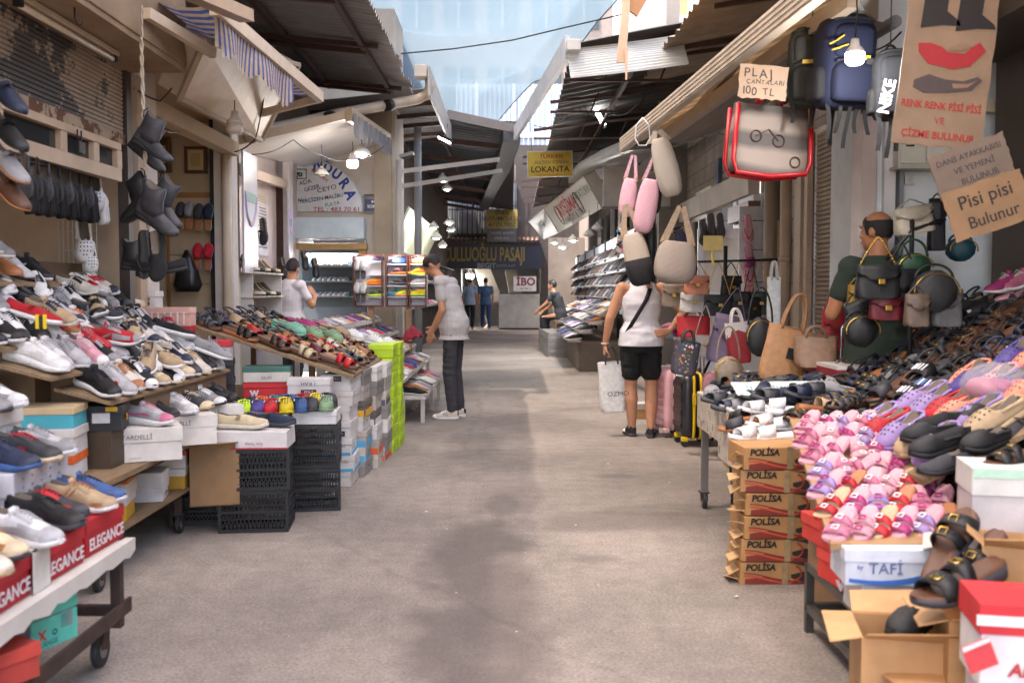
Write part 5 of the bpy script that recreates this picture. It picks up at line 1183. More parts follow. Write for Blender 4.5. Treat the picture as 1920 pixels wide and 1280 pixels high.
 if shoe_cols:
  for s in 'LR':
   a,ft=V['ank'+s],V['toe'+s];d=ft-a;yaw=math.atan2(d.y,d.x);c=(a+ft)/2
   tr=KIDS[PROTO[shoe_kind]];Ms=XF((a.x+math.cos(yaw)*.075,a.y+math.sin(yaw)*.075,0),yaw)
   sh=bpy.data.objects.new('shoe',None);COL.objects.link(sh);sh.parent=t;sh.matrix_local=Ms
   for cobj,_ in tr:
    k=cobj.copy();COL.objects.link(k);k.parent=sh;k.matrix_parent_inverse=Matrix();key=cobj.name.split('.')[0]
    if key in shoe_cols:k.color=(*shoe_cols[key],1)
 if extra:extra(t,V,Q)
 return t
def stand(h=1.72,**k):
 """a relaxed standing pose scaled to height h"""
 J=dict(pelvis=(0,0,.95),waist=(0,0,1.09),chest=(0,0,1.26),neck=(0,.0,1.47),head=(0,.03,1.61),shoL=(-.185,0,1.405),shoR=(.185,0,1.405),elbL=(-.235,-.03,1.11),elbR=(.235,-.03,1.11),wriL=(-.23,.06,.86),wriR=(.23,.06,.86),hanL=(-.225,.09,.70),hanR=(.225,.09,.70),hipL=(-.092,0,.90),hipR=(.092,0,.90),kneL=(-.1,.01,.49),kneR=(.1,.01,.49),ankL=(-.105,-.02,.085),ankR=(.105,-.02,.085),toeL=(-.125,.14,.03),toeR=(.125,.14,.03))
 J.update(k);s=h/1.72
 return{a:(tuple(x*s for x in v)if a not in('look','palmL','palmR','curlL','curlR','thumbL','thumbR')else v)for a,v in J.items()}
RED,WHT,CARD,BLK=C('#b8202a'),C('#d2d0d0'),C('#b18a60'),C('#1a1a1c')
t=thing('display_cart','low steel cart on black castors carrying the red boxes','cart',(-1.7,2.9,0));o3=Vector((-1.7,2.9,0))
def l3(*p):return Vector(p)-o3
m=MB();m.span(l3(-2.05,2.0,.415),l3(-1.38,3.52,.44));m.build('top_board',O_PAINT,t,color=C('#c9c3b8'))
m=MB();pts=[]
n=30
for k in range(n+1):
 y=2.0+1.54*k/n;pts.append((y-2.9,.445-.0))
low=[(2.0+1.54*k/n-2.9,.402-.009*(k%3)/2-.003*((k*7)%5))for k in range(n,-1,-1)]
m.prism(pts+low,.31,.345,Matrix(((0,0,1,0),(1,0,0,0),(0,1,0,0),(0,0,0,1))));m.build('foam_edge',O_PAINT,t,color=C('#d0cbc3'))
m=MB()
for y in(2.05,3.48):
 for x in(-2.0,-1.40):m.bar(l3(x,y,.14),l3(x,y,.415),.035,.035)
m.bar(l3(-1.385,2.0,.2),l3(-1.385,3.56,.2),.012,.05);m.bar(l3(-1.41,2.0,.178),l3(-1.41,3.56,.178),.05,.008);m.bar(l3(-2.0,2.0,.2),l3(-2.0,3.5,.2),.03,.04);m.bar(l3(-2.0,3.48,.2),l3(-1.4,3.48,.2),.03,.035);m.bar(l3(-2.0,2.6,.2),l3(-1.4,2.6,.2),.03,.03)
m.build('frame',M_RUST,t)
caster(t,.24,.57,.062);caster(t,.24,-.8,.062);caster(t,-.3,.57,.062);caster(t,-.3,-.8,.062)
m=MB();m.span(l3(-2.05,2.0,.44),l3(-1.64,3.75,.555));m.build('step_box',O_CARD,t,color=C('#9a8060'))
m=MB();m.span(l3(-2.05,2.2,.555),l3(-1.9,3.75,.76));m.build('back_step',O_CARD,t,color=C('#9a8060'))
for i,(y,w_)in enumerate(((3.42,.29),(3.085,.29),(2.73,.29),(2.38,.29))):
 shoebox((-1.515,y,.442),R(90+(i-1)*1.5),(w_,.21,.122),RED,RED,('red lettered shoe box at the far end of the low cart','red lettered shoe box under a black sneaker, second on the low cart','red lettered shoe box cut by the frame edge on the low cart','red lettered shoe box at the hidden end of the low cart')[i],'red shoe boxes on the low cart',[('ELEGANCE',.056,C('#d8d0d0'),.0,.037,'f',dict(bold=.02))],.36)
t=thing('price_card','blank white folded card between the red shoe boxes','card',(-1.40,2.92,.443));m=MB();m.span((0,-.05,0),(.005,.05,.13));m.span((-.06,-.05,.125),(.005,.05,.13));m.build('card',O_CARD,t,color=C('#d6d2ca'))
def one(kind,x,y,z,yaw,c,c2=None,c3=None,label=None,pitch=0,group='sneakers on the low cart',sc=1.,roll=0):return put(kind,XF((x,y,z),R(yaw),R(pitch),R(roll),sc),c,c2,c3,label=label,group=group)
zc=.568
one('sn3',-1.50,3.43,zc,-14,'beige','white','tan','tan suede sneaker with pale laces on the end red box');one('sn3',-1.53,3.56,zc,-6,'blue','white','navy','blue sneaker tucked behind the tan suede one')
one('sn2',-1.50,3.17,zc,-18,'black','charcoal','black','all black chunky sneaker on the low cart');one('sn2',-1.55,3.29,zc,-8,'charcoal','charcoal','red','charcoal chunky sneaker with a red tab on the low cart')
one('sn2',-1.47,2.96,zc,-20,'white','white','silver','white and silver chunky sneaker on the low cart');one('sn2',-1.50,2.80,zc,-18,'cream','charcoal','tan','cream sneaker with gold laces on the low cart')
one('sn2',-1.46,2.64,zc,-22,'offwhite','beige','white','off-white sneaker on the red box at the frame edge');one('sn0',-1.5,2.5,zc,-20,'white','charcoal','grey','white sneaker with a dark sole at the cart edge')
shoebox((-1.755,3.43,.557),R(90),(.42,.24,.175),C('#cfcdd2'),C('#c9c7cc'),'white shoe box with spotted lid and thin serif name',None,[('ZİO',.05,C('#5a5a66'),-.06,.055,'f'),('MODA',.022,C('#8a8a92'),-.06,.018,'f')],.45,[(-.14,.05,.003,.09,C('#8a8a92'),'f','ruled_line')]+[(x,z,.008,.008,C('#8d8b95'),'f','lid_dot')for x in(-.15,-.08,-.01,.06,.13)for z in(.12,.15)])
shoebox((-1.76,2.95,.557),R(90),(.4,.24,.175),C('#cfcdd2'),None,'white shoe box mostly outside the frame on the cart step')
g='sneakers on the white spotted boxes'
one('sn3',-1.70,3.30,.735,-14,'navy','blue','navy','navy sneaker with bright blue sole edge on the spotted box',group=g);one('sn2',-1.70,3.44,.735,-12,'charcoal','cream','red','charcoal knit sneaker with cream sole on the spotted box',group=g);one('sn2',-1.71,3.58,.735,-10,'pale grey','white','grey','pale grey sneaker with white sole on the spotted box',group=g)
shoebox((-1.93,3.5,.762),R(90),(.36,.22,.14),C('#cfcac6'),None,'plain white shoe box above the spotted one at the frame edge')
one('sn2',-1.88,3.58,.905,-14,'white','white','grey','white running sneaker on the top box at the frame edge',group=g);one('sn0',-1.86,3.44,.905,-14,'grey','charcoal','black','grey sneaker on the top box at the frame edge',group=g)
shoebox((-1.56,3.10,.226),R(-22),(.28,.19,.145),C('#a39ba2'),C('#52c6b2'),'teal shoe box lying tilted under the low cart',None,[('X',.045,C('#c23a30'),-.05,.045,'s',dict(bold=.04)),('O',.025,C('#202a2a'),.0,.045,'s',dict(bold=.05)),('ALANGE',.022,C('#1f3a38'),-.03,.018,'s')],.3,[(0,.05,.185,.095,C('#4fc0ac'),'s','teal_end'),(.05,.07,.05,.045,C('#d8d4d6'),'s','price_sticker')])
shoebox((-1.52,2.80,.226),R(-28),(.28,.17,.10),C('#c2463c'),C('#cf4a3e'),'coral shoe box lying in front of the teal ended one',None,())
shoebox((-1.5,2.5,.225),R(80),(.28,.17,.13),C('#cf4a3e'),C('#d4564a'),'coral red shoe box at the frame corner under the cart')
t=thing('sneaker_stand','long stepped stand of planks and boxes loaded with sneakers','stall',(-2.1,5.2,0));ST=t;so3=Vector((-2.1,5.2,0))
def sb_(lo,hi,nm,m_,c=None):
 m=MB();m.span(Vector(lo)-so3,Vector(hi)-so3);return m.build(nm,m_,t,color=c)
sb_((-2.75,4.1,.505),(-1.70,6.3,.53),'table_top',M_WOOD);sb_((-2.75,4.2,.25),(-1.75,6.2,.265),'lower_shelf',M_WOOD)
m=MB()
for y in(4.35,5.42,6.2):
 for x in(-1.83,-2.7):m.bar(Vector((x,y,.1))-so3,Vector((x,y,.505))-so3,.04,.04)
m.bar(Vector((-1.8,4.1,.245))-so3,Vector((-1.8,6.2,.245))-so3,.035,.035);m.bar(Vector((-1.76,4.1,.49))-so3,Vector((-1.76,6.2,.49))-so3,.03,.03);m.build('frame',M_RUST,t)
caster(t,.27,-.85,.05);caster(t,.27,.22,.05)
def tboard(x0,x1,z0,z1,y0,y1):
 m=MB();a=Vector((x0,y0,z0))-so3;m.slab([a,Vector((x1,y0,z1))-so3,Vector((x1,y1,z1))-so3,Vector((x0,y1,z0))-so3],(0,0,-.014));m.build('tier_board',M_WOOD,t)
 m=MB();m.span(Vector((x0+.01,y0+.45,.53))-so3,Vector((x1-.02,y1-.02,min(z0,z1)-.015))-so3);m.build('tier_support',O_CARD,t,color=C('#7a5f45'))
TIERS=[(-1.88,.875,4.35,6.2),(-2.05,1.0,4.15,6.2),(-2.24,1.125,4.0,6.05),(-2.43,1.25,4.0,6.15),(-2.62,1.375,4.5,5.6)]
for x,z,y0,y1 in TIERS:tboard(x-.13,x+.12,z+.03,z-.035,y0,y1)
Wt,Gy,Bk='white','grey','black'
pal={0:[('black','white','black'),('pale grey','white','pale grey'),('offwhite','white','tan'),('black','white','white'),('cream','white','beige'),('black','cream','white'),('white','white','purple'),('beige','white','cream'),('charcoal','white','grey'),('offwhite','cream','beige')],1:[('white','white','white'),('white','white','pale grey'),('pale grey','white','grey'),('pale pink','cream','white'),('black','white','grey'),('pale grey','white','white'),('charcoal','white','black'),('black','pale pink','grey'),('grey','white','charcoal'),('offwhite','white','beige')],2:[('black','white','silver'),('black','white','white'),('white','white','black'),('black','cream','white'),('white','white','black'),('cream','white','tan'),('white','offwhite','orange'),('black','white','grey'),('pale grey','white','grey'),('white','white','navy'),('grey','white','charcoal')],3:[('grey','white','pale grey'),('white','white','black'),('charcoal','white','black'),('grey','cream','white'),('pale grey','white','grey'),('black','black','charcoal'),('grey','white','navy'),('pale grey','white','white')],4:[('brown','dark brown','brown'),('white','white','charcoal'),('charcoal','white','black'),('tan','brown','brown'),('grey','white','grey'),('black','black','charcoal'),('charcoal','white','white')]}
wh=['on the lowest plank of the sneaker stand','on the second plank of the sneaker stand','on the middle plank of the sneaker stand','on the fourth plank of the sneaker stand','on the top plank of the sneaker stand']
kinds=[['sn0','sn2','sn3','sn0','sn1'],['sn2','sn2','sn3','sn0','sn3'],['sn0','sn3','sn2','sn1'],['sn3','sn0','sn2'],['dress','sn3','sn0','dress','sn3','sn0']]
for i,(x,z,y0,y1)in enumerate(TIERS):
 n=int((y1-y0)/.148);tier(kinds[i],(x,y0+.05,z),(x,y1-.05,z),n,R(-22),R(14),pal[i],wh[i],'sneakers on the stepped stand',.022,.24,lift=.004,sc=1.06)
for i,(x,y,rz,sz)in enumerate(((-1.78,4.74,24,(.36,.26,.155)),(-1.76,5.2,28,(.36,.24,.155)),(-1.74,5.64,28,(.36,.24,.155)))):
 shoebox((x,y,.532),R(rz),sz,C('#d3ccc4'),C('#d0c9c1'),('big cream shoe box under the pink-grey runner at the stand corner','second cream shoe box along the stand edge','third cream shoe box along the stand edge beside kids clogs')[i],'cream boxes on the stand edge',[('TARDELLİ',.03,C('#6a5a58'),-.02,.115,'f'),('tardelli.com',.011,C('#9a8a86'),-.03,.02,'f'),('TARDELLİ',.022,C('#8a6a66'),.0,.05,'s')],.42)
g='sneakers on the cream boxes'
one('sn2',-1.74,4.74,.69,-22,'pale grey','white','pink','pale grey runner with pink marks on the corner cream box',group=g);one('sn3',-1.80,4.98,.69,-14,'black','charcoal','black','black sneaker behind the pink marked runner',group=g)
one('sn2',-1.74,5.16,.69,-34,'white','white','pale grey','white runner standing askew on the cream boxes',group=g);one('sn1',-1.73,5.36,.69,-22,'charcoal','beige','cream','charcoal sneaker with two cream stripes on the cream boxes',group=g)
one('sn1',-1.72,5.56,.69,-22,'grey','charcoal','white','grey sneaker with white stripes on the cream boxes',group=g);one('sn0',-1.71,5.76,.69,-22,'black','black','charcoal','black low sneaker at the end of the cream boxes',group=g)
t=thing('price_tag','white price tag with a red dot hanging from the black sneaker','tag',P(217,722,4.55));m=MB();m.box((0,0,0),(.04,.003,.07));m.build('card',O_CARD,t,color=C('#d8d2d2'));m=MB();m.prism([(.013*math.cos(k*.52),.013*math.sin(k*.52)+.008)for k in range(12)],.0,.004,Matrix.Rotation(R(90),4,'X'));m.build('red_dot',O_INK,t,color=RED)
t=thing('price_tag','yellow clip tag on the black and white sneaker','tag',P(77,603,4.2));m=MB();m.box((-.016,0,0),(.014,.006,.06));m.box((.016,0,0),(.014,.006,.06));m.build('clip',O_PLA,t,color=C('#e0c21a'));m=MB();m.box((0,.001,.0),(.018,.004,.05));m.build('core',O_PLA,t,color=BLK)
def stack(x,y,z,rz,specs,grp,w_=.33,d=.22):
 for(h,body,lid,lab,txt,*st)in specs:
  shoebox((x+rs.uniform(-.01,.01),y+rs.uniform(-.008,.008),z),R(rz),(w_,d,h),body,lid,lab,grp,txt,.34,st[0]if st else());z+=h+.001
 return z
stack(-2.03,4.27,.531,8,[(.10,WHT,C('#d9601f'),'white shoe box with winged orange lid in the stand',[('FLİP',.05,C('#8a4a1a'),.0,.08,'f',dict(bold=.03))]),(.115,C('#cfcac4'),C('#d3cec8'),'pale shoe box with script name above the orange lidded one',[('jezza',.04,C('#8a8690'),0,.03,'f')]),(.09,C('#3aa7b5'),C('#c2a983'),'turquoise shoe box with kraft lid under the white runners',())],'boxes in the near end of the stand')
stack(-2.36,4.14,.531,6,[(.12,C('#b3a089'),None,'kraft shoe box low in the near end of the stand',()),(.12,C('#38577c'),C('#d5d0cc'),'blue box with a white lid in the near end of the stand',()),(.12,C('#a34a3f'),C('#d9c9be'),'brick red striped box in the near end of the stand',[('SPOR',.03,C('#d9c9be'),.0,.03,'f')]),(.10,C('#d3cec8'),None,'white box below the black runners at the frame edge',())],'boxes in the near end of the stand')
stack(-1.92,4.52,.70,10,[(.115,C('#1f1f21'),C('#222224'),'black shoe box with yellow arrow under the black sneaker',[('BOULDER',.026,C('#d8d6d2'),-.05,.028,'f',dict(bold=.03)),('>',.07,C('#d8a41c'),-.07,.055,'f',dict(bold=.05)),('>',.06,C('#d8a41c'),.02,.05,'s',dict(bold=.06))],[(.065,.06,.075,.045,C('#c9c6c4'),'f','price_sticker'),(-.1,.105,.05,.018,C('#d8a41c'),'f','yellow_flash'),(.11,.1,.05,.02,C('#d8a41c'),'f','yellow_flash')])],None,.30,.2)
m=MB();m.span(Vector((-2.06,4.44,.53))-so3,Vector((-1.80,4.62,.70))-so3);m.build('dark_box_support',O_CARD,ST,color=C('#4a3b2c'))
stack(-1.97,4.62,.267,10,[(.11,C('#d6a12a'),C('#d0cbc4'),'yellow and white box on the lower shelf',[('GEZER',.03,C('#6a5a20'),.02,.03,'f')]),(.10,C('#c9c0b6'),C('#c96a2f'),'long box with orange lid on the lower shelf',[('MARKLEY',.03,C('#8a4a2a'),0,.08,'f')])],'boxes on the lower shelf',.36)
stack(-1.93,5.04,.267,10,[(.075,C('#d0cbc8'),None,'flat white box on the lower shelf beside the torn carton',[('62905',.03,C('#6a6a72'),0,.03,'s')]),(.075,C('#cfcac6'),None,'upper flat white box on the lower shelf',())],'boxes on the lower shelf',.3,.2)
stack(-2.4,4.5,.267,8,[(.2,C('#6b4f33'),None,'dark kraft carton deep on the lower shelf',[('FP',.09,C('#2a1f15'),.06,.07,'f')])],None,.4,.3)
carton((-1.66,5.52,.16),R(18),(.26,.3,.34),'torn brown carton between the stand leg and crates',None,True,C('#8d6a45'),hollow=True)
crate((-1.78,5.75,0),R(8),'black crate in the shade under the torn carton',h=.16)
r8=random.Random(31)
for i in range(26):
 x,z,y0,y1=TIERS[r8.randrange(4)];c=r8.choice(('white','pale grey','black','grey','offwhite','charcoal','red','beige'));k=r8.choice(('sn0','sn1','sn2','sn3','slip'))
 put(k,XF((x+r8.uniform(-.07,.07),r8.uniform(y0+.5,y1-.1),z+.07),R(r8.uniform(-85,40)),R(r8.uniform(2,20)),R(r8.uniform(-22,22)),.98),c,'white',r8.choice(('black','navy','grey',None,'red')),place='tossed askew on the sneaker rows',group='sneakers tossed over the rows')
for i,(x,y,z,c,l,lab)in enumerate(((-1.92,5.38,.267,'#b98a2a','#d0cbc4','ochre box with pale lid on the lower shelf'),(-1.92,5.38,.378,'#c9c2ba','#b23a30','pale box with red lid on the lower shelf'),(-1.92,5.95,.267,'#c9c4be',None,'white box at the far end of the lower shelf'),(-1.94,4.3,.267,'#9a3a30','#c9c0b6','brick box with pale lid at the near end of the lower shelf'),(-1.94,4.3,.378,'#7a5c3c',None,'brown box on the brick one on the lower shelf'))):shoebox((x,y,z),R(8+3*i),(.3,.2,.11),C(c),C(l)if l else None,lab,None,(),.36)
g='shoes piled at the upper left edge'
m=MB();m.span(Vector((-2.98,4.3,.53))-so3,Vector((-2.72,6.4,1.5))-so3);m.build('back_tier',O_CARD,ST,color=C('#6b533c'))
for i,(k,x,y,z,yaw,c,c2,lab)in enumerate((('sn3',-2.5,4.76,1.51,-12,'grey','offwhite','grey sneaker on pale sole topping the pile at frame edge'),('dress',-2.5,4.85,1.43,-16,'tan','tan','tan leather shoe near the top of the pile'),('dress',-2.52,4.7,1.42,-18,'brown','dark brown','brown leather shoe at the frame edge pile'),('sn0',-2.52,5.0,1.41,-14,'white','charcoal','white sneaker with dark heel in the upper pile'),('sn0',-2.5,5.15,1.41,-14,'black','white','black sneaker with white sole in the upper pile'),('dress',-2.5,4.55,1.42,-10,'dark brown','black','dark brown leather shoe in the upper pile'))):
 one(k,x,y,z,yaw,c,c2,None,lab,16,g)
m=MB();m.slab([Vector((-2.70,4.4,1.46))-so3,Vector((-2.38,4.4,1.37))-so3,Vector((-2.38,5.25,1.37))-so3,Vector((-2.70,5.25,1.46))-so3],(0,0,-.02));m.build('tier_board',M_WOOD,ST)
shoebox((-2.62,6.34,.531),R(3),(.46,.3,.69),C('#8a6a4a'),None,'tall kraft carton carrying the cream sneakers',None,(),0)
one('sn0',-2.58,6.27,1.222,70,'cream','cream','offwhite','cream high sneaker seen from its heel beside the white box',0,g,1.1);one('sn0',-2.46,6.34,1.222,60,'cream','cream','offwhite','second cream sneaker half hidden behind the first',0,g,1.)
one('clog',-2.70,6.36,1.222,-80,'mint',None,None,'mint clog with vent holes behind the cream sneaker',10,g);one('clog',-2.64,6.44,1.222,-85,'mint',None,None,'mint clog closer to the cream sneaker',10,g);one('clog',-2.80,6.3,1.222,-60,'black',None,None,'black clog behind the mint clogs',10,g)
def rope(name,label,pts,r_=.012,col='#b9ab97'):
 t=thing(name,label,'rope',pts[0]);m=MB();n=40;q=[]
 for i in range(n+1):
  u=i/n*(len(pts)-1);k=min(int(u),len(pts)-2);q.append(Vector(pts[k]).lerp(Vector(pts[k+1]),u-k)-Vector(pts[0]))
 for ph in(0,math.pi):m.tube([p+Vector((r_*.6*math.cos(i*1.4+ph),r_*.6*math.sin(i*1.4+ph),0))for i,p in enumerate(q)],r_*.55,5)
 m.build('strand',O_FAB,t,color=C(col));return t
rope('hanging_rope','pale twisted rope holding the hung boots at the pier',[P(264,10,5.6),P(266,120,5.6),P(270,240,5.6),P(274,350,5.6),P(280,460,5.6)])
def hang(kind,px,py,d,yaw,pitch,c,label,group,roll=0,sc=1.,c2=None,c3=None):return put(kind,XF(P(px,py,d),R(yaw),R(pitch),R(roll),sc),c,c2,c3,label=label,group=group)
g='boots hung on the rope'
hang('boot',283,288,5.55,-12,30,'charcoal','grey ankle boot hung uppermost on the rope',g,0,1.0);hang('boot',272,300,5.66,-12,40,'charcoal','grey ankle boot behind the uppermost one on the rope',g)
hang('boot',292,425,5.5,-18,28,'charcoal','wrinkled grey ankle boot hung midway on the rope',g,10,1.1);hang('boot',262,400,5.6,160,30,'black','black ankle boot hung midway on the rope',g);hang('boot',302,405,5.66,-10,40,'charcoal','grey ankle boot half hidden midway on the rope',g)
hang('flip',272,478,5.5,-90,86,'black','black flat shoe hung sole outward at the rope end',g,0,1.,'black','black');hang('slip',297,482,5.5,-90,84,'black','black slip-on hung toe down at the rope end',g,0,1.,'black')
hang('boot',262,508,5.5,-15,4,'black','black boot lying on the white lettered box',g,0,.85);hang('slip',305,515,5.6,200,10,'black','black shoe lying below the rope end',g,0,1,'black')
g='leather shoes hung at the left edge'
for i,(px,py,c,lab)in enumerate(((2,185,'navy','navy leather shoe hung highest at the frame edge'),(4,255,'black','black polished shoe hung second at the frame edge'),(6,315,'grey','slate shoe with pale sole hung third at the frame edge'),(8,365,'brown','brown shoe hung lowest at the frame edge'))):hang('dress',px,py,4.3,-20,35,c,lab,g,0,1.05,'tan' if i>1 else None)
g='clogs hung in the shop opening'
t=thing('hanging_rail','thin black rail with wires above the hanging clogs','rail',P(30,300,4.9));o3=P(30,300,4.9);m=MB();m.tube([(0,0,0),P(205,330,6.15)-o3],.008,6);m.build('bar',M_DARK,t)
for i in range(8):
 u=i/7;px,py,d=lerp(40,178,u),lerp(335,362,u),lerp(4.95,6.1,u);c='white' if i==7 else 'charcoal' if i%2==0 else 'black'
 hang('clog',px,py,d,-70,80,c,f'{"white clog hung at the end of the dark clog row" if i == 7 else ORD[i] + " " + c + " clog of the hanging row from the frame edge"}',g,0,.95)
 hang('clog',px+6,py+28,d+.02,-110,-80,c if i==7 else 'black',f'{"white clog hung toe up below the end of the row" if i == 7 else ORD[i] + " toe up black clog of the hanging row from the frame edge"}',g,0,.8)
hang('clog',155,455,6.2,-60,75,'white','white clog hung alone on the beige partition',g,0,1.05);hang('clog',165,485,6.2,-50,70,'white','lower white clog hung on the beige partition',g,0,.85)
t=thing('wire_rack','small white wire rack on the beige partition','rack',P(140,470,6.3));m=MB()
for k in range(9):m.tube([(-.1+k*.03,0,-.16),(-.1+k*.03,0,.2)],.003,4)
for z in(-.16,0,.12,.2):m.tube([(-.1,0,z),(.14,0,z)],.003,4)
m.build('grid',O_PLA,t,color=C('#b5b0a6'))
g='slippers on the slat panel'
for i,(px,py,c,c2,lab)in enumerate(((340,405,'charcoal','beige','charcoal slipper hung outermost on the slat panel'),(356,405,'grey','beige','grey slipper hung second on the slat panel'),(374,408,'charcoal','beige','dark slipper hung third on the slat panel'),(392,408,'navy','mint','navy slipper with mint sole on the slat panel'),(372,482,'red','lilac','red slipper hung on the lower slats'),(392,482,'red','lilac','second red slipper with lilac sole on the lower slats'))):
 hang('slipper',px,py,9.2,90,-80,c,lab,g,0,.95,c2,'tan')
t=thing('black_bag','black plastic bag hung beside the red slippers','bag',P(350,510,9.1));m=MB();m.smooth=True
m.loft([[(w_*math.cos(a)*(1+.12*math.sin(a*5)),w_*.5*math.sin(a),z)for a in[2*math.pi*k/16 for k in range(16)]]for z,w_ in((-.18,.1),(-.12,.13),(0,.1),(.12,.05),(.2,.015))]);m.build('sack',O_PLA,t,color=BLK)
t=thing('shoe_shelf','small white tiered shelf of heeled shoes by the pink wall','shelf',(-2.62,10.3,0));m=MB()
for z in(1.28,1.52,1.02):m.span((-.28,-.55,z-.02),(.1,.7,z))
m.build('board',O_PAINT,t,color=C('#d8d2cc'))
for y in(-.53,.68):
 m=MB();m.span((-.28,y,0),(.08,y+.02,1.52));m.build('side_panel',O_PAINT,t,color=C('#cfc9c4'))
for r_,z in enumerate((1.02,1.28,1.52)):
 for k in range(5):
  c=['black','beige','offwhite','black','cream'][(k+r_)%5]
  put('pump',XF((-2.6,9.85+k*.22,z),R(-25),0,0,1.2),c,label=f'{c} heeled shoe|{ORD[k]}|on the {["lower", "middle", "top"][r_]} shelf by the pink wall',group='heeled shoes on the white shelf')
for i,(px,py)in enumerate(((476,432),(494,435))):hang('dress',px,py,10.4,-90,85,'black',('black shoe hung flat on the calendar wall','second black shoe hung flat on the calendar wall')[i],'shoes hung on the pink wall')
for i,(px,py,d)in enumerate(((530,505,12.3),(460,500,10.2),(570,490,12.6),(590,505,12.7))):hang('dress',px,py,d,-60,60,'black' if i!=1 else 'burgundy',('black shoe hung above the white shirted man','burgundy shoe hung below the heels','black loafer hung by the shop doorway','second black loafer hung by the shop doorway')[i],'shoes hung by the doorway')
for k in range(2):crate((-1.44,5.58,k*.232),R(6+3*k),('lower black crate of the front stack on the asphalt','upper black crate of the front stack under the slip-ons')[k],w_=.38,d=.32,h=.23)
for k in range(2):crate((-1.215,6.12,k*.262),R(10-3*k),('lower black crate beside the white box stack','upper black crate beside the white box stack')[k],w_=.3,d=.34,h=.26)
shoebox((-1.45,5.55,.465),R(4),(.42,.28,.10),C('#d2cdca'),C('#d4cfcc'),'flat white box upside down with a red rim under slip-ons',None,[('Polo Tarsus',.02,C('#b5505a'),.03,.03,'f',dict(roll=R(180)))],0,[(0,.004,.42,.008,C('#b52a34'),'f','red_rim')])
one('slip',-1.5,5.5,.568,-8,'cream','offwhite',None,'cream slip-on shoe on the flat white box',group='slip-on shoes on the flat box',sc=1.1);one('slip',-1.36,5.6,.568,-10,'navy','charcoal',None,'navy slip-on shoe on the flat white box',group='slip-on shoes on the flat box',sc=1.05);one('slip',-1.46,5.66,.568,-6,'charcoal','charcoal',None,'charcoal slip-on behind the cream one',group='slip-on shoes on the flat box')
shoebox((-1.50,6.0,.465),R(5),(.30,.26,.13),C('#d3d0ce'),None,'white box under the bright kids clogs, nearer one','white boxes under the kids clogs');shoebox((-1.2,6.1,.526),R(5),(.26,.26,.08),C('#d3d0ce'),None,'white box under the bright kids clogs, by the stack','white boxes under the kids clogs')
cc=['lime','purple','red','yellow','blue','charcoal','green','navy','orange','teal','blue','red','yellow','charcoal','navy','lime','blue','white']
tier('kidclog',(-1.64,5.9,.60),(-1.1,6.02,.615),7,R(-70),R(8),[(c,c,'white')for c in cc[:7]],'in the front row of bright kids clogs','bright kids clogs',.01,.25)
tier('kidclog',(-1.64,6.05,.605),(-1.1,6.17,.62),7,R(-70),R(8),[(c,c,'white')for c in cc[7:14]],'in the back row of bright kids clogs','bright kids clogs',.01,.25)
stack(-1.62,6.62,.50,8,[(.115,C('#c9252c'),C('#cf2a30'),'red box with winged mark, lowest of the red pair',[('W',.05,WHT,-.08,.04,'f',dict(bold=.06)),('CIRCLE',.025,C('#7a1a20'),.04,.035,'f')]),(.115,C('#c9252c'),C('#cf2a30'),'red box with white wing mark, upper of the red pair',[('W',.05,WHT,-.08,.04,'f',dict(bold=.06))]),(.10,C('#cfc9bf'),C('#3f6e62'),'white box with green lid above the red pair',[('36-40',.03,C('#8a8680'),0,.03,'f')])],'boxes between crates and sandal rack',.30,.2)
stack(-1.32,6.5,.52,5,[(.12,C('#c9252c'),C('#cf2a30'),'red box under the white handwritten box',()),(.12,C('#cdc8c6'),None,'white box with upside down blue handwriting',[('1 KAH',.035,C('#3a3f6e'),0,.09,'f',dict(roll=R(180))),('POLİ',.025,C('#d6c9c6'),.0,.035,'f')],[(.0,.035,.1,.035,C('#5a2a28'),'f','brand_sticker')])],'boxes between crates and sandal rack',.27,.2)
t=thing('box_table','plain board table hidden behind crates and shoe boxes','table',(-1.9,7.4,0));m=MB();m.span((-.7,-.95,.47),(.75,1.4,.5));m.build('top',M_WOOD,t);m=MB()
for x in(-.65,.45):
 for y in(-.85,1.3):m.span((x,y,0),(x+.05,y+.05,.47))
m.build('leg',M_WOOD,t)
stack(-1.93,6.38,.531,10,[(.12,C('#2a2a2c'),None,'black box low behind the sneaker stand',()),(.12,C('#26262a'),None,'black box in the column behind the sneaker stand',()),(.12,C('#303034'),None,'charcoal box below the red and white lettered one',()),(.12,C('#c8c4c2'),C('#c22a30'),'white box with red lid and faded name',[('MELİH',.04,C('#dcd2d2'),.0,.1,'f',dict(bold=.02)),('Ali',.025,C('#b08a8a'),0,.04,'f')])],'column behind the sneaker stand',.27,.2)
stack(-2.24,6.5,.50,6,[(.25,C('#7a6048'),None,'kraft box at the foot of the pink striped one',()),(.25,C('#8a6a50'),None,'kraft box carrying the pink striped one',()),(.1,C('#b52a30'),None,'red box with white script under the pink striped one',[('moda',.04,WHT,0,.05,'f')]),(.12,C('#d9a596'),C('#dbab9c'),'pale pink striped box with fluted lid',(),[(x,.05,.01,.08,C('#e8d6cc'),'f','white_stripe')for x in(-.12,-.08,-.04,0,.04,.08,.12)])],'column behind the sneaker stand',.31,.2)
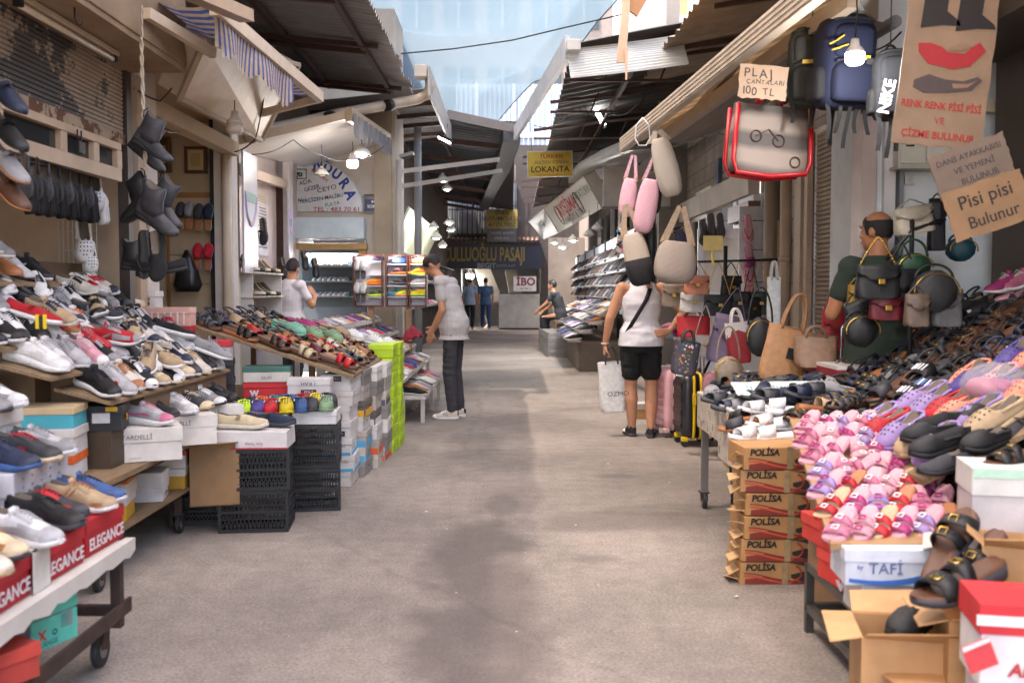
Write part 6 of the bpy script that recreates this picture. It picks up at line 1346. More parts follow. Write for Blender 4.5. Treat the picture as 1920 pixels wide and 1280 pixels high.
stack(-2.52,6.72,.50,4,[(.3,C('#7a6048'),None,'kraft box hidden under the lettered white box column',()),(.3,C('#7a6048'),None,'kraft box under the scarlet one in the column',()),(.11,C('#c41f2a'),None,'scarlet shoe box below the white lettered box',()),(.115,C('#cfcbc8'),None,'white shoe box with dark capital letters and green stamp',[('SÜMER',.05,C('#3c3c42'),-.03,.045,'f',dict(bold=.01))],[(.085,.06,.025,.022,C('#4a7a52'),'f','green_stamp'),(.085,.032,.025,.022,C('#5a4038'),'f','brown_stamp')])],'column behind the sneaker stand',.26,.2)
def tower(x,y,z,specs,grp,w_=.19,d=.335):
 for(h,body,lid,lab,txt,*st)in specs:shoebox((x+rs.uniform(-.012,.012),y,z),R(rs.uniform(-2,2)),(w_,d,h),body,lid,lab,grp,txt,.36,st[0]if st else());z+=h+.001
 return z
LB,NK=C('#3f9dc9'),C('#3a3f5e');pw=[C('#d0ccc8'),C('#cbc6c0'),C('#d3d0cd')]
stk=[(0,.006,.185,.02,LB,'f','blue_band'),(0,.006,.3,.02,LB,'s','blue_band')];blk=[(.02,.055,.085,.04,C('#3a2422'),'f','brand_sticker')]
names=['bottom box of the white tower by the crates','second box up the white tower, blue banded','third box up the white tower, blue banded','fourth box up the white tower with handwritten 42','fifth box up the white tower, plain sides','sixth box up the white tower, thin lidded','top box of the white tower under the sandals']
tower(-1.19,6.88,0,[(.105,pw[1],None,names[0],[('38',.03,NK,-.03,.05,'f')]),(.11,pw[0],None,names[1],[('KAPPEFULL',.024,C('#4a4a52'),0,.065,'f',dict(shear=.2)),('A',.06,C('#5a8ab0'),-.05,.05,'s')],stk),(.11,pw[2],None,names[2],[('KAPPEFULL',.024,C('#4a4a52'),0,.065,'f',dict(shear=.2)),('A',.06,C('#5a8ab0'),-.05,.05,'s')],stk),(.115,pw[0],None,names[3],[('42 ÇAĞ',.03,NK,-.01,.09,'f'),('POLO',.022,WHT,.02,.035,'f')],[(.02,.035,.085,.035,C('#3a2422'),'f','brand_sticker')]),(.105,pw[2],None,names[4],()),(.10,pw[1],None,names[5],()),(.115,pw[2],None,names[6],[('POLO',.022,WHT,0,.085,'f')],[(.0,.085,.08,.035,C('#3a2422'),'f','brand_sticker')])],'white box tower',.2)
gr=[C('#8a8580'),C('#cfcac5'),C('#7d7874'),C('#c8bfb2'),C('#6a5f57'),C('#d3cec9'),C('#a9a097'),C('#b5aca4')]
def tower2(x,y,n,nm,special,grp,w_=.19):
 z=0
 for i in range(n):
  c=gr[(i*3+int(y*10))%8];bands=[];cn='grey' if sum(c)<.8 else 'pale'
  if i in special:bands=[(0,.02,w_*.95,.045,special[i][1],'f','colour_band'),(0,.02,.3,.045,special[i][1],'s','colour_band')];cn=special[i][0]
  z=tower(x,y,z,[(.108,c,None,f'{cn} box, {ORD[i]} from the ground in the {nm} box column',[(str(36+i),.026,NK,0,.06,'s')],bands)],grp,w_)
tower2(-1.15,7.23,7,'second',{1:('blue banded',LB),2:('cyan banded',LB),4:('yellow banded',C('#d8a12a'))},'second box column')
tower2(-1.11,7.58,7,'third',{1:('orange',C('#dd5a22')),3:('white taped',WHT)},'third box column')
tower2(-1.08,7.92,7,'fourth',{0:('vermilion',C('#dd5a22')),4:('slate',C('#5a5a62'))},'fourth box column')
for j in range(2):
 for i in range(8):
  shoebox((-1.07+.02*j,8.25+j*.33,i*.112),R(rs.uniform(-2,2)),(.2,.3,.108),C('#a9c81e'),C('#b3d423'),f'lime green box, {ORD[i]} from the ground in the {("nearer", "farther")[j]} lime column','lime green boxes',[('o',.04,C('#d0dc8a'),.05,.03,'s')],.4)
t=thing('sandal_rack','sloping plank rack of mules behind the white box tower','rack',(-1.65,7.6,0));rk=t;ro=Vector((-1.65,7.6,0));m=MB();m.slab([Vector((-1.06,6.62,.765))-ro,Vector((-1.06,8.75,.79))-ro,Vector((-2.3,8.75,1.15))-ro,Vector((-2.3,6.62,1.15))-ro],(0,0,-.02));m.build('board',M_WOOD,t);m=MB()
for x,z in((-1.4,.84),(-2.25,1.1)):
 for y in(6.95,8.65):m.bar(Vector((x,y,0))-ro,Vector((x,y,z))-ro,.04,.04)
m.build('leg',M_WOOD,t)
sp=math.atan2(.36,1.24)
rows=[(-1.2,'front'),(-1.42,'second'),(-1.64,'third'),(-1.86,'fourth'),(-2.1,'back')]
mp=[[('red','brown','brown'),('brown','brown','tan'),('navy','brown','brown'),('beige','dark brown','brown'),('cream','brown','tan'),('tan','dark brown','brown'),('black','brown','brown')],[('cream','brown','brown'),('burgundy','dark brown','brown'),('beige','brown','tan'),('red','brown','brown'),('offwhite','brown','brown'),('brown','brown','tan')],[('dark brown','brown','brown'),('red','brown','brown'),('tan','tan','brown'),('burgundy','brown','brown'),('black','dark brown','brown'),('pink','brown','tan'),('beige','brown','tan')],[('black','tan','brown'),('red','brown','brown'),('black','brown','brown'),('charcoal','brown','tan'),('brown','brown','brown')],[('charcoal','brown','brown'),('black','black','charcoal'),('navy','charcoal','navy'),('beige','brown','tan')]]
for i,(x,nm)in enumerate(rows):
 z=.778+(-1.06-x)*.29;tier(['mule','band','mule','strap']if i<4 else['strap','band'],(x,6.66,z+.006),(x,8.7 if i else 8.0,z+.006),10 if i else 7,R(-22),sp,mp[i],f'in the {nm} row of the sandal rack','sandals on the plank rack',.02,.14,sc=1.12)
g='clogs on the sandal rack'
for i,(k,px,py,d,c,lab)in enumerate((('clog',575,588,7.6,'green','sage green clog lying on the sandal rack'),('clog',612,602,7.8,'green','second sage green clog lying on the sandal rack'),('clog',540,583,7.5,'mint','mint clog behind the sage green clogs'),('clog',565,575,8.0,'magenta','magenta clog behind the sage green clogs'),('clog',690,622,8.5,'white','white clog at the end of the sandal rack'),('clog',715,635,8.6,'white','white clog beside the lime boxes'),('clog',650,605,8.4,'white','white clog higher up the sandal rack'),('clog',625,590,8.3,'beige','beige clog high on the sandal rack'),('clog',668,600,8.6,'lilac','lilac clog high on the sandal rack'),('clog',590,572,8.3,'pink','pink clog high on the sandal rack'))):X_=(px-960)/FPX*d;put(k,XF((X_,d,.778+(-1.06-X_)*.29+.055),R(-25+i*7),R(16),R(4),1.08),c,label=lab,group=g)
t=thing('step_table','white stepped stools of shoes beside the man in the grey shirt','table',(-1.4,11.2,0));m=MB();so=Vector((-1.4,11.2,0))
STEP=[(-1.0,.27,9.95,12.2),(-1.2,.45,9.6,13.0),(-1.42,.62,9.3,13.4),(-1.66,.79,9.2,13.5),(-1.9,.95,9.2,13.5)]
for x,z,y0,y1 in STEP:m.span(Vector((x-.13,y0,z-.03))-so,Vector((x+.13,y1,z))-so)
m.build('step_board',O_PAINT,t,color=C('#cdc7c0'));m=MB()
for x,z,y0,y1 in STEP:
 for y in(y0+.03,(y0+y1)/2,y1-.06):m.span(Vector((x+.08,y,0))-so,Vector((x+.12,y+.04,z-.03))-so);m.span(Vector((x-.12,y,0))-so,Vector((x-.08,y+.04,z-.03))-so)
m.build('leg',O_PAINT,t,color=C('#c4bdb5'))
fp=['black','grey','pink','lilac','beige','charcoal','white','navy','pale grey','red','tan','white','purple','black','blue','cream','silver']
for i,(x,z,y0,y1)in enumerate(STEP):tier(['far0','far1','far0'],(x,y0+.05,z+.002),(x,y1-.05,z+.002),int((y1-y0)/.15),R(-20),R(2),[fp[(k*5+i*3)%17]for k in range(17)],f'on the {("lowest", "second", "middle", "fourth", "top")[i]} white stool step','shoes on the white stools',.02,.2)
t=thing('red_cloth','crumpled dark red cloth cap on the stools in front of the man','cap',P(768,618,9.75));m=MB();m.smooth=True
m.grid(lambda u,v:(.10*(u-.5)*2+.03*v,.1*(v-.5)*2,.12*math.sin(math.pi*u)*math.sin(math.pi*v)-.12+.06*u+.012*math.sin(u*17+v*9)),18,18);m.build('cloth',O_FAB,t,color=C('#8c1f2e'),solid=.006);m=MB();m.tube([(-.09+.03*k,-.1+.01*k,-.1-.006*k)for k in range(5)],.012,6);m.build('brim',O_FAB,t,color=C('#701824'))
t=thing('display_cabinet','brown framed white display cabinet of bright trainers with grey slippers on its door','cabinet',P(731,527,12.6));cbx=P(731,527,12.6);k=12.6/FPX
M_TUBE=emit('cabinet_tube',(.9,.95,1),60.)
M_LITB=mat('cabinet_white',C('#dcdde2'),.5,var=.06)
for nm,x0,x1 in(('door_panel',662,718),('case',723,765),('case',767,800)):
 xa,xb=(x0-731)*k,(x1-731)*k;z0,z1=(527-575)*k,(527-478)*k
 m=MB();m.span((xa,.12,z0),(xb,.14,z1));p_=m.build(nm,M_LITB,t)
 m=MB()
 for a in(xa,xb-.018):m.span((a,-.03,z0),(a+.018,.12,z1))
 m.span((xa+.018,-.03,z0),(xb-.018,.12,z0+.02));m.span((xa+.018,-.03,z1-.02),(xb-.018,.12,z1));m.build('frame',O_PAINT,p_,color=C('#5a2e28'))
 for q in range(4):
  if nm=='door_panel' and q==3:continue
  z=z0+(z1-z0)*(.18+.21*q);m=MB();m.span((xa+.02+(.17 if nm=='door_panel' else 0),-.02,z),(xb-.02,.12,z+.012));m.build('glass_shelf',O_PLA,p_,color=C('#c9ccd2'))
for xa,xb in((664,716),(725,763),(769,798)):
 m=MB();m.tube([((xa-731)*k,.02,(527-480.3)*k),((xb-731)*k,.02,(527-480.3)*k)],.004,6);tl_=m.build('tube_lamp',M_TUBE,t)
 ld=bpy.data.lights.new('tube_light','POINT');ld.energy=.7;ld.shadow_soft_size=.05;lo=bpy.data.objects.new('tube_light',ld);COL.objects.link(lo);lo.parent=tl_;lo.location=(((xa+xb)/2-731)*k,-.06,(527-486)*k)
m=MB();m.span(((690-731)*k,0,-1.1),((700-731)*k,.1,(527-575)*k));m.span(((760-731)*k,0,-1.1),((770-731)*k,.1,(527-575)*k));m.build('leg',M_WOOD,t)
g='bright trainers in the cabinet'
for i,(px,py,c,c2,c3)in enumerate(((703,490,'blue','white','orange'),(700,531,'orange','orange','yellow'),(702,552,'charcoal','lime','lime'),(746,490,'blue','blue','navy'),(746,511,'black','orange','pink'),(748,530,'black','charcoal','grey'),(740,552,'teal','blue','black'),(755,552,'lime','coral','orange'),(783,490,'coral','orange','red'),(782,512,'orange','lime','yellow'),(782,531,'silver','white','white'),(782,551,'yellow','lime','coral'))):
 put('sn3',XF(P(px,py+3,12.62),R(185 if i%3 else 200),0,0,.85),c,c2,c3,label=f'{c} trainer with {c3} trim|{ORD[i]}|in the lit display cabinet',group=g)
for i,(px,py)in enumerate(((671,505),(682,505),(671,548),(682,548))):hang('slipper',px,py,12.55,90,-80,'pale grey',('pale grey slipper hung upper outer on the cabinet door','pale grey slipper hung upper inner on the cabinet door','pale grey slipper hung lower outer on the cabinet door','pale grey slipper hung lower inner on the cabinet door')[i],'grey slippers on the cabinet door',0,.95,'grey','charcoal')
t=thing('shoe_shelf','blue lit shelves of clear heeled shoes inside the doorway','shelf',P(620,525,15.6));m=MB();kk=15.6/FPX
for py in(500,528,556):m.box((0,0,(525-py)*kk),(.85,.25,.02))
m.build('board',O_PAINT,t,color=C('#5f7580'));m=MB();m.box((0,.15,0),(.95,.03,.85));m.build('back',O_PAINT,t,color=C('#39464e'));m=MB();m.tube([(-.4,.02,.40),(.4,.02,.40)],.006,6);m.build('tube_lamp',M_TUBE,t)
for r_,py in enumerate((500,528,556)):
 for q in range(7):put('far0',XF(P(592+q*9.4,py-1,15.55),R(-100),0,0,.8),('silver','pale grey','light blue')[(q+r_)%3],label=f'{("silver", "pale grey", "light blue")[(q + r_) % 3]} shoe|{ORD[q]}|on the {("top", "middle", "bottom")[r_]} shelf inside the doorway',group='shoes on the doorway shelves')
for r_,z in enumerate((1.03,1.53)):
 for q in range(14):put('far0',XF((-1.86 if z<1.2 else-1.98,16.2+q*.55,z+.002),R(-30),0,0,1.05),fp[(q*7+r_)%17],label=f'{fp[(q * 7 + r_) % 17]} shoe|{ORD[q]}|on the {("lower", "upper")[r_]} dim passage shelf',group='shoes on the dim passage shelf')
t=thing('tray_cart','rusty white perforated tray cart heaped with slides','cart',(1.5,5.4,0));tc=Vector((1.5,5.4,0));q3=lambda*p:Vector(p)-tc
m=MB()
def rim(m,x0,x1,y0,y1,z,h,th=.012):
 m.span(q3(x0,y0,z-h),q3(x0+th,y1,z));m.span(q3(x1-th,y0,z-h),q3(x1,y1,z));m.span(q3(x0+th,y0,z-h),q3(x1-th,y0+th,z));m.span(q3(x0+th,y1-th,z-h),q3(x1-th,y1,z));m.span(q3(x0+th,y0+th,z-h),q3(x1-th,y1-th,z-h+.01))
M_TRAY=mat('chipped_white_metal',C('#c4b8aa'),.6,.1,var=.25,scale=10,dirt=(C('#6a5040'),.55,14,.06),dirt2=(C('#3a3432'),.66,24,.05))
rim(m,1.14,1.9,5.1,6.1,.70,.2);m.build('far_tray',M_TRAY,t)
m=MB();rim(m,1.06,1.84,4.72,5.09,.62,.14);m.build('near_tray',M_TRAY,t)
m=MB()
for x0,y0,y1,z,x1 in((1.146,5.106,6.094,.702,1.894),(1.066,4.726,5.084,.622,1.834)):m.tube([q3(x0,y0,z),q3(x0,y1,z),q3(x1,y1,z),q3(x1,y0,z)],.013,6,True)
m.build('rolled_rim',O_PAINT,t,color=C('#d0c8c0'))
m=MB()
for x,y in((1.18,5.15),(1.18,6.05),(1.86,5.15),(1.86,6.05)):m.bar(q3(x,y,.09),q3(x,y,.56),.04,.04)
m.build('leg',O_PAINT,t,color=C('#6f6964'));caster(t,-.32,-.25,.045);caster(t,-.32,.65,.045);caster(t,.36,-.25,.045)
for k in range(3):crate((1.46,5.86,k*.185),R(-6+3*k),('bottom crate under the tray cart','middle crate under the tray cart','top crate under the tray cart')[k],w_=.27,d=.42,h=.182)
gsl='slides heaped in the tray cart'
for r_,(x,z)in enumerate(((1.26,.68),(1.44,.7),(1.62,.71),(1.78,.71))):
 tier(['band','clog','band'],(x,5.25,z),(x,6.02,z+.01),5,R(205),R(-6),[('grey','grey','grey'),('charcoal','charcoal','navy'),('pale grey','grey','grey'),('navy','navy','black')],f'in the {("outer", "second", "third", "inner")[r_]} row of the tray cart',gsl,.04,.6)
for i,(px,py,d)in enumerate(((1355,760,5.5),(1375,775,5.35),(1450,755,5.2),(1510,748,5.2),(1535,742,5.3))):
 p=P(px,py,d);o=put('band',XF(p,R(200),R(-10),0,1.05),'navy' if i%2 else 'charcoal','charcoal','charcoal',label=f'dark slide lettered on its band|{ORD[i]}|across the tray carts',group=gsl)
 text('BRN',.04,Matrix.Translation((.045,.0,.068))@Matrix.Rotation(R(90),4,'Z')@Matrix.Rotation(R(-14),4,'Y'),C('#d6d6da'),o,bold=.03)
r9=random.Random(21)
for i in range(34):
 x,y=r9.uniform(1.22,1.84),r9.uniform(5.16,6.02);k=r9.choice(('band','strap','mule','band','clog'));c=r9.choice(('charcoal','black','grey','navy','black','charcoal'))
 put(k,XF((x,y,.72+r9.uniform(0,.05)),R(r9.uniform(120,290)),R(r9.uniform(-14,14)),R(r9.uniform(-20,20))),c,'black','charcoal' if i%2 else 'brown',place='in the jumble over the far tray',group='jumbled slides over the far tray')
for i in range(16):
 x,y=r9.uniform(1.42,1.84),r9.uniform(4.76,5.12);k=r9.choice(('strap','mule','strap'));c=r9.choice(('black','dark brown','navy','charcoal'))
 put(k,XF((x,y,.63+r9.uniform(0,.05)),R(r9.uniform(150,300)),R(r9.uniform(-10,10)),R(r9.uniform(-15,15)),.95),c,'black','brown' if i%2 else 'tan',place='in the jumble over the near tray',group='jumbled sandals over the near tray')
g='white slides in the near tray'
for i,(px,py,d,yaw,c)in enumerate(((1425,775,5.05,195,'white'),(1470,770,5.1,170,'white'),(1440,800,4.9,200,'white'),(1475,805,4.9,185,'white'),(1410,822,4.75,200,'white'),(1452,822,4.75,180,'white'),(1535,770,5.0,20,'beige'),(1400,790,5.0,120,'black'),(1395,805,4.9,160,'charcoal'))):
 put('band',XF(P(px,py,d),R(yaw),R(-8+i*2),0,.95),c,'white' if c=='white' else 'tan','white' if c=='white' else 'tan',label=f'{c} slide|{ORD[i]}|heaped in the near tray',group=g)
for i,(px,py,d,k,c)in enumerate(((1580,770,4.85,'mule','charcoal'),(1600,762,4.9,'strap','black'),(1560,815,4.6,'strap','dark brown'),(1610,815,4.55,'strap','navy'),(1575,800,4.75,'mule','dark brown'),(1615,795,4.75,'strap','black'),(1540,800,4.8,'strap','black'),(1655,810,4.5,'sn0','silver'),(1632,812,4.52,'sn0','silver'))):
 put(k,XF(P(px,py,d),R(215+7*i),R(-5),0,.92),c,None,None,label=f'{c} {kname(k)}|{ORD[i]}|at the inner side of the near tray',group='sandals beside the near tray')
cardsign('price_card',XF(P(1460,728,5.35),R(8),0,R(-62)),'pale green handwritten card lying across the grey slides',.5,.13,C('#c3cfc8'),[('İNDİRİM 100 TL',.05,0,0,C('#6f93a8'))],'card')
t=thing('sandal_slope','wide sloping board of dark sandals with bare plank edge','stall',(2.3,5.3,0));so=Vector((2.3,5.3,0));v3=lambda*p:Vector(p)-so
m=MB();m.slab([v3(1.72,4.4,.735),v3(1.86,6.55,.735),v3(2.95,6.55,1.24),v3(2.95,4.4,1.28)],(0,0,-.02));m.build('board',M_WOOD,t)
m=MB();m.slab([v3(1.69,4.4,.70),v3(1.83,6.55,.70),v3(1.86,6.55,.745),v3(1.72,4.4,.745)],(-.02,0,0));m.build('edge_plank',O_PAINT,t,color=C('#b79a74'))
m=MB()
for x,y,z in((1.85,4.5,.76),(1.95,6.45,.76),(2.9,4.5,1.2),(2.9,6.45,1.2)):m.bar(v3(x,y,0),v3(x,y,z),.05,.05)
m.build('leg',M_WOOD,t)
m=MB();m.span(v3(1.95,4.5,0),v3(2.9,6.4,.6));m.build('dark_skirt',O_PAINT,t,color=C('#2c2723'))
dk=[('black','black','brown'),('charcoal','black','brown'),('black','dark brown','tan'),('dark brown','black','brown'),('black','charcoal','charcoal'),('navy','black','brown'),('brown','dark brown','brown'),('charcoal','charcoal','grey')]
names=['front','second','third','fourth','fifth','back']
for i in range(6):
 x=1.93+i*.18;z=.748+(x-1.79)*.455
 tier(['mule','strap','strap','band','strap','mule'],(x-.06,4.46,z+.012),(x+.05,6.5,z+.006),15,R(200),R(24.5),[dk[(k*3+i*5)%8]for k in range(16)],f'in the {names[i]} row of the dark sandal slope','dark sandals on the slope',.02,.16)
for i,(px,py,d)in enumerate(((1745,705,4.75),(1718,748,4.6),(1752,735,4.5),(1672,640,5.9))):
 p=P(px,py,d);o=put('band',XF(p,R(205),R(20),0,1.05),'black','black','charcoal',label=('black slide with white bars on its band high on the slope','black slide with white bars low on the slope','blue and white barred slide low on the slope','dark slide with a red patch at the slope top')[i],group='barred slides on the slope')
 for k in range(4):
  m=MB();m.box((0,0,0),(.045,.009,.003));m.build('white_bar',O_INK,o,color=C('#d6d6da')if i!=2 or k%2 else C('#3a6aa8')if i!=3 else RED,M=Matrix.Translation((.05,-.027+.018*k,.071-abs(k-1.5)*.003))@Matrix.Rotation(R(12),4,'Y'))
for i,(px,py,c,k)in enumerate(((1885,545,'magenta','sn0'),(1912,540,'pink','sn0'),(1905,565,'pale pink','sn0'),(1895,585,'black','clog'),(1850,590,'black','clog'),(1815,585,'black','slip'))):put(k,XF(P(px,py,5.7),R(200),R(10)),c,None,None,label=f'{c} {kname(k)}|{ORD[i]}|at the top of the dark slope',group='shoes topping the slope')
m=MB();m.span(v3(2.75,4.4,1.1),v3(3.1,6.3,1.265));m.build('top_ledge',O_CARD,t,color=C('#4a3b2e'))
t=thing('clog_slope','sloping boxes under lilac and purple clogs beside the pale lidded box','stall',(1.9,3.9,0));so=Vector((1.9,3.9,0))
m=MB();m.slab([v3(1.46,3.5,.66),v3(1.46,4.36,.66),v3(2.6,4.36,1.2),v3(2.6,3.5,1.2)],(0,0,-.02));m.build('board',M_WOOD,t);m=MB();m.span(v3(1.75,3.55,0),v3(2.55,4.3,.62));m.build('box_base',O_CARD,t,color=C('#8a6a4a'))
ck=[[('lilac','lilac','pink'),('beige','beige',None),('lilac','lilac','white'),('red','red',None),('lilac','lilac','pink')],[('beige','beige',None),('lilac','lilac','pink'),('coral','coral',None),('red','red',None),('lilac','lilac','pink'),('lilac','lilac',None)],[('olive','olive',None),('coral','coral',None),('purple','purple',None),('pale pink','pale pink','pink'),('purple','purple','lilac'),('coral','coral',None)],[('beige','beige',None),('purple','purple',None),('purple','purple','lilac'),('coral','coral',None),('purple','purple','white')],[('lilac','lilac',None),('beige','beige',None),('purple','purple',None),('charcoal','charcoal',None)]]
for i in range(5):
 x=1.58+i*.2;z=.675+(x-1.46)*.474;n=len(ck[i]);tier('clog',(x,3.56,z+.006),(x,4.36,z+.006),n,R(200),R(25),ck[i],f'in the {("lowest", "second", "middle", "fourth", "top")[i]} row of the clog slope','clogs on the slope',.015,.2)
t=thing('wrapped_clogs','pink clogs bundled in crinkled clear plastic on the slope','bundle',P(1868,742,3.9));m=MB();m.smooth=True;rr=random.Random(5)
def plastic():
 mm,n,b_=_base('clear_plastic',.15,0);b_.inputs['Base Color'].default_value=(.8,.8,.82,1);tp=n.nodes.new('ShaderNodeBsdfTransparent');x=n.nodes.new('ShaderNodeMixShader');x.inputs[0].default_value=.7;n.links.new(b_.outputs[0],x.inputs[1]);n.links.new(tp.outputs[0],x.inputs[2]);n.links.new(x.outputs[0],n.nodes['Material Output'].inputs[0]);nz=_noise(n,30,5);_bump(n,b_,nz.outputs[0],1.,.02);return mm
M_PLASTIC=plastic();m.ball((0,0,.04),(.13,.13,.09),None,20,12);m.v=[tuple(Vector(p)*(1+.12*mnoise.noise(Vector(p)*22)))for p in m.v];m.build('wrapping',M_PLASTIC,t)
for k in range(3):
 m=MB();m.ball((-.06+.06*k,-.02*k,.03),(.05,.09,.045),None,12,8);m.build('clog',O_RUB,t,color=CN['pink']if k!=1 else CN['magenta'])
t=thing('kids_slope','sloping card board under the pink buckled kids sandals','stall',(1.35,3.75,0));so=Vector((1.35,3.75,0));m=MB();m.slab([v3(1.03,3.18,.515),v3(1.46,3.18,.515),v3(1.72,4.35,.77),v3(1.22,4.35,.77)],(0,0,-.02));m.build('board',O_CARD,t,color=C('#a07c54'));m=MB();m.span(v3(1.3,3.9,0),v3(1.66,4.3,.62));m.build('box_base',O_CARD,t,color=C('#8a6a4a'))
pk=[('pink','pale pink','pale pink'),('pale pink','pink','pale pink'),('red','red','beige'),('magenta','pale pink','pale pink'),('lilac','pale pink','pale pink'),('red','burgundy','tan')]
for j in range(7):
 y=3.28+j*.155;z=.522+(y-3.24)*.2297+.008;x0=1.06+j*.028
 tier('kid',(x0,y,z),(x0+.44,y+.02,z+.003),6,R(222),R(24),[pk[(j*2+k)%6]if j<3 else pk[[0,1,3,4,0][(k+j)%5]]for k in range(6)],f'in the {("first", "second", "third", "fourth", "fifth", "sixth", "topmost")[j]} kids sandal row','pink kids sandals',.012,.21,sc=.9)
t=thing('low_table','low grey steel table frame holding the white and red boxes','table',(1.5,3.5,0));so=Vector((1.5,3.5,0));m=MB()
for x,y in((1.16,3.83),(1.16,3.12),(1.95,3.83),(1.95,3.12)):m.bar(v3(x,y,0),v3(x,y,.27),.03,.03)
for z in(.262,.1):
 m.bar(v3(1.16,3.12,z),v3(1.16,3.83,z),.03,.03);m.bar(v3(1.16,3.12,z),v3(1.95,3.12,z),.03,.03);m.bar(v3(1.16,3.83,z),v3(1.95,3.83,z),.03,.03)
m.build('frame',O_MET,t,color=C('#6a6764'));m=MB();m.span(v3(1.175,3.13,.255),v3(1.95,3.82,.272));m.build('top',M_WOOD,t)
shoebox((1.235,3.22,.393),R(-3),(.33,.2,.118),C('#c9cdd6'),C('#ccd0d8'),'white shoe box with blue swoosh under the kids sandals',None,[('TAFİ',.05,C('#5a6a94'),-.04,.055,'f'),('by',.02,C('#5a6a94'),-.12,.06,'f')],.36,[])
bx=bpy.data.objects[[o.name for o in bpy.data.objects if o.get('label','').startswith('white shoe box with blue swoosh')][0]]
m=MB();N_=20
for i in range(N_):
 f=lambda u:.018+.04*u*u-.014*math.sin(u*3.1);w0=lambda u:.012+.012*u;u0,u1=i/N_,(i+1)/N_;X=lambda u:-.155+.31*u
 m.quad((X(u0),-.1058,f(u0)-w0(u0)*.5),(X(u1),-.1058,f(u1)-w0(u1)*.5),(X(u1),-.1058,f(u1)+w0(u1)*.5),(X(u0),-.1058,f(u0)+w0(u0)*.5))
m.build('blue_swoosh',O_INK,bx,color=C('#2f66b0'))
shoebox((1.27,3.24,.274),R(-3),(.29,.2,.115),C('#cdc8c6'),C('#d0cbc8'),'white box with red wing mark under the blue swoosh box',None,[('Se',.04,C('#4a5270'),-.09,.055,'f',dict(shear=.3)),('W',.05,C('#b83030'),-.05,.03,'f',dict(bold=.05))],.34)
shoebox((1.215,3.52,.274),R(96),(.3,.12,.115),C('#d2382e'),C('#d8443a'),'red box with white wing mark along the table edge',None,[('W',.05,WHT,-.1,.05,'n',dict(bold=.06))],.4)
shoebox((1.22,3.3,.274),R(92),(.2,.1,.11),C('#d2382e'),None,'short red box nearer the camera on the table edge',None,[('W',.05,WHT,.0,.05,'n',dict(bold=.06))],0)
shoebox((1.2,3.66,.39),R(100),(.26,.14,.10),C('#c43a30'),C('#d8443a'),'red open box flap side up beside the orange striped box',None,(),.4)
shoebox((1.265,3.72,.42),R(80),(.26,.16,.12),C('#d0cdca'),C('#e08f1e'),'white box with orange bands under the pink sandals',None,(),.34,[(0,.03,.25,.02,C('#e08f1e'),'f','orange_band'),(0,.03,.15,.02,C('#e08f1e'),'n','orange_band')])
m=MB();m.span(v3(1.15,3.6,.274),v3(1.3,3.82,.385));m.build('filler_box',O_CARD,t,color=C('#8a6a4a'))
M_TAPE=mat('packing_tape',C('#9c8463'),.18,var=.3,scale=30)
def flame(t,w_,d,h):
 yo=-d/2-.0025
 for c,pts in(('#7a2a20',[(-.15,.024),(-.06,.036),(.02,.024),(.1,.012),(.17,.03),(.17,.001),(-.15,.001)]),('#3a2724',[(.05,.1),(.1,.09),(.17,.07),(.17,.10)]),('#2f2220',[(.06,.045),(.12,.06),(.17,.055),(.17,.02),(.1,.015),(.06,.03)])):
  m=MB();m.prism([(x,z)for x,z in pts],0,.001,Matrix.Translation((0,yo+.0003,0))@Matrix.Rotation(R(90),4,'X'));m.build('flame_print',O_INK,t,color=C(c))
 for k,(c,r_,wd)in enumerate((('#c04a2e',.030,.008),('#7a2a20',.036,.005))):
  m=MB();n=24;pts=[]
  for i in range(n+1):
   u=i/n
   if u<.5:x,z=lerp(-.155,.07,u*2),.022+.018*math.cos(u*2*math.pi*1.0)+(.012 if k else 0)
   else:a=-math.pi/2+(u-.5)*2*math.pi*.95;x,z=.075+.032*math.cos(a),.05+r_*math.sin(a)
   pts.append((x,z))
  for(x0,z0),(x1,z1)in zip(pts,pts[1:]):
   d_=Vector((x1-x0,z1-z0));n_=Vector((-d_.y,d_.x)).normalized()*wd/2 if d_.length>1e-6 else Vector((0,wd/2))
   m.quad((x0-n_.x,yo-.001-k*.0004,z0-n_.y),(x1-n_.x,yo-.001-k*.0004,z1-n_.y),(x1+n_.x,yo-.001-k*.0004,z1+n_.y),(x0+n_.x,yo-.001-k*.0004,z0+n_.y))
  m.build('flame_line',O_INK,t,color=C(c))
 text('POLİSA',.040,front(-.08,yo-.001,h*.74),C('#17120f'),t,bold=.04,shear=.15)
 for i in range(2):
  m=MB();z0=h*(.15+.45*i);a=rs.uniform(.02,.06);y0=-d/2+.02;
  m.slab([(-w_/2,y0,z0),(-w_/2,y0+.1,z0),(-w_/2-a,y0+.11,z0-rs.uniform(0,.03)),(-w_/2-a*1.2,y0-.01,z0+rs.uniform(-.03,.02))],(0,0,.004));m.build('torn_flap',O_CARD,t,color=C('#c9a06c'))
nm=['bottom','second','third','fourth','fifth','top']
for i in range(6):
 tt=shoebox((1.215+rs.uniform(-.018,.018),4.59,i*.105),R(rs.uniform(-4,4)),(.345,.26,.104),C('#ad7f4e'),None,f'{nm[i]} brown box of the flame printed stack','brown flame printed boxes',(),0,cat='shoe box');flame(tt,.345,.26,.104)
carton((1.50,4.72,.0),R(-4),(.2,.26,.6),'tall plain brown carton behind the flame printed stack',None,False,C('#a07848'))
for tt in[o for o in bpy.data.objects if 'flame printed stack' in o.get('label','')and o['category']=='shoe box']:
 m=MB();m.box((.035+rs.uniform(-.004,.004),-.1345,.052),(.028,.003,.102));m.build('packing_tape',M_TAPE,tt)
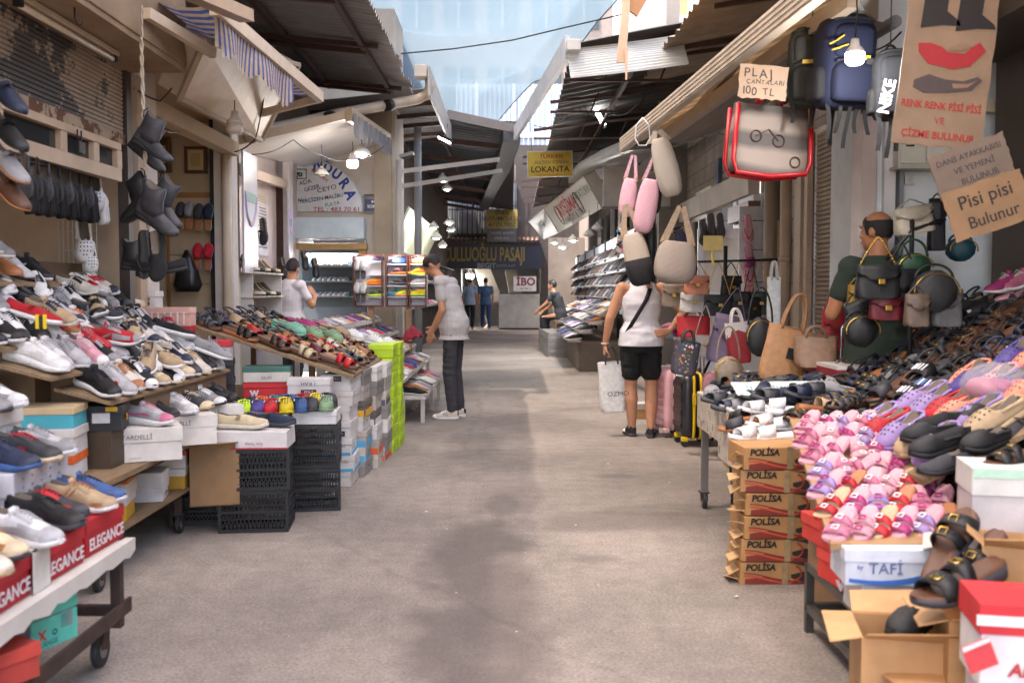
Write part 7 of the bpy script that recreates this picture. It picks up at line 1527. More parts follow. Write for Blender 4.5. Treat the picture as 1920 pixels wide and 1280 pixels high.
shoebox((1.66,3.2,.48),R(-12),(.36,.22,.29),C('#b9b4b4'),C('#c9c9c4'),'pale grey box with mint edged lid below black shoes',None,[('rahat',.03,C('#a87a76'),.0,.22,'f',dict(shear=.3))],.3,[(0,.275,.36,.03,C('#a9cdb8'),'f','mint_edge')])
shoebox((1.60,3.24,.276),R(-10),(.34,.24,.2),C('#c2bdbb'),None,'plain grey box below the mint edged one',None,(),.3)
carton((1.47,3.1,.3),R(-20),(.2,.18,.24),'opened grey flapped box between sandals and black shoes',None,True,C('#b7b1ac'))
m=MB();m.span((0,0,0),(.1,.1,.1))
t=thing('step_stand','dark stepped stand under the black shoes at the corner','stall',(1.6,3.0,0));so=Vector((1.6,3.,0));m=MB();m.span(v3(1.62,3.34,0),v3(2.05,3.52,.76));m.span(v3(1.28,2.35,0),v3(1.75,3.02,.3));m.build('block',O_CARD,t,color=C('#4a3a2c'))
for i,(px,py,d,k,c,yaw)in enumerate(((1755,850,3.55,'clog','black',200),(1800,828,3.6,'slip','black',190),(1850,840,3.5,'clog','black',205),(1775,882,3.45,'slip','charcoal',200),(1905,815,3.6,'dress','charcoal',215),(1775,800,3.75,'slip','black',180),(1845,790,3.75,'clog','black',190),(1900,868,3.25,'mule','black',200),(1745,825,3.7,'clog','black',180))):
 put(k,XF(P(px,py,d),R(yaw),R(8),0,.85),c,'black',None,label=f'{c} {kname(k)}|{ORD[i]}|in the corner heap of black shoes',group='black shoes in the corner heap')
def buckled(px,py,d,yaw,pitch,label,sc=1.15):return put('mule',XF(P(px,py,d),R(yaw),R(pitch),0,sc),'black','charcoal','brown',label=label,group='black buckled sandals at the corner')
buckled(1835,1075,2.95,215,32,'black sandal with three gold buckles leaning on a carton');buckled(1785,1035,3.0,40,-40,'black buckled sandal leaning heel down behind the first');buckled(1800,1108,2.75,205,10,'large black sandal on the open kraft carton',1.25)
one('clog',1.15,2.82,.352,225,'black','black',None,'black round toed shoe in the kraft carton',group='black shoes in the corner heap',sc=.9)
carton((1.14,2.86,.02),R(-14),(.26,.24,.33),'kraft carton holding a black round toed shoe','opened kraft cartons');carton((1.33,2.76,.1),R(-8),(.24,.22,.33),'taller kraft carton under the buckled sandal','opened kraft cartons');carton((1.2,2.58,.0),R(10),(.26,.2,.25),'low kraft carton at the frame bottom','opened kraft cartons');carton((1.53,2.95,.38),R(-25),(.22,.2,.2),'kraft carton with raised flap at the frame edge','opened kraft cartons')
shoebox((1.31,2.46,.36),R(-10),(.30,.2,.21),C('#cfcbcc'),C('#c4282e'),'opened white box with red lid at the lower corner',None,[('APolo',.045,C('#b0302e'),-.03,.05,'f',dict(bold=.03,shear=.2))],.36,[(0,.17,.32,.025,C('#d8d4d4'),'f','white_band')])
shoebox((1.31,2.45,.10),R(-12),(.28,.22,.258),C('#c9c5c8'),None,'tall white box below the red lidded one',None,(),0)
t=thing('box_flap','loose red and white box flap hanging at the lower corner','card',P(1842,1222,2.3));m=MB();m.slab([(-.05,0,.01),(.01,-.01,.04),(.03,-.02,-.02),(-.03,-.01,-.05)],(0,.004,0));m.build('card',O_CARD,t,color=C('#c4363a'));m=MB();m.slab([(-.048,-.002,.01),(.01,-.012,.039),(.011,-.013,.03),(-.046,-.003,.0)],(0,.002,0));m.build('white_band',O_CARD,t,color=C('#d8d0d0'))
t=thing('water_bottle','plastic bottle with a bright blue cap by the carton','bottle',P(1645,1262,2.85));m=MB();m.lathe([(.03,-.15),(.035,-.1),(.033,0),(.014,.05),(.013,.07)],14);m.build('body',M_PLASTIC,t);m=MB();m.lathe([(.017,.065),(.017,.1),(.002,.1)],14);m.build('cap',O_PLA,t,color=C('#2a62c4'))
suitcase(XF(G(1306,836)+Vector((-.02,.1,0)),R(-86)),'black trolley suitcase with bright yellow zips and wheels',C('#29292d'),C('#dfb91c'),(.36,.27,.55),4,'#2a2a2a',.3);suitcase(XF(G(1266,822)+Vector((-.02,.2,0)),R(-75)),'pale pink ribbed trolley suitcase beside the black one',C('#dba6ac'),C('#d6b0b2'),(.34,.24,.56),6,'#5a4a4c',.25)
suitcase(XF((1.72,8.0,.1),R(-20)),'small glossy pink case behind the black suitcase',C('#cf8f98'),C('#c88'),(.34,.22,.5),3,'#333',.3)
def B(px,py,d,*a,rz=0,roll=0,ry=0,**k):return bag('handbag' if k.get('kind')!='tote' else 'tote_bag',XF(P(px,py,d),R(rz),R(ry),R(roll)),*a,**k)
B(1280,702,7.7,'black floral tote with small red and blue blooms',C('#3a3740'),size=(.2,.12,.26),kind='tote',cat='tote bag',strap=.1,ry=8)
fl=[o for o in bpy.data.objects if o.get('label','').startswith('black floral')][0];m=MB();rr=random.Random(3)
for c in('#c23a30','#d6d0c6','#3a6ab0','#3f8a5a','#d88a3a'):
 m=MB()
 for k in range(14):
  x,z=rr.uniform(-.09,.09),rr.uniform(.02,.24);m.ball((x,-.052*(1-.5*z/.26)*math.sqrt(max(.1,1-(x/.105)**2))-.004,z),(.009,.004,.009),None,6,4)
 m.build('flower_print',O_FAB,fl,color=C(c))
B(1322,668,7.9,'cream flap handbag with gold clasp beside the floral tote',C('#b9aea2'),size=(.2,.09,.17),rz=10);B(1352,680,7.8,'lilac grey backpack shaped bag with white trim',C('#6a5a76'),size=(.26,.14,.38),kind='hand',clasp=False,rz=-10,ry=12)
B(1300,632,8.6,'bright red quilted bag behind the lilac bag',C('#c4262c'),size=(.28,.1,.18),kind='tote',strap=.06);B(1388,680,7.4,'red tote with white eyelet top and loop handles',C('#8f1a24'),size=(.17,.12,.3),kind='tote',cat='tote bag',col2=C('#d8d4d0'),strap=.12,ry=-6)
bb=[o for o in bpy.data.objects if o.get('label','').startswith('red tote with white')][0];m=MB();m.smooth=True;m.loft([[(.085*1.05*(1 if math.cos(a)>0 else-1)*abs(math.cos(a))**.45,.06*.58*(1 if math.sin(a)>0 else-1)*abs(math.sin(a))**.8,z)for a in[2*math.pi*k/24 for k in range(24)]]for z in(.19,.25,.305)],True,False);m.build('white_top',O_FAB,bb,color=C('#cfc9c6'))
B(1365,722,6.9,'camouflage beige backpack slumped beside the tray',C('#9a8874'),size=(.2,.14,.2),kind='round',cat='backpack');B(1425,668,6.6,'shiny black bag behind the tan tote',C('#1c1c1f'),size=(.2,.12,.26),kind='round');B(1458,718,6.3,'tan leather tote with long handles and black tag',C('#b07f55'),size=(.28,.1,.36),kind='tote',cat='tote bag',strap=.24,ry=14)
tt=[o for o in bpy.data.objects if o.get('label','').startswith('tan leather tote')][0];m=MB();m.box((.02,-.05,.2),(.05,.006,.07));m.build('black_tag',O_LEA,tt,color=BLK)
B(1528,688,6.1,'taupe boxy leather handbag with top zip',C('#8a6a54'),size=(.25,.15,.19),kind='tote',strap=.07,rz=-8);B(1570,665,6.5,'dark red soft backpack behind the taupe handbag',C('#a8202c'),size=(.22,.16,.3),kind='hand',clasp=False,cat='backpack');B(1450,618,7.6,'white ended rolled beach mat standing by the pipes',C('#cfd2cf'),size=(.1,.08,.4),kind='tote',cat='bag',strap=.14)
for i,(px,c,lab)in enumerate(((1586,'#2a2a2e','upright steel trolley handle beside the taupe handbag'),)):
 t=thing('trolley_handle',lab,'handle',P(px,690,6.0));m=MB();m.tube([(-.03,0,0),(-.03,0,.24),(-.02,0,.26),(.02,0,.26),(.03,0,.24),(.03,0,0)],.008,6);m.build('rod',M_CHROME,t)
t=thing('bag_stall','cardboard and cloth covered stall under the bags','stall',(1.9,7.3,0));so=Vector((1.9,7.3,0));m=MB();m.span(v3(1.9,7.6,0),v3(2.4,9.4,.55));m.span(v3(1.62,6.25,0),v3(2.3,7.58,.5));m.build('counter',O_CARD,t,color=C('#9a7a58'));m=MB();m.span(v3(1.88,7.58,.55),v3(2.4,9.4,.565));m.span(v3(1.6,6.2,.5),v3(2.32,7.57,.515));m.build('cloth_cover',O_FAB,t,color=C('#6a5a5a'))
for i,(px,py,c)in enumerate(((1262,622,'pink'),(1275,628,'magenta'),(1258,634,'light blue'),(1268,618,'lilac'))):put('clog',XF(P(px,py,9.3),R(200+i*20)),c,None,None,label=f'{c} clog on the stall behind the woman',group='clogs behind the woman')
shoebox((1.62,9.5,.5),R(10),(.32,.22,.1),C('#cfc6ba'),None,'white box below the pink clogs behind the woman');shoebox((1.42,10.4,0),R(10),(.3,.2,.16),C('#b98f62'),C('#c9c4bf'),'small carton on the ground behind the woman')
t=thing('bag_stand','black stand hung with chain strapped handbags','stand',(1.86,8.7,0));m=MB();m.tube([(0,0,.5),(0,0,1.72)],.018,8);m.tube([(-.3,0,1.58),(.45,0,1.6)],.012,6);m.tube([(-.2,0,.56),(.0,0,1.0)],.012,6);m.build('pole',M_DARK,t)
def HB(px,top,py,d,lab,col,size,**k):
 h=size[2];p=P(px,py,d);st=(P(px,top,d).z-p.z)-h;return bag('handbag',XF(p,R(k.pop('rz',0)),R(k.pop('ry',0))),lab,C(col),size=size,strap=max(.05,st+h*.07),group='handbags on the black stand',**k)
HB(1306,490,552,8.5,'salmon pink flap handbag with gold clasp','#c07a62',(.22,.1,.16),chain=True);HB(1300,490,585,8.6,'white flap handbag hung under the salmon one','#d0cdcb',(.24,.1,.17),chain=True);HB(1346,492,592,8.4,'black flap handbag with gold chain nearest the white one','#1c1c1e',(.26,.1,.18),chain=True,rz=10)
for i,(px,py,c,lab)in enumerate(((1385,590,'#18181a','black handbag hung midway along the stand bar'),(1408,600,'#1d1d20','black handbag near the end of the stand bar'),(1425,590,'#24332a','dark green handbag at the end of the stand bar'),(1370,560,'#141416','small black handbag hung high on the stand bar'),(1262,575,'#8a7a6c','taupe handbag hung behind the woman'))):HB(px,492,py,8.55+.05*i,lab,c,(.2,.09,.2),chain=i%2==0,rz=20*(i%2))
t=thing('price_sign','blank yellow price card on a yellow stick above the handbags','sign',P(1337,456,8.6));m=MB();m.box((0,0,0),(.17,.012,.13));m.build('card',O_PLA,t,color=C('#d9c178'),bevel=.01);m=MB();m.box((0,0,-.12),(.02,.01,.12));m.build('stick',O_PLA,t,color=C('#dcc02c'))
for i,(px,py,d,c,k)in enumerate(((1318,437,11.1,'black','band'),(1333,425,11.1,'charcoal','flip'),(1350,425,11.1,'charcoal','flip'),(1402,430,10.25,'pink','flip'),(1404,485,10.25,'magenta','band'),(1404,510,10.25,'magenta','flip'),(1402,540,10.25,'pink','band'))):hang(k,px,py,d,-90,78,c,('black slide hung on the white door','charcoal flip-flop hung crossed on the white door','second charcoal flip-flop hung on the white door','pale pink strapped flip-flop topping the white strip','magenta slide hung midway on the white strip','magenta flip-flop low on the white strip','pink slide lowest on the white strip')[i],'flip-flops hung by the door',0,1.1,c if i>2 else None,'pale pink' if i>2 else 'charcoal')
t=thing('bag_hook','white wire hook at the awning end holding the hanging bags','hook',P(1205,235,8.0));m=MB();m.tube([(0,0,.06),(-.05,0,0),(-.06,0,-.1),(-.03,0,-.16),(.03,0,-.16),(.06,0,-.1),(.05,0,0),(0,0,.06)],.006,6);m.build('wire',O_PLA,t,color=C('#c9c9c9'))
def HG(px,py,top,d,label,col,size,kind='soft',col2=None,ry=0,wv=True,rz=0,wide=.05,grp='soft bags hung from the awning'):
 """a soft pouch hung on two bands that meet at its hook"""
 size=(size[0]*.86,size[1],size[2]);p=P(px,py,d);t=thing('hanging_bag',label,'bag',M=XF(p,R(rz),R(ry)),group=grp);w_,dd,h=size;m=MB();m.smooth=True;n=28;rings=[]
 for z in(0,.02,.06,.14,.3,.5,.7,.86,.95,1):
  k={0:.42,.02:.6,.06:.78,.14:.92,.3:1.,.5:1.,.7:.95,.86:.84,.95:.7,1:.58}.get(z,1.);rings.append([(w_/2*k*(1 if math.cos(a)>0 else-1)*abs(math.cos(a))**.8,dd/2*k*(1.15-.5*z)*math.sin(a)*(1+.08*math.sin(a*6+z*8)),h*z)for a in[2*math.pi*q/n for q in range(n)]])
 def mi(i,j):return 1 if col2 is not None and i<4 else 0
 m.loft(rings,True,True,None,mi);m.build('pouch',[M_WEAVE,O_FAB],t,color=col)
 if col2 is not None:
  m=MB();m.smooth=True;m.loft([[(x*1.012,y*1.03,z)for x,y,z in r_]for r_ in rings[:6]],True,True);m.build('lower_half',M_WEAVE,t,color=col2)
 L_=P(px,top,d).z-p.z
 for s in(-1,1):
  m=MB();m.loft([[(x,y,z)for x,y,z in((s*w_*.34-wide/2,-.0,h*.95),(s*w_*.34+wide/2,0,h*.95),(s*w_*.34+wide/2,.004,h*.95),(s*w_*.34-wide/2,.004,h*.95))],[(s*.012-wide*.35,0,L_),(s*.012+wide*.35,0,L_),(s*.012+wide*.35,.004,L_),(s*.012-wide*.35,.004,L_)]]);m.build('strap',O_FAB,t,color=tuple(min(.8,k*1.0)for k in(col if kind=='soft' else C('#b5a08a'))))
 m=MB()
 for s in(-1,1):m.tube([(s*w_*.34+.012*math.cos(a),0,h*.98+.014*math.sin(a))for a in[2*math.pi*k/10 for k in range(10)]],.003,5,True)
 m.build('ring',M_BRASS,t);return t
def weave():
 mm,n,b_=_base('woven_cloth',.85,0);oi=n.nodes.new('ShaderNodeObjectInfo');tc_=n.nodes.new('ShaderNodeTexCoord');wv=n.nodes.new('ShaderNodeTexWave');wv.bands_direction='Z';wv.inputs['Scale'].default_value=34;wv.inputs['Distortion'].default_value=3;wv.inputs['Detail'].default_value=1;n.links.new(tc_.outputs['Object'],wv.inputs[0])
 r_=_ramp(n,.1,.9,wv.outputs[0],(.84,.82,.82,1),(1.08,1.08,1.08,1));n.links.new(_mix(n,oi.outputs['Color'],r_.outputs[0],1.,'MULTIPLY'),b_.inputs['Base Color']);_bump(n,b_,wv.outputs[0],.35,.01);return mm
M_WEAVE=weave()
HG(1172,406,290,7.9,'small pale pink woven pouch on a striped band',C('#d8a9b6'),(.15,.1,.3),ry=8,wide=.03);HG(1203,436,288,7.85,'larger pale pink woven pouch beside the small one',C('#d8a9b6'),(.2,.12,.42),ry=10,wide=.03);HG(1262,368,240,7.8,'glossy grey half round bag with pale piping',C('#b4ada2'),(.22,.12,.46),ry=-14,wide=.06);HG(1228,400,300,7.95,'black and yellow folded cloth behind the pink pouches',C('#2a262c'),(.1,.08,.35),ry=4)
HG(1205,535,380,7.85,'cream woven bag with a wide black base',C('#b8ab9c'),(.24,.16,.42),'tan',C('#1d1c20'),ry=-12);HG(1262,530,385,7.75,'large taupe striped woven tote on tan bands',C('#a2968c'),(.38,.2,.32),'tan',ry=6,wide=.06);HG(1300,512,420,7.85,'navy dotted scarf bag beside the taupe tote',C('#23233a'),(.12,.1,.36),ry=-20)
HG(1163,475,415,7.9,'small bright patchwork phone pouch',C('#c9b9b4'),(.1,.04,.2),ry=6,wide=.012);pp=[o for o in bpy.data.objects if o.get('label','').startswith('small bright patchwork')][0]
for c in('#c23a30','#3a78b4','#3fa0a8','#d8d4d0','#d09a3a'):
 m=MB()
 for k in range(9):m.box((rr.uniform(-.04,.04),-.024,rr.uniform(.02,.18)),(rr.uniform(.012,.024),.006,rr.uniform(.01,.024)))
 m.build('patchwork_print',O_FAB,pp,color=C(c))
t=thing('bag_stand','slim black stand crowded with bags beside the bald man','stand',(2.18,5.45,0));m=MB();m.tube([(0,0,.6),(0,0,1.72)],.014,8);m.tube([(-.14,0,1.5),(.0,0,1.66),(.18,0,1.72)],.012,6);m.tube([(.0,0,1.5),(.3,0,1.2)],.02,6);m.build('pole',M_DARK,t)
def NB(px,py,d,lab,col,size,top,**k):
 h=size[2];p=P(px,py,d);st=max(.05,P(px,top,d).z-p.z-h);kind=k.pop('kind','hand');return bag('handbag',XF(p,R(k.pop('rz',0)),R(k.pop('ry',0))),lab,C(col),size=size,strap=st,group='bags beside the bald man',kind=kind,**k)
NB(1645,560,5.3,'big black flap handbag on gold chain before the bald man','#131315',(.24,.1,.18),440,chain=True);NB(1688,588,5.35,'plain black handbag behind the gold chain one','#101012',(.2,.1,.24),450,clasp=False);NB(1712,520,5.4,'bright green soft handbag on the slim stand','#0a3d27',(.19,.12,.13),440,clasp=False,kind='round');NB(1716,438,5.5,'cream barrel handbag hung highest on the stand','#a39a88',(.22,.13,.15),372,clasp=False,ry=-10)
NB(1750,585,5.25,'large charcoal half moon bag on the stand','#2e2c2e',(.25,.12,.22),480,kind='round');NB(1718,612,5.2,'soft beige bag below the charcoal half moon','#6a594b',(.13,.1,.17),530,clasp=False);NB(1660,600,5.3,'dark red clutch under the black handbags','#5e0a14',(.18,.07,.13),570);NB(1604,582,5.8,'mustard yellow bag below the bald man elbow','#8f6c10',(.1,.08,.15),530,clasp=False);NB(1612,650,5.4,'black round backpack low before the bald man','#18181a',(.19,.14,.18),600,kind='round');NB(1625,610,5.5,'black crossbody bag with gold zip','#17171a',(.18,.09,.15),560,ry=-25);NB(1775,612,5.3,'pale grey pouch behind the charcoal half moon','#6f6c6c',(.16,.08,.2),540,clasp=False)
NB(1800,490,5.9,'black and turquoise cap hung on the pale wall','#0e4450',(.17,.14,.14),450,kind='round');NB(1755,470,5.8,'black strapped bag hung on the pale wall','#1a1a20',(.1,.08,.3),380,clasp=False)
t=thing('support_block','red and white boxes under the bags before the bald man','box',(2.05,5.9,0));m=MB();m.span((-.2,-.25,.5),(.35,.3,.88));m.build('carton',O_CARD,t,color=C('#8a2028'));m=MB();m.span((-.2,-.25,.88),(.35,.3,.9));m.build('lid',O_CARD,t,color=C('#c9c0bc'))
def mountain(t,w_,d,h):
 m=MB()
 for k,(x,z,q)in enumerate(((-.13,.66,.5),(-.1,.69,1.0),(-.075,.63,.2),(-.115,.6,.1))):m.bar((x-.02,-d*.66,h*z-.012),(x+.025,-d*.66,h*z+.02*q),.006,.012,(0,1,0))
 m.build('yellow_logo',O_INK,t,color=C('#c9a42a'))
backpack(XF(P(1578,205,5.2),R(8),0,R(4)),'large shiny blue hiking backpack lit by the bulb',C('#04102e'),C('#0c0d10'),(.285,.22,.47),5,mountain,C('#b5b03a'));backpack(XF(P(1522,200,5.45),R(-15)),'grey and black backpack half behind the blue one',C('#33342f'),C('#1c1c1e'),(.26,.2,.42),3,None,C('#b5922a'))
def nk(t,w_,d,h):text('NIKE',.075,front(-w_*.24,-d*.76,h*.27,R(78)),C('#d6d6d8'),t,bold=.03)
backpack(XF(P(1672,225,4.95),R(-10)),'black backpack with white lettering hung by the card sign',C('#17191d'),C('#101012'),(.19,.16,.34),4,nk)
bagx=thing('beach_bag','clear printed beach bag with thick red edges','beach bag',M=XF(P(1437,332,5.6),R(6),R(3)));m=MB();m.smooth=True;W_,D_,H_=.44,.14,.38
m.loft([[(W_/2*k*(1 if math.cos(a)>0 else-1)*abs(math.cos(a))**.3,D_/2*(1 if math.sin(a)>0 else-1)*abs(math.sin(a))**.5,H_*z+.02*(math.cos(a)**2))for a in[2*math.pi*q/32 for q in range(32)]]for z,k in((0,.9),(.06,1),(.5,1.01),(1,.92))],True,False)
def printed():
 mm,n,b_=_base('printed_plastic',.6,0);g=n.nodes.new('ShaderNodeTexCoord');wv=n.nodes.new('ShaderNodeTexWave');wv.bands_direction='Z';wv.inputs['Scale'].default_value=1.7;wv.inputs['Distortion'].default_value=3.;wv.inputs['Detail'].default_value=3;n.links.new(g.outputs['Object'],wv.inputs[0])
 r_=_ramp(n,.2,.8,wv.outputs[0],(*C('#544d49'),1),(*C('#94867b'),1));n.links.new(r_.outputs[0],b_.inputs['Base Color']);return mm
m.build('sheet',printed(),bagx)
for yy in(-1,1):
 m=MB();m.tube([(-W_/2*.95,yy*D_/2,H_),(-W_/2,yy*D_/2,.08),(-W_/2*.9,yy*D_/2,.01),(0,yy*D_/2,-.004),(W_/2*.9,yy*D_/2,.02),(W_/2,yy*D_/2,.08),(W_/2*.95,yy*D_/2,H_)],.014,8);m.build('red_edge',O_PLA,bagx,color=C('#b3161f'))
for yy in(-1,1):
 m=MB();m.tube([(.07*math.cos(a),yy*.03,H_+.02+.09*math.sin(a))for a in[math.pi*k/12 for k in range(13)]],.012,7);m.build('handle',O_PLA,bagx,color=C('#b3161f'))
m=MB()
for cx_,cz_,r_ in((-.1,.21,.03),(.03,.19,.032),(.13,.08,.028)):m.tube([(cx_+r_*math.cos(a),-D_/2-.006,cz_+r_*math.sin(a))for a in[2*math.pi*k/18 for k in range(18)]],.004,4,True)
m.bar((-.1,-D_/2-.006,.21),(-.03,-D_/2-.006,.25),.006,.01,(0,1,0));m.bar((-.03,-D_/2-.006,.25),(.03,-D_/2-.006,.19),.006,.01,(0,1,0));m.build('vehicle_print',O_INK,bagx,color=C('#4a2f2c'))
CB=C('#8d735c')
cardsign('card_sign',XF(P(1431,155,5.3),R(0),R(5)),'handwritten beach bag price card above the clear bag',.255,.175,C('#9c826a'),[('PLAJ',.07,-.03,.045,C('#2a1a17'),dict(hand=1)),('ÇANTALARI',.033,.01,.0,C('#2a1a17'),dict(hand=1)),('100 TL',.055,-.02,-.05,C('#2a1a17'),dict(hand=1))])
sgn=cardsign('card_sign',XF(P(1775,112,4.3),R(0),R(6)),'tall card sign with painted boots and red lettering',.385,.74,CB,[('RENK RENK PİSİ PİSİ',.042,0,-.2,C('#a5261f'),dict(sx=.86,bold=.02)),('VE',.04,0,-.262,C('#a5261f')),('ÇİZME BULUNUR',.042,0,-.325,C('#a5261f'),dict(sx=.95,bold=.02))])
def deco(nm,pts,c,parent=sgn,y=-.0045):
 m=MB();m.prism(pts,0,.0015,Matrix.Translation((0,y,0))@Matrix.Rotation(R(90),4,'X'));m.build(nm,O_INK,parent,color=C(c))
for x0 in(-.12,.03):deco('painted_boot',[(x0,.36),(x0+.1,.36),(x0+.095,.2),(x0+.15,.165),(x0+.16,.145),(x0+.08,.14),(x0-.01,.12)],'#221b1a')
import math as _m
deco('painted_slipper',[(-.13,.055),(-.08,.062),(-.03,.05),(.0,.03),(.07,.03),(.1,.06),(.13,.085),(.16,.05),(.1,-.02),(.03,-.04),(-.08,-.025),(-.125,.02)],'#a3252a');deco('slipper_opening',[(.0,.05),(.06,.075),(.1,.065),(.06,.042),(.0,.035)],'#8a6a52',y=-.0065)
deco('painted_slipper',[(-.13,-.1),(-.07,-.07),(.0,-.085),(.08,-.085),(.14,-.06),(.16,-.075),(.12,-.12),(.02,-.14),(-.08,-.15),(-.13,-.13)],'#4a3f3d');deco('slipper_opening',[(.03,-.1),(.1,-.095),(.14,-.075),(.1,-.11),(.04,-.12)],'#8a6a52',y=-.0065)
cardsign('card_sign',XF(P(1822,312,4.2),R(0),R(-19)),'upper tilted card sign about dance shoes',.33,.19,C('#786659'),[('DANS AYAKKABISI',.034,0,.05,C('#3f3a3a')),('VE YEMENİ',.036,.01,0,C('#3f3a3a')),('BULUNUR',.036,.02,-.05,C('#3f3a3a'))])
cardsign('card_sign',XF(P(1852,385,4.15),R(0),R(-19)),'lower tilted card sign with big dark letters',.34,.21,C('#927150'),[('Pisi pisi',.08,0,.04,C('#2a2422'),dict(bold=.005)),('Bulunur',.07,.01,-.05,C('#2a2422'),dict(bold=.005))])
bulb(P(1603,100,4.7),.043,'bright white bulb hung before the blue backpack',.25,True,power=4)
t=thing('step_table','long stepped stall of shoes under the far white signs','stall',(1.4,21,0));m=MB();so=Vector((1.4,21,0))
FAR=[(1.02,.52,16.2,20.5),(1.2,.66,16.2,25),(1.38,.8,16.2,26),(1.56,.93,16.3,26),(1.74,1.05,16.3,26)]
for x,z,y0,y1 in FAR:m.span(Vector((x-.1,y0,z-.03))-so,Vector((x+.1,y1,z))-so)
m.build('step_board',O_PAINT,t,color=C('#8a8078'));m=MB();m.span(Vector((1.1,16.4,0))-so,Vector((1.85,26,.5))-so);m.build('base',O_CARD,t,color=C('#6a5a4c'))
fr=['black','grey','navy','pale grey','beige','charcoal','white','black','brown','pale pink','tan','grey','lilac','blue','charcoal','offwhite','black']
for i,(x,z,y0,y1)in enumerate(FAR):tier(['far0','far1'],(x,y0+.1,z+.002),(x,y1-.1,z+.002),int((y1-y0)/(.3 if i else .22)),R(200),R(4),[fr[(k*3+i*5)%17]for k in range(17)],f'on the {("lowest", "second", "middle", "fourth", "top")[i]} step of the far stall','shoes on the far stall',.04,.35,sc=1.1)
for r_,z in enumerate((1.18,1.42,1.66,1.9)):
 for sec,(y0,y1)in enumerate(((16.25,18.5),(18.75,21.1),(21.35,23.9),(24.2,30))):
  n=(10,9,8,7)[sec]
  for q in range(n):
   c=('black','charcoal','dark brown','navy','grey','black','brown')[(q*3+r_*2+sec)%7];put('far0' if(r_+q)%3 else 'far1',XF((1.86,lerp(y0,y1,(q+.5)/n),z+.085),R(215),R(32),0,1.15),c,label=f'{c} shoe|{ORD[q]}|on far wall shelf {r_ + 1}, bay {("one", "two", "three", "four")[sec]}',group='shoes on the far wall shelves')
for i,(px,py,d,w_,h)in enumerate(((1122,690,17.2,.5,.5),(1075,665,19.3,.4,.45),(1170,690,16.6,.3,.45))):g_=G(px,py);carton((g_.x,g_.y,0),R(4),(w_,.4,h),('large brown carton at the near end of the far stall','brown carton half way along the far stall','brown carton tucked behind the woman')[i],'brown cartons at the far stall',False,C('#a98560'))
for j in range(4):
 for i in range(4):crate((.92-.03*j,20.4+j*.75,i*.12),R(4),f'{("lowest", "second", "third", "top")[i]} grey crate of the {ORD[j]} far crate column','grey crates at the far stall',.4,.5,.118,C('#a9a7a4'))
t=cardsign('hanging_sign',XF(P(1031,308,17),R(3),R(-1.5)),'yellow restaurant sign with dark red and black lettering',.75,.42,C('#c9a83a'),[('TÜRKAN',.1,.02,.13,C('#9a2f1f'),dict(bold=.02,shear=.2)),('SULTAN SOFRASI',.075,.02,.03,C('#3a3a4e'),dict(shear=.3)),('LOKANTA',.14,0,-.09,C('#2a1a1f'),dict(bold=.015))],th=.03)
m=MB()
for z in(.212,-.212):m.box((0,-.004,z),(.77,.04,.012))
for x in(-.38,.38):m.box((x,-.004,0),(.012,.04,.42))
m.build('frame',O_PAINT,t,color=C('#c9c2b0'));m=MB();m.bar((-.2,-.018,-.175),(.2,-.018,-.17),.004,.012,(0,1,0));m.build('red_arrow',O_INK,t,color=C('#9a3a2a'))
m=MB()
for x in(-.3,.3):m.tube([(x,0,.21),(x*1.1,0,.9)],.004,4)
m.build('hang_wire',M_DARK,t)
def tiltsign(a,b_,c,d,label,col,lines,group):
 a,b_,c,d=map(Vector,(a,b_,c,d));o_=(a+b_+c+d)/4;ex=(b_-a).normalized();ey=((a+b_)-(c+d));ey=(ey-ex*ey.dot(ex)).normalized();ez=ex.cross(ey)
 t=thing('light_box_sign',label,'sign',o_,0,group);m=MB();m.slab([p-o_ for p in(a,b_,c,d)],-ez*.22);m.build('box',O_PLA,t,color=col)
 M=Matrix((ex,ey,ez)).transposed().to_4x4();w_=(b_-a).length
 for s,z,x,y,cc_,*kw in lines:text(s,z,Matrix.Translation(ez*.004)@M@Matrix.Translation((x*w_,y,0)),C(cc_),t,**(kw[0]if kw else{}))
 for x in(-.28,.2):
  if len(lines)>1:
   m=MB();m.tube([ez*.006+ex*(x*w_+.16*math.cos(q))+ey*(.0+.2*math.sin(q))for q in[2*math.pi*k/20 for k in range(20)]],.008,4,True);m.build('ring_logo',O_INK,t,color=C('#4a3a38'))
 m=MB();m.slab([a-o_+ey*.004,b_-o_+ey*.004,b_-o_-ez*.22+ey*.004,a-o_-ez*.22+ey*.004],ey*.02);m.build('top_cover',O_PAINT,t,color=C('#a98f6e'))
tiltsign(P(1022,391,20),P(1095,333,16),P(1128,391,16),P(1049,436,20),'long tilted white shop sign with red name and two ring logos',C('#b3aca2'),[('AYŞİMA',.34,-.05,.06,'#a8242a',dict(bold=.02,sx=1.4)),('TUHAFİYE & TEKS',.18,-.02,-.16,'#4a4644',dict(sx=1.5)),('ATATÜRK',.2,.34,.1,'#4a6a44',dict(sx=1.4))],'tilted shop signs')
tiltsign(P(991,415,23.5),P(1020,392,20.2),P(1047,437,20.2),P(1019,449,23.5),'short dingy tilted sign beyond the one with red name',C('#8f8a82'),[('BAHAR',.26,-.05,.04,'#5a5450',dict(sx=1.5))],'tilted shop signs')
t=thing('metal_canopy','low curved pale metal canopy above the tilted signs','canopy',P(1120,290,15));o3=P(1120,290,15);m=MB();m.smooth=True
for_pts=[P(1172,262,12.6),P(1130,280,14.2),P(1085,305,16.5),P(1066,330,19)]
m.loft([[p-Vector(o3),p-Vector(o3)+Vector((0,0,-.14)),p-Vector(o3)+Vector((.7,.1,-.06)),p-Vector(o3)+Vector((1.2,.1,.14))]for p in for_pts],False,False);m.build('sheet',O_PAINT,t,color=C('#8f8a85'))
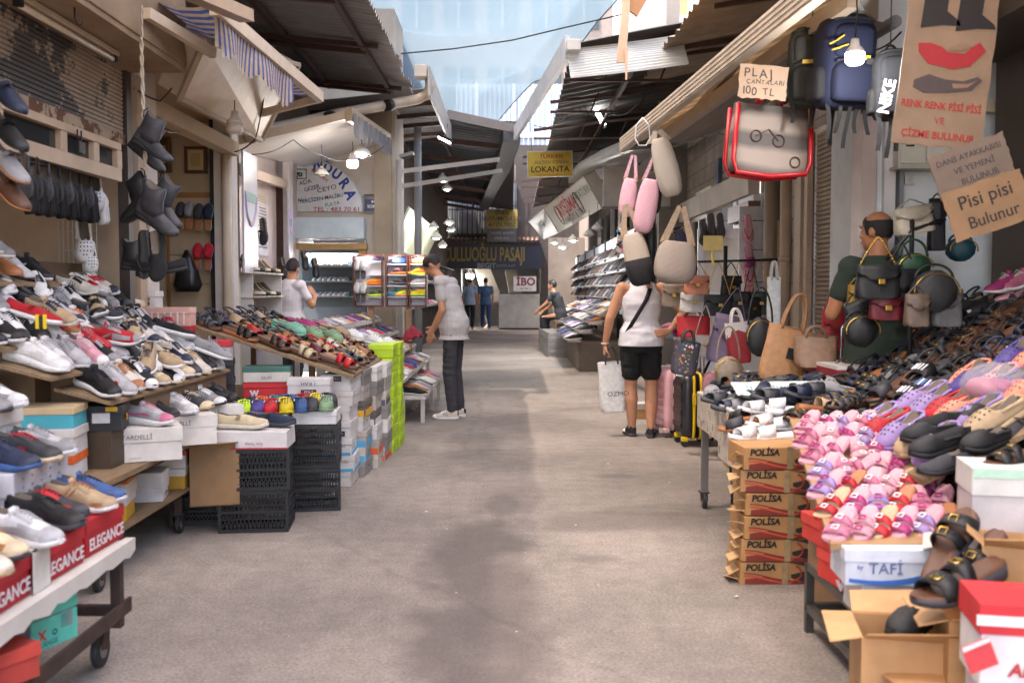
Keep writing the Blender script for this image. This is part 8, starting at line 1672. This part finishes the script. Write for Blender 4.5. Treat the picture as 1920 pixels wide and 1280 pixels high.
t=thing('plain_signboard','blank pale board above the far shoe shop windows','sign board',P(1195,350,14.9));m=MB();m.box((0,.1,0),(1.0,.1,.62));m.build('board',O_PAINT,t,color=C('#a9a39b'));m=MB();m.box((0,.04,-.31),(1.04,.06,.04));m.build('rim',O_PAINT,t,color=C('#6f6862'))
for i,(px,py,d)in enumerate(((830,334,17),(838,351,19),(842,415,20),(846,428,22),(818,442,18),(830,458,21),(813,423,19))):bulb(P(px,py,d),.055,f'{ORD[i]} lit lamp over the dim passage shelf, counting inward',.3,True,True,power=6 if i%3==0 else 0)
for i,(px,py,d)in enumerate(((1104,437,16.5),(1120,425,15.6),(1074,447,18),(1055,460,20),(1040,452,22))):bulb(P(px,py,d),.05,('white shaded lamp with bare cord at the far shop front','grey shaded lamp behind the white shaded one','lit lamp under the red named sign','lit lamp deeper in the far shop','lit lamp by the pale shelf end')[i],.3,True,True,lit=i>1,power=18 if i>1 else 0)
bulb(P(881,514,35.5),.13,'large lit lamp inside the passage entrance',.2,True,power=8)
bulb(P(661,302,11),.06,'lit bulb under the white panel canopy, lower one',.12,power=3);bulb(P(678,284,11.3),.055,'lit cone bulb under the white panel canopy, upper one',.3,True,True,power=3)
bulb(P(440,232,7.6),.062,'big unlit lantern bulb hung before the cream signboard',.45,lit=False);bulb(P(603,322,12),.045,'small unlit bulb hung before the arched sign',.3,False,True,lit=False)
t=thing('flood_light','lit flood light tilted on the fascia of the short canopy','flood light',P(833,263,15.5));m=MB();m.box((0,.0,.03),(.22,.16,.05),Matrix.Rotation(R(25),4,'Y'));m.build('housing',M_DARK,t);m=MB();m.box((0,0,0),(.2,.14,.012),Matrix.Rotation(R(25),4,'Y'));m.build('lens',M_BULBC,t);m=MB();m.tube([(.02,0,.05),(.05,0,.25)],.01,6);m.build('bracket',M_DARK,t)
t=thing('flood_light','unlit grey flood light beside the grey post','flood light',P(764,295,13.9));m=MB();m.box((0,0,.03),(.2,.14,.05),Matrix.Rotation(R(-15),4,'Y'));m.build('housing',O_PAINT,t,color=C('#8a8682'));m=MB();m.box((0,-.02,0),(.15,.1,.012),Matrix.Rotation(R(-15),4,'Y'));m.build('lens',M_GLASS,t);m=MB();m.tube([(0,0,.05),(.0,.05,.2)],.01,6);m.build('bracket',M_DARK,t)
t=thing('tube_light','lit tube lamp hanging askew under the wide dark roof','lamp',P(1125,222,14.5));m=MB();m.tube([(-.06,0,.12),(.06,0,-.1)],.03,8);m.build('tube',M_BULBC,t);m=MB();m.bar((-.08,.03,.16),(.08,.03,-.14),.06,.04);m.build('housing',M_DARK,t)
def wires(name,label,pts,r_=.006):
 t=thing(name,label,'cable',pts[0]);q=[]
 for a,c in zip(pts,pts[1:]):
  for k in range(8):u=k/8;q.append(Vector(a).lerp(Vector(c),u)-Vector((0,0,.06*math.sin(math.pi*u)*(Vector(a)-Vector(c)).length))-Vector(pts[0]))
 q.append(Vector(pts[-1])-Vector(pts[0]));m=MB();m.tube(q,r_,5);m.build('wire',M_DARK,t)
wires('loose_cable','thin black cable looping under the cream signboard',[P(250,165,6.5),P(300,190,6.6),P(338,142,6.6),P(345,60,6.4)])
wires('loose_cable','tangled cable dropping from the striped awning bracket',[P(445,155,8),P(495,180,8.4),P(490,210,8.5),P(478,262,8.8),P(440,285,9.0)])
wires('loose_cable','cable draped below the white panel canopy',[P(470,290,10),P(550,262,10.6),P(600,290,11),P(655,300,11.5),P(720,275,12)])
wires('loose_cable','cable draped along the whitewashed brick wall',[P(1215,320,13),P(1300,270,11.5),P(1330,240,11),P(1420,235,9.5)])
wires('loose_cable','cables sagging under the wide dark roof',[P(1000,235,15),P(1080,200,13),P(1150,215,12),P(1200,190,11)])
wires('loose_cable','cable crossing below the cream header beam',[P(280,225,7),P(350,240,8),P(420,265,9)])
wires('loose_cable','cable looping above the pale wall behind the bulb',[P(1560,60,5.8),P(1600,70,6.2),P(1640,95,6.2),P(1690,60,5.9)])
for i,(px,py)in enumerate(((800,960),(1080,985),(770,735),(1140,870),(1380,1120),(1255,905))):
 g_=G(px,py);q=rs.uniform(.008,.018);a=[(q*rs.uniform(.5,1.2)*math.cos(k*1.05),q*rs.uniform(.5,1.2)*math.sin(k*1.05),rs.uniform(.002,.008))for k in range(6)];m=MB();m.slab(a,(0,0,.0015));o=m.build('paper_scrap',O_CARD,None,color=C('#c9bfb2'));o.location=(g_.x,g_.y,0);tag(o,'small pale paper scrap lying flat on the asphalt','litter','paper scraps on the asphalt')
bk={'upper':CN['black'],'sole':CN['charcoal'],'side_stripe':CN['black'],'laces':CN['black'],'tongue':CN['black'],'heel_tab':CN['black']}
J=stand(1.77,look=(-.8,0,0),head=(0,.235,1.55),neck=(0,.135,1.445),shoL=(-.165,.09,1.375),shoR=(.165,.09,1.375),waist=(0,.01,1.09),chest=(0,.065,1.25),elbL=(-.195,.05,1.10),wriL=(-.15,.18,.885),hanL=(-.13,.23,.76),elbR=(.19,.10,1.10),wriR=(.11,.25,.92),hanR=(.05,.31,.84),curlL=(.6,0,0),curlR=(1.,0,0),kneL=(-.09,.02,.49),kneR=(.10,.03,.49))
g_=G(852,783);person('man in a grey t-shirt looking down at the shoes on the stools',XF((g_.x,g_.y,0),R(72)),J,top=C('#b0acaa'),bottom=C('#37363b'),vox=.0075,shoe_kind='sn1',shoe_cols={'upper':CN['offwhite'],'sole':CN['white'],'side_stripe':CN['black'],'laces':CN['white'],'tongue':CN['white'],'heel_tab':CN['black']},build=.93,hemz=.80*1.77/1.72)
def strap(t,V,Q):
 m=MB();m.smooth=True;pts=[(.06,-.115,1.40),(.02,-.14,1.30),(-.04,-.152,1.2),(-.1,-.148,1.1),(-.15,-.1,1.0),(-.175,-.02,.94)]
 m.loft([[Vector(p)*(1.66/1.72)+Vector((dx,dy,.0))for dx,dy in((-.02,0),(.02,-.004),(.02,.004),(-.02,.006))]for p in pts]);m.build('shoulder_strap',O_FAB,t,color=C('#1a1420'))
 m=MB();w=V['wriL'];m.tube([w+Vector((.034*math.cos(a),.034*math.sin(a),.01))for a in[2*math.pi*k/16 for k in range(16)]],.006,6,True);m.build('bracelet',O_PLA,t,color=C('#c9b8a0'))
J=stand(1.66,look=(-.35,0,.1),elbL=(-.30,-.01,1.12),wriL=(-.335,.05,.87),hanL=(-.34,.06,.72),elbR=(.38,-.12,1.17),wriR=(.25,-.12,1.01),hanR=(.13,-.14,.985),palmR=(0,1,0),palmL=(1,0,0),curlL=(1.2,0,0),curlR=(.2,0,0),ankL=(-.075,.04,.085),kneL=(-.09,.04,.49),toeL=(-.085,.2,.03),ankR=(.085,-.06,.085),toeR=(.12,.1,.03))
g_=G(1201,818);wx,wy=g_.x,g_.y;person('woman in a white tank top and black shorts seen from behind',XF((wx,wy,0),R(4)),J,top=C('#d6d4da'),bottom=C('#101013'),fem=True,build=1.06,tank=True,short=True,hair=M_HAIRB,hairlen='tail',shoe_kind='sn0',shoe_cols=bk,vox=.0075,extra=strap,hemz=.83)
t=bag('shopping_bag',XF(P(1150,772,wy+.02),R(6),R(-3)),'white plastic shopping bag held by the woman',C('#cfcdca'),(.24,.12,.46),'tote',cat='shopping bag',col2=C('#3a3638'),strap=.17)
text('OZMO',.06,front(.04,-.062,.17),C('#5a565a'),t,sx=1.1)
J=stand(1.71,look=(-.15,.0,.5),elbR=(.24,.12,1.16),wriR=(.14,.26,1.28),hanR=(.08,.2,1.40));person('man in a white t-shirt behind the heaped sandals',XF((-2.66,12.0,0),R(-40)),J,top=C('#d2ced2'),bottom=C('#3a3a42'),vox=.011)
J=stand(1.80,look=(-.05,0,.45),elbL=(-.26,.06,1.14),wriL=(-.12,.22,1.28),hanL=(-.07,.17,1.42),curlL=(1.3,0,0));p_=P(1648,545,5.95);person('bald man in a dark green polo shirt seen from behind',XF((p_.x,p_.y,0),R(14)),J,top=C('#27332a'),bottom=C('#2a2a30'),bald=True,vox=.009,build=1.08,skin=M_SKIN2)
for i,(px,c,b_,lab,h_)in enumerate(((883,'#8ba0b8','#15151a','man in a pale blue shirt walking into the passage',1.75),(912,'#3c5878','#25406a','man in a denim blue shirt and jeans walking into the passage',1.76))):
 p=G(px,617);J=stand(h_,kneL=(-.1,.1,.5),ankL=(-.1,.16,.12),toeL=(-.11,.3,.06),ankR=(.1,-.18,.1),kneR=(.1,-.04,.49),toeR=(.11,-.03,.03));person(lab,XF((p.x,p.y-.8,0),R(-6+12*i)),J,top=C(c),bottom=C(b_),vox=.018,group=None,hemz=.85)
J=stand(1.7,pelvis=(0,0,.6),waist=(0,.03,.75),chest=(0,.1,.92),neck=(0,.18,1.13),head=(0,.22,1.27),shoL=(-.18,.14,1.06),shoR=(.18,.14,1.06),elbL=(-.2,.3,.86),wriL=(-.18,.5,.7),hanL=(-.17,.6,.6),elbR=(.22,.26,.84),wriR=(.14,.46,.7),hanR=(.1,.55,.6),hipL=(-.09,0,.58),hipR=(.09,0,.58),kneL=(-.12,.4,.52),kneR=(.12,.4,.52),ankL=(-.12,.36,.1),ankR=(.12,.36,.1),toeL=(-.12,.5,.03),toeR=(.12,.5,.03))
p=P(1040,560,22.5);person('seated man in a dark grey shirt reaching over the far stall',XF((p.x+.15,22.5,.2),R(70)),J,top=C('#34373c'),bottom=C('#24262c'),vox=.016)
t=thing('stool','low stool under the seated man at the far stall','stool',(p.x+.15,22.5,0));m=MB();m.box((0,0,.66),(.34,.34,.04));m.build('seat',M_WOOD,t)
for s in(-1,1):
 for q in(-1,1):
  m=MB();m.box((s*.14,q*.14,.32),(.04,.04,.64));m.build('leg',M_WOOD,t)
for r_ in list(PROTO.values()):
 def kill(o):
  for c in kids(o):kill(c)
  bpy.data.objects.remove(o)
 kill(r_)
finish_labels()
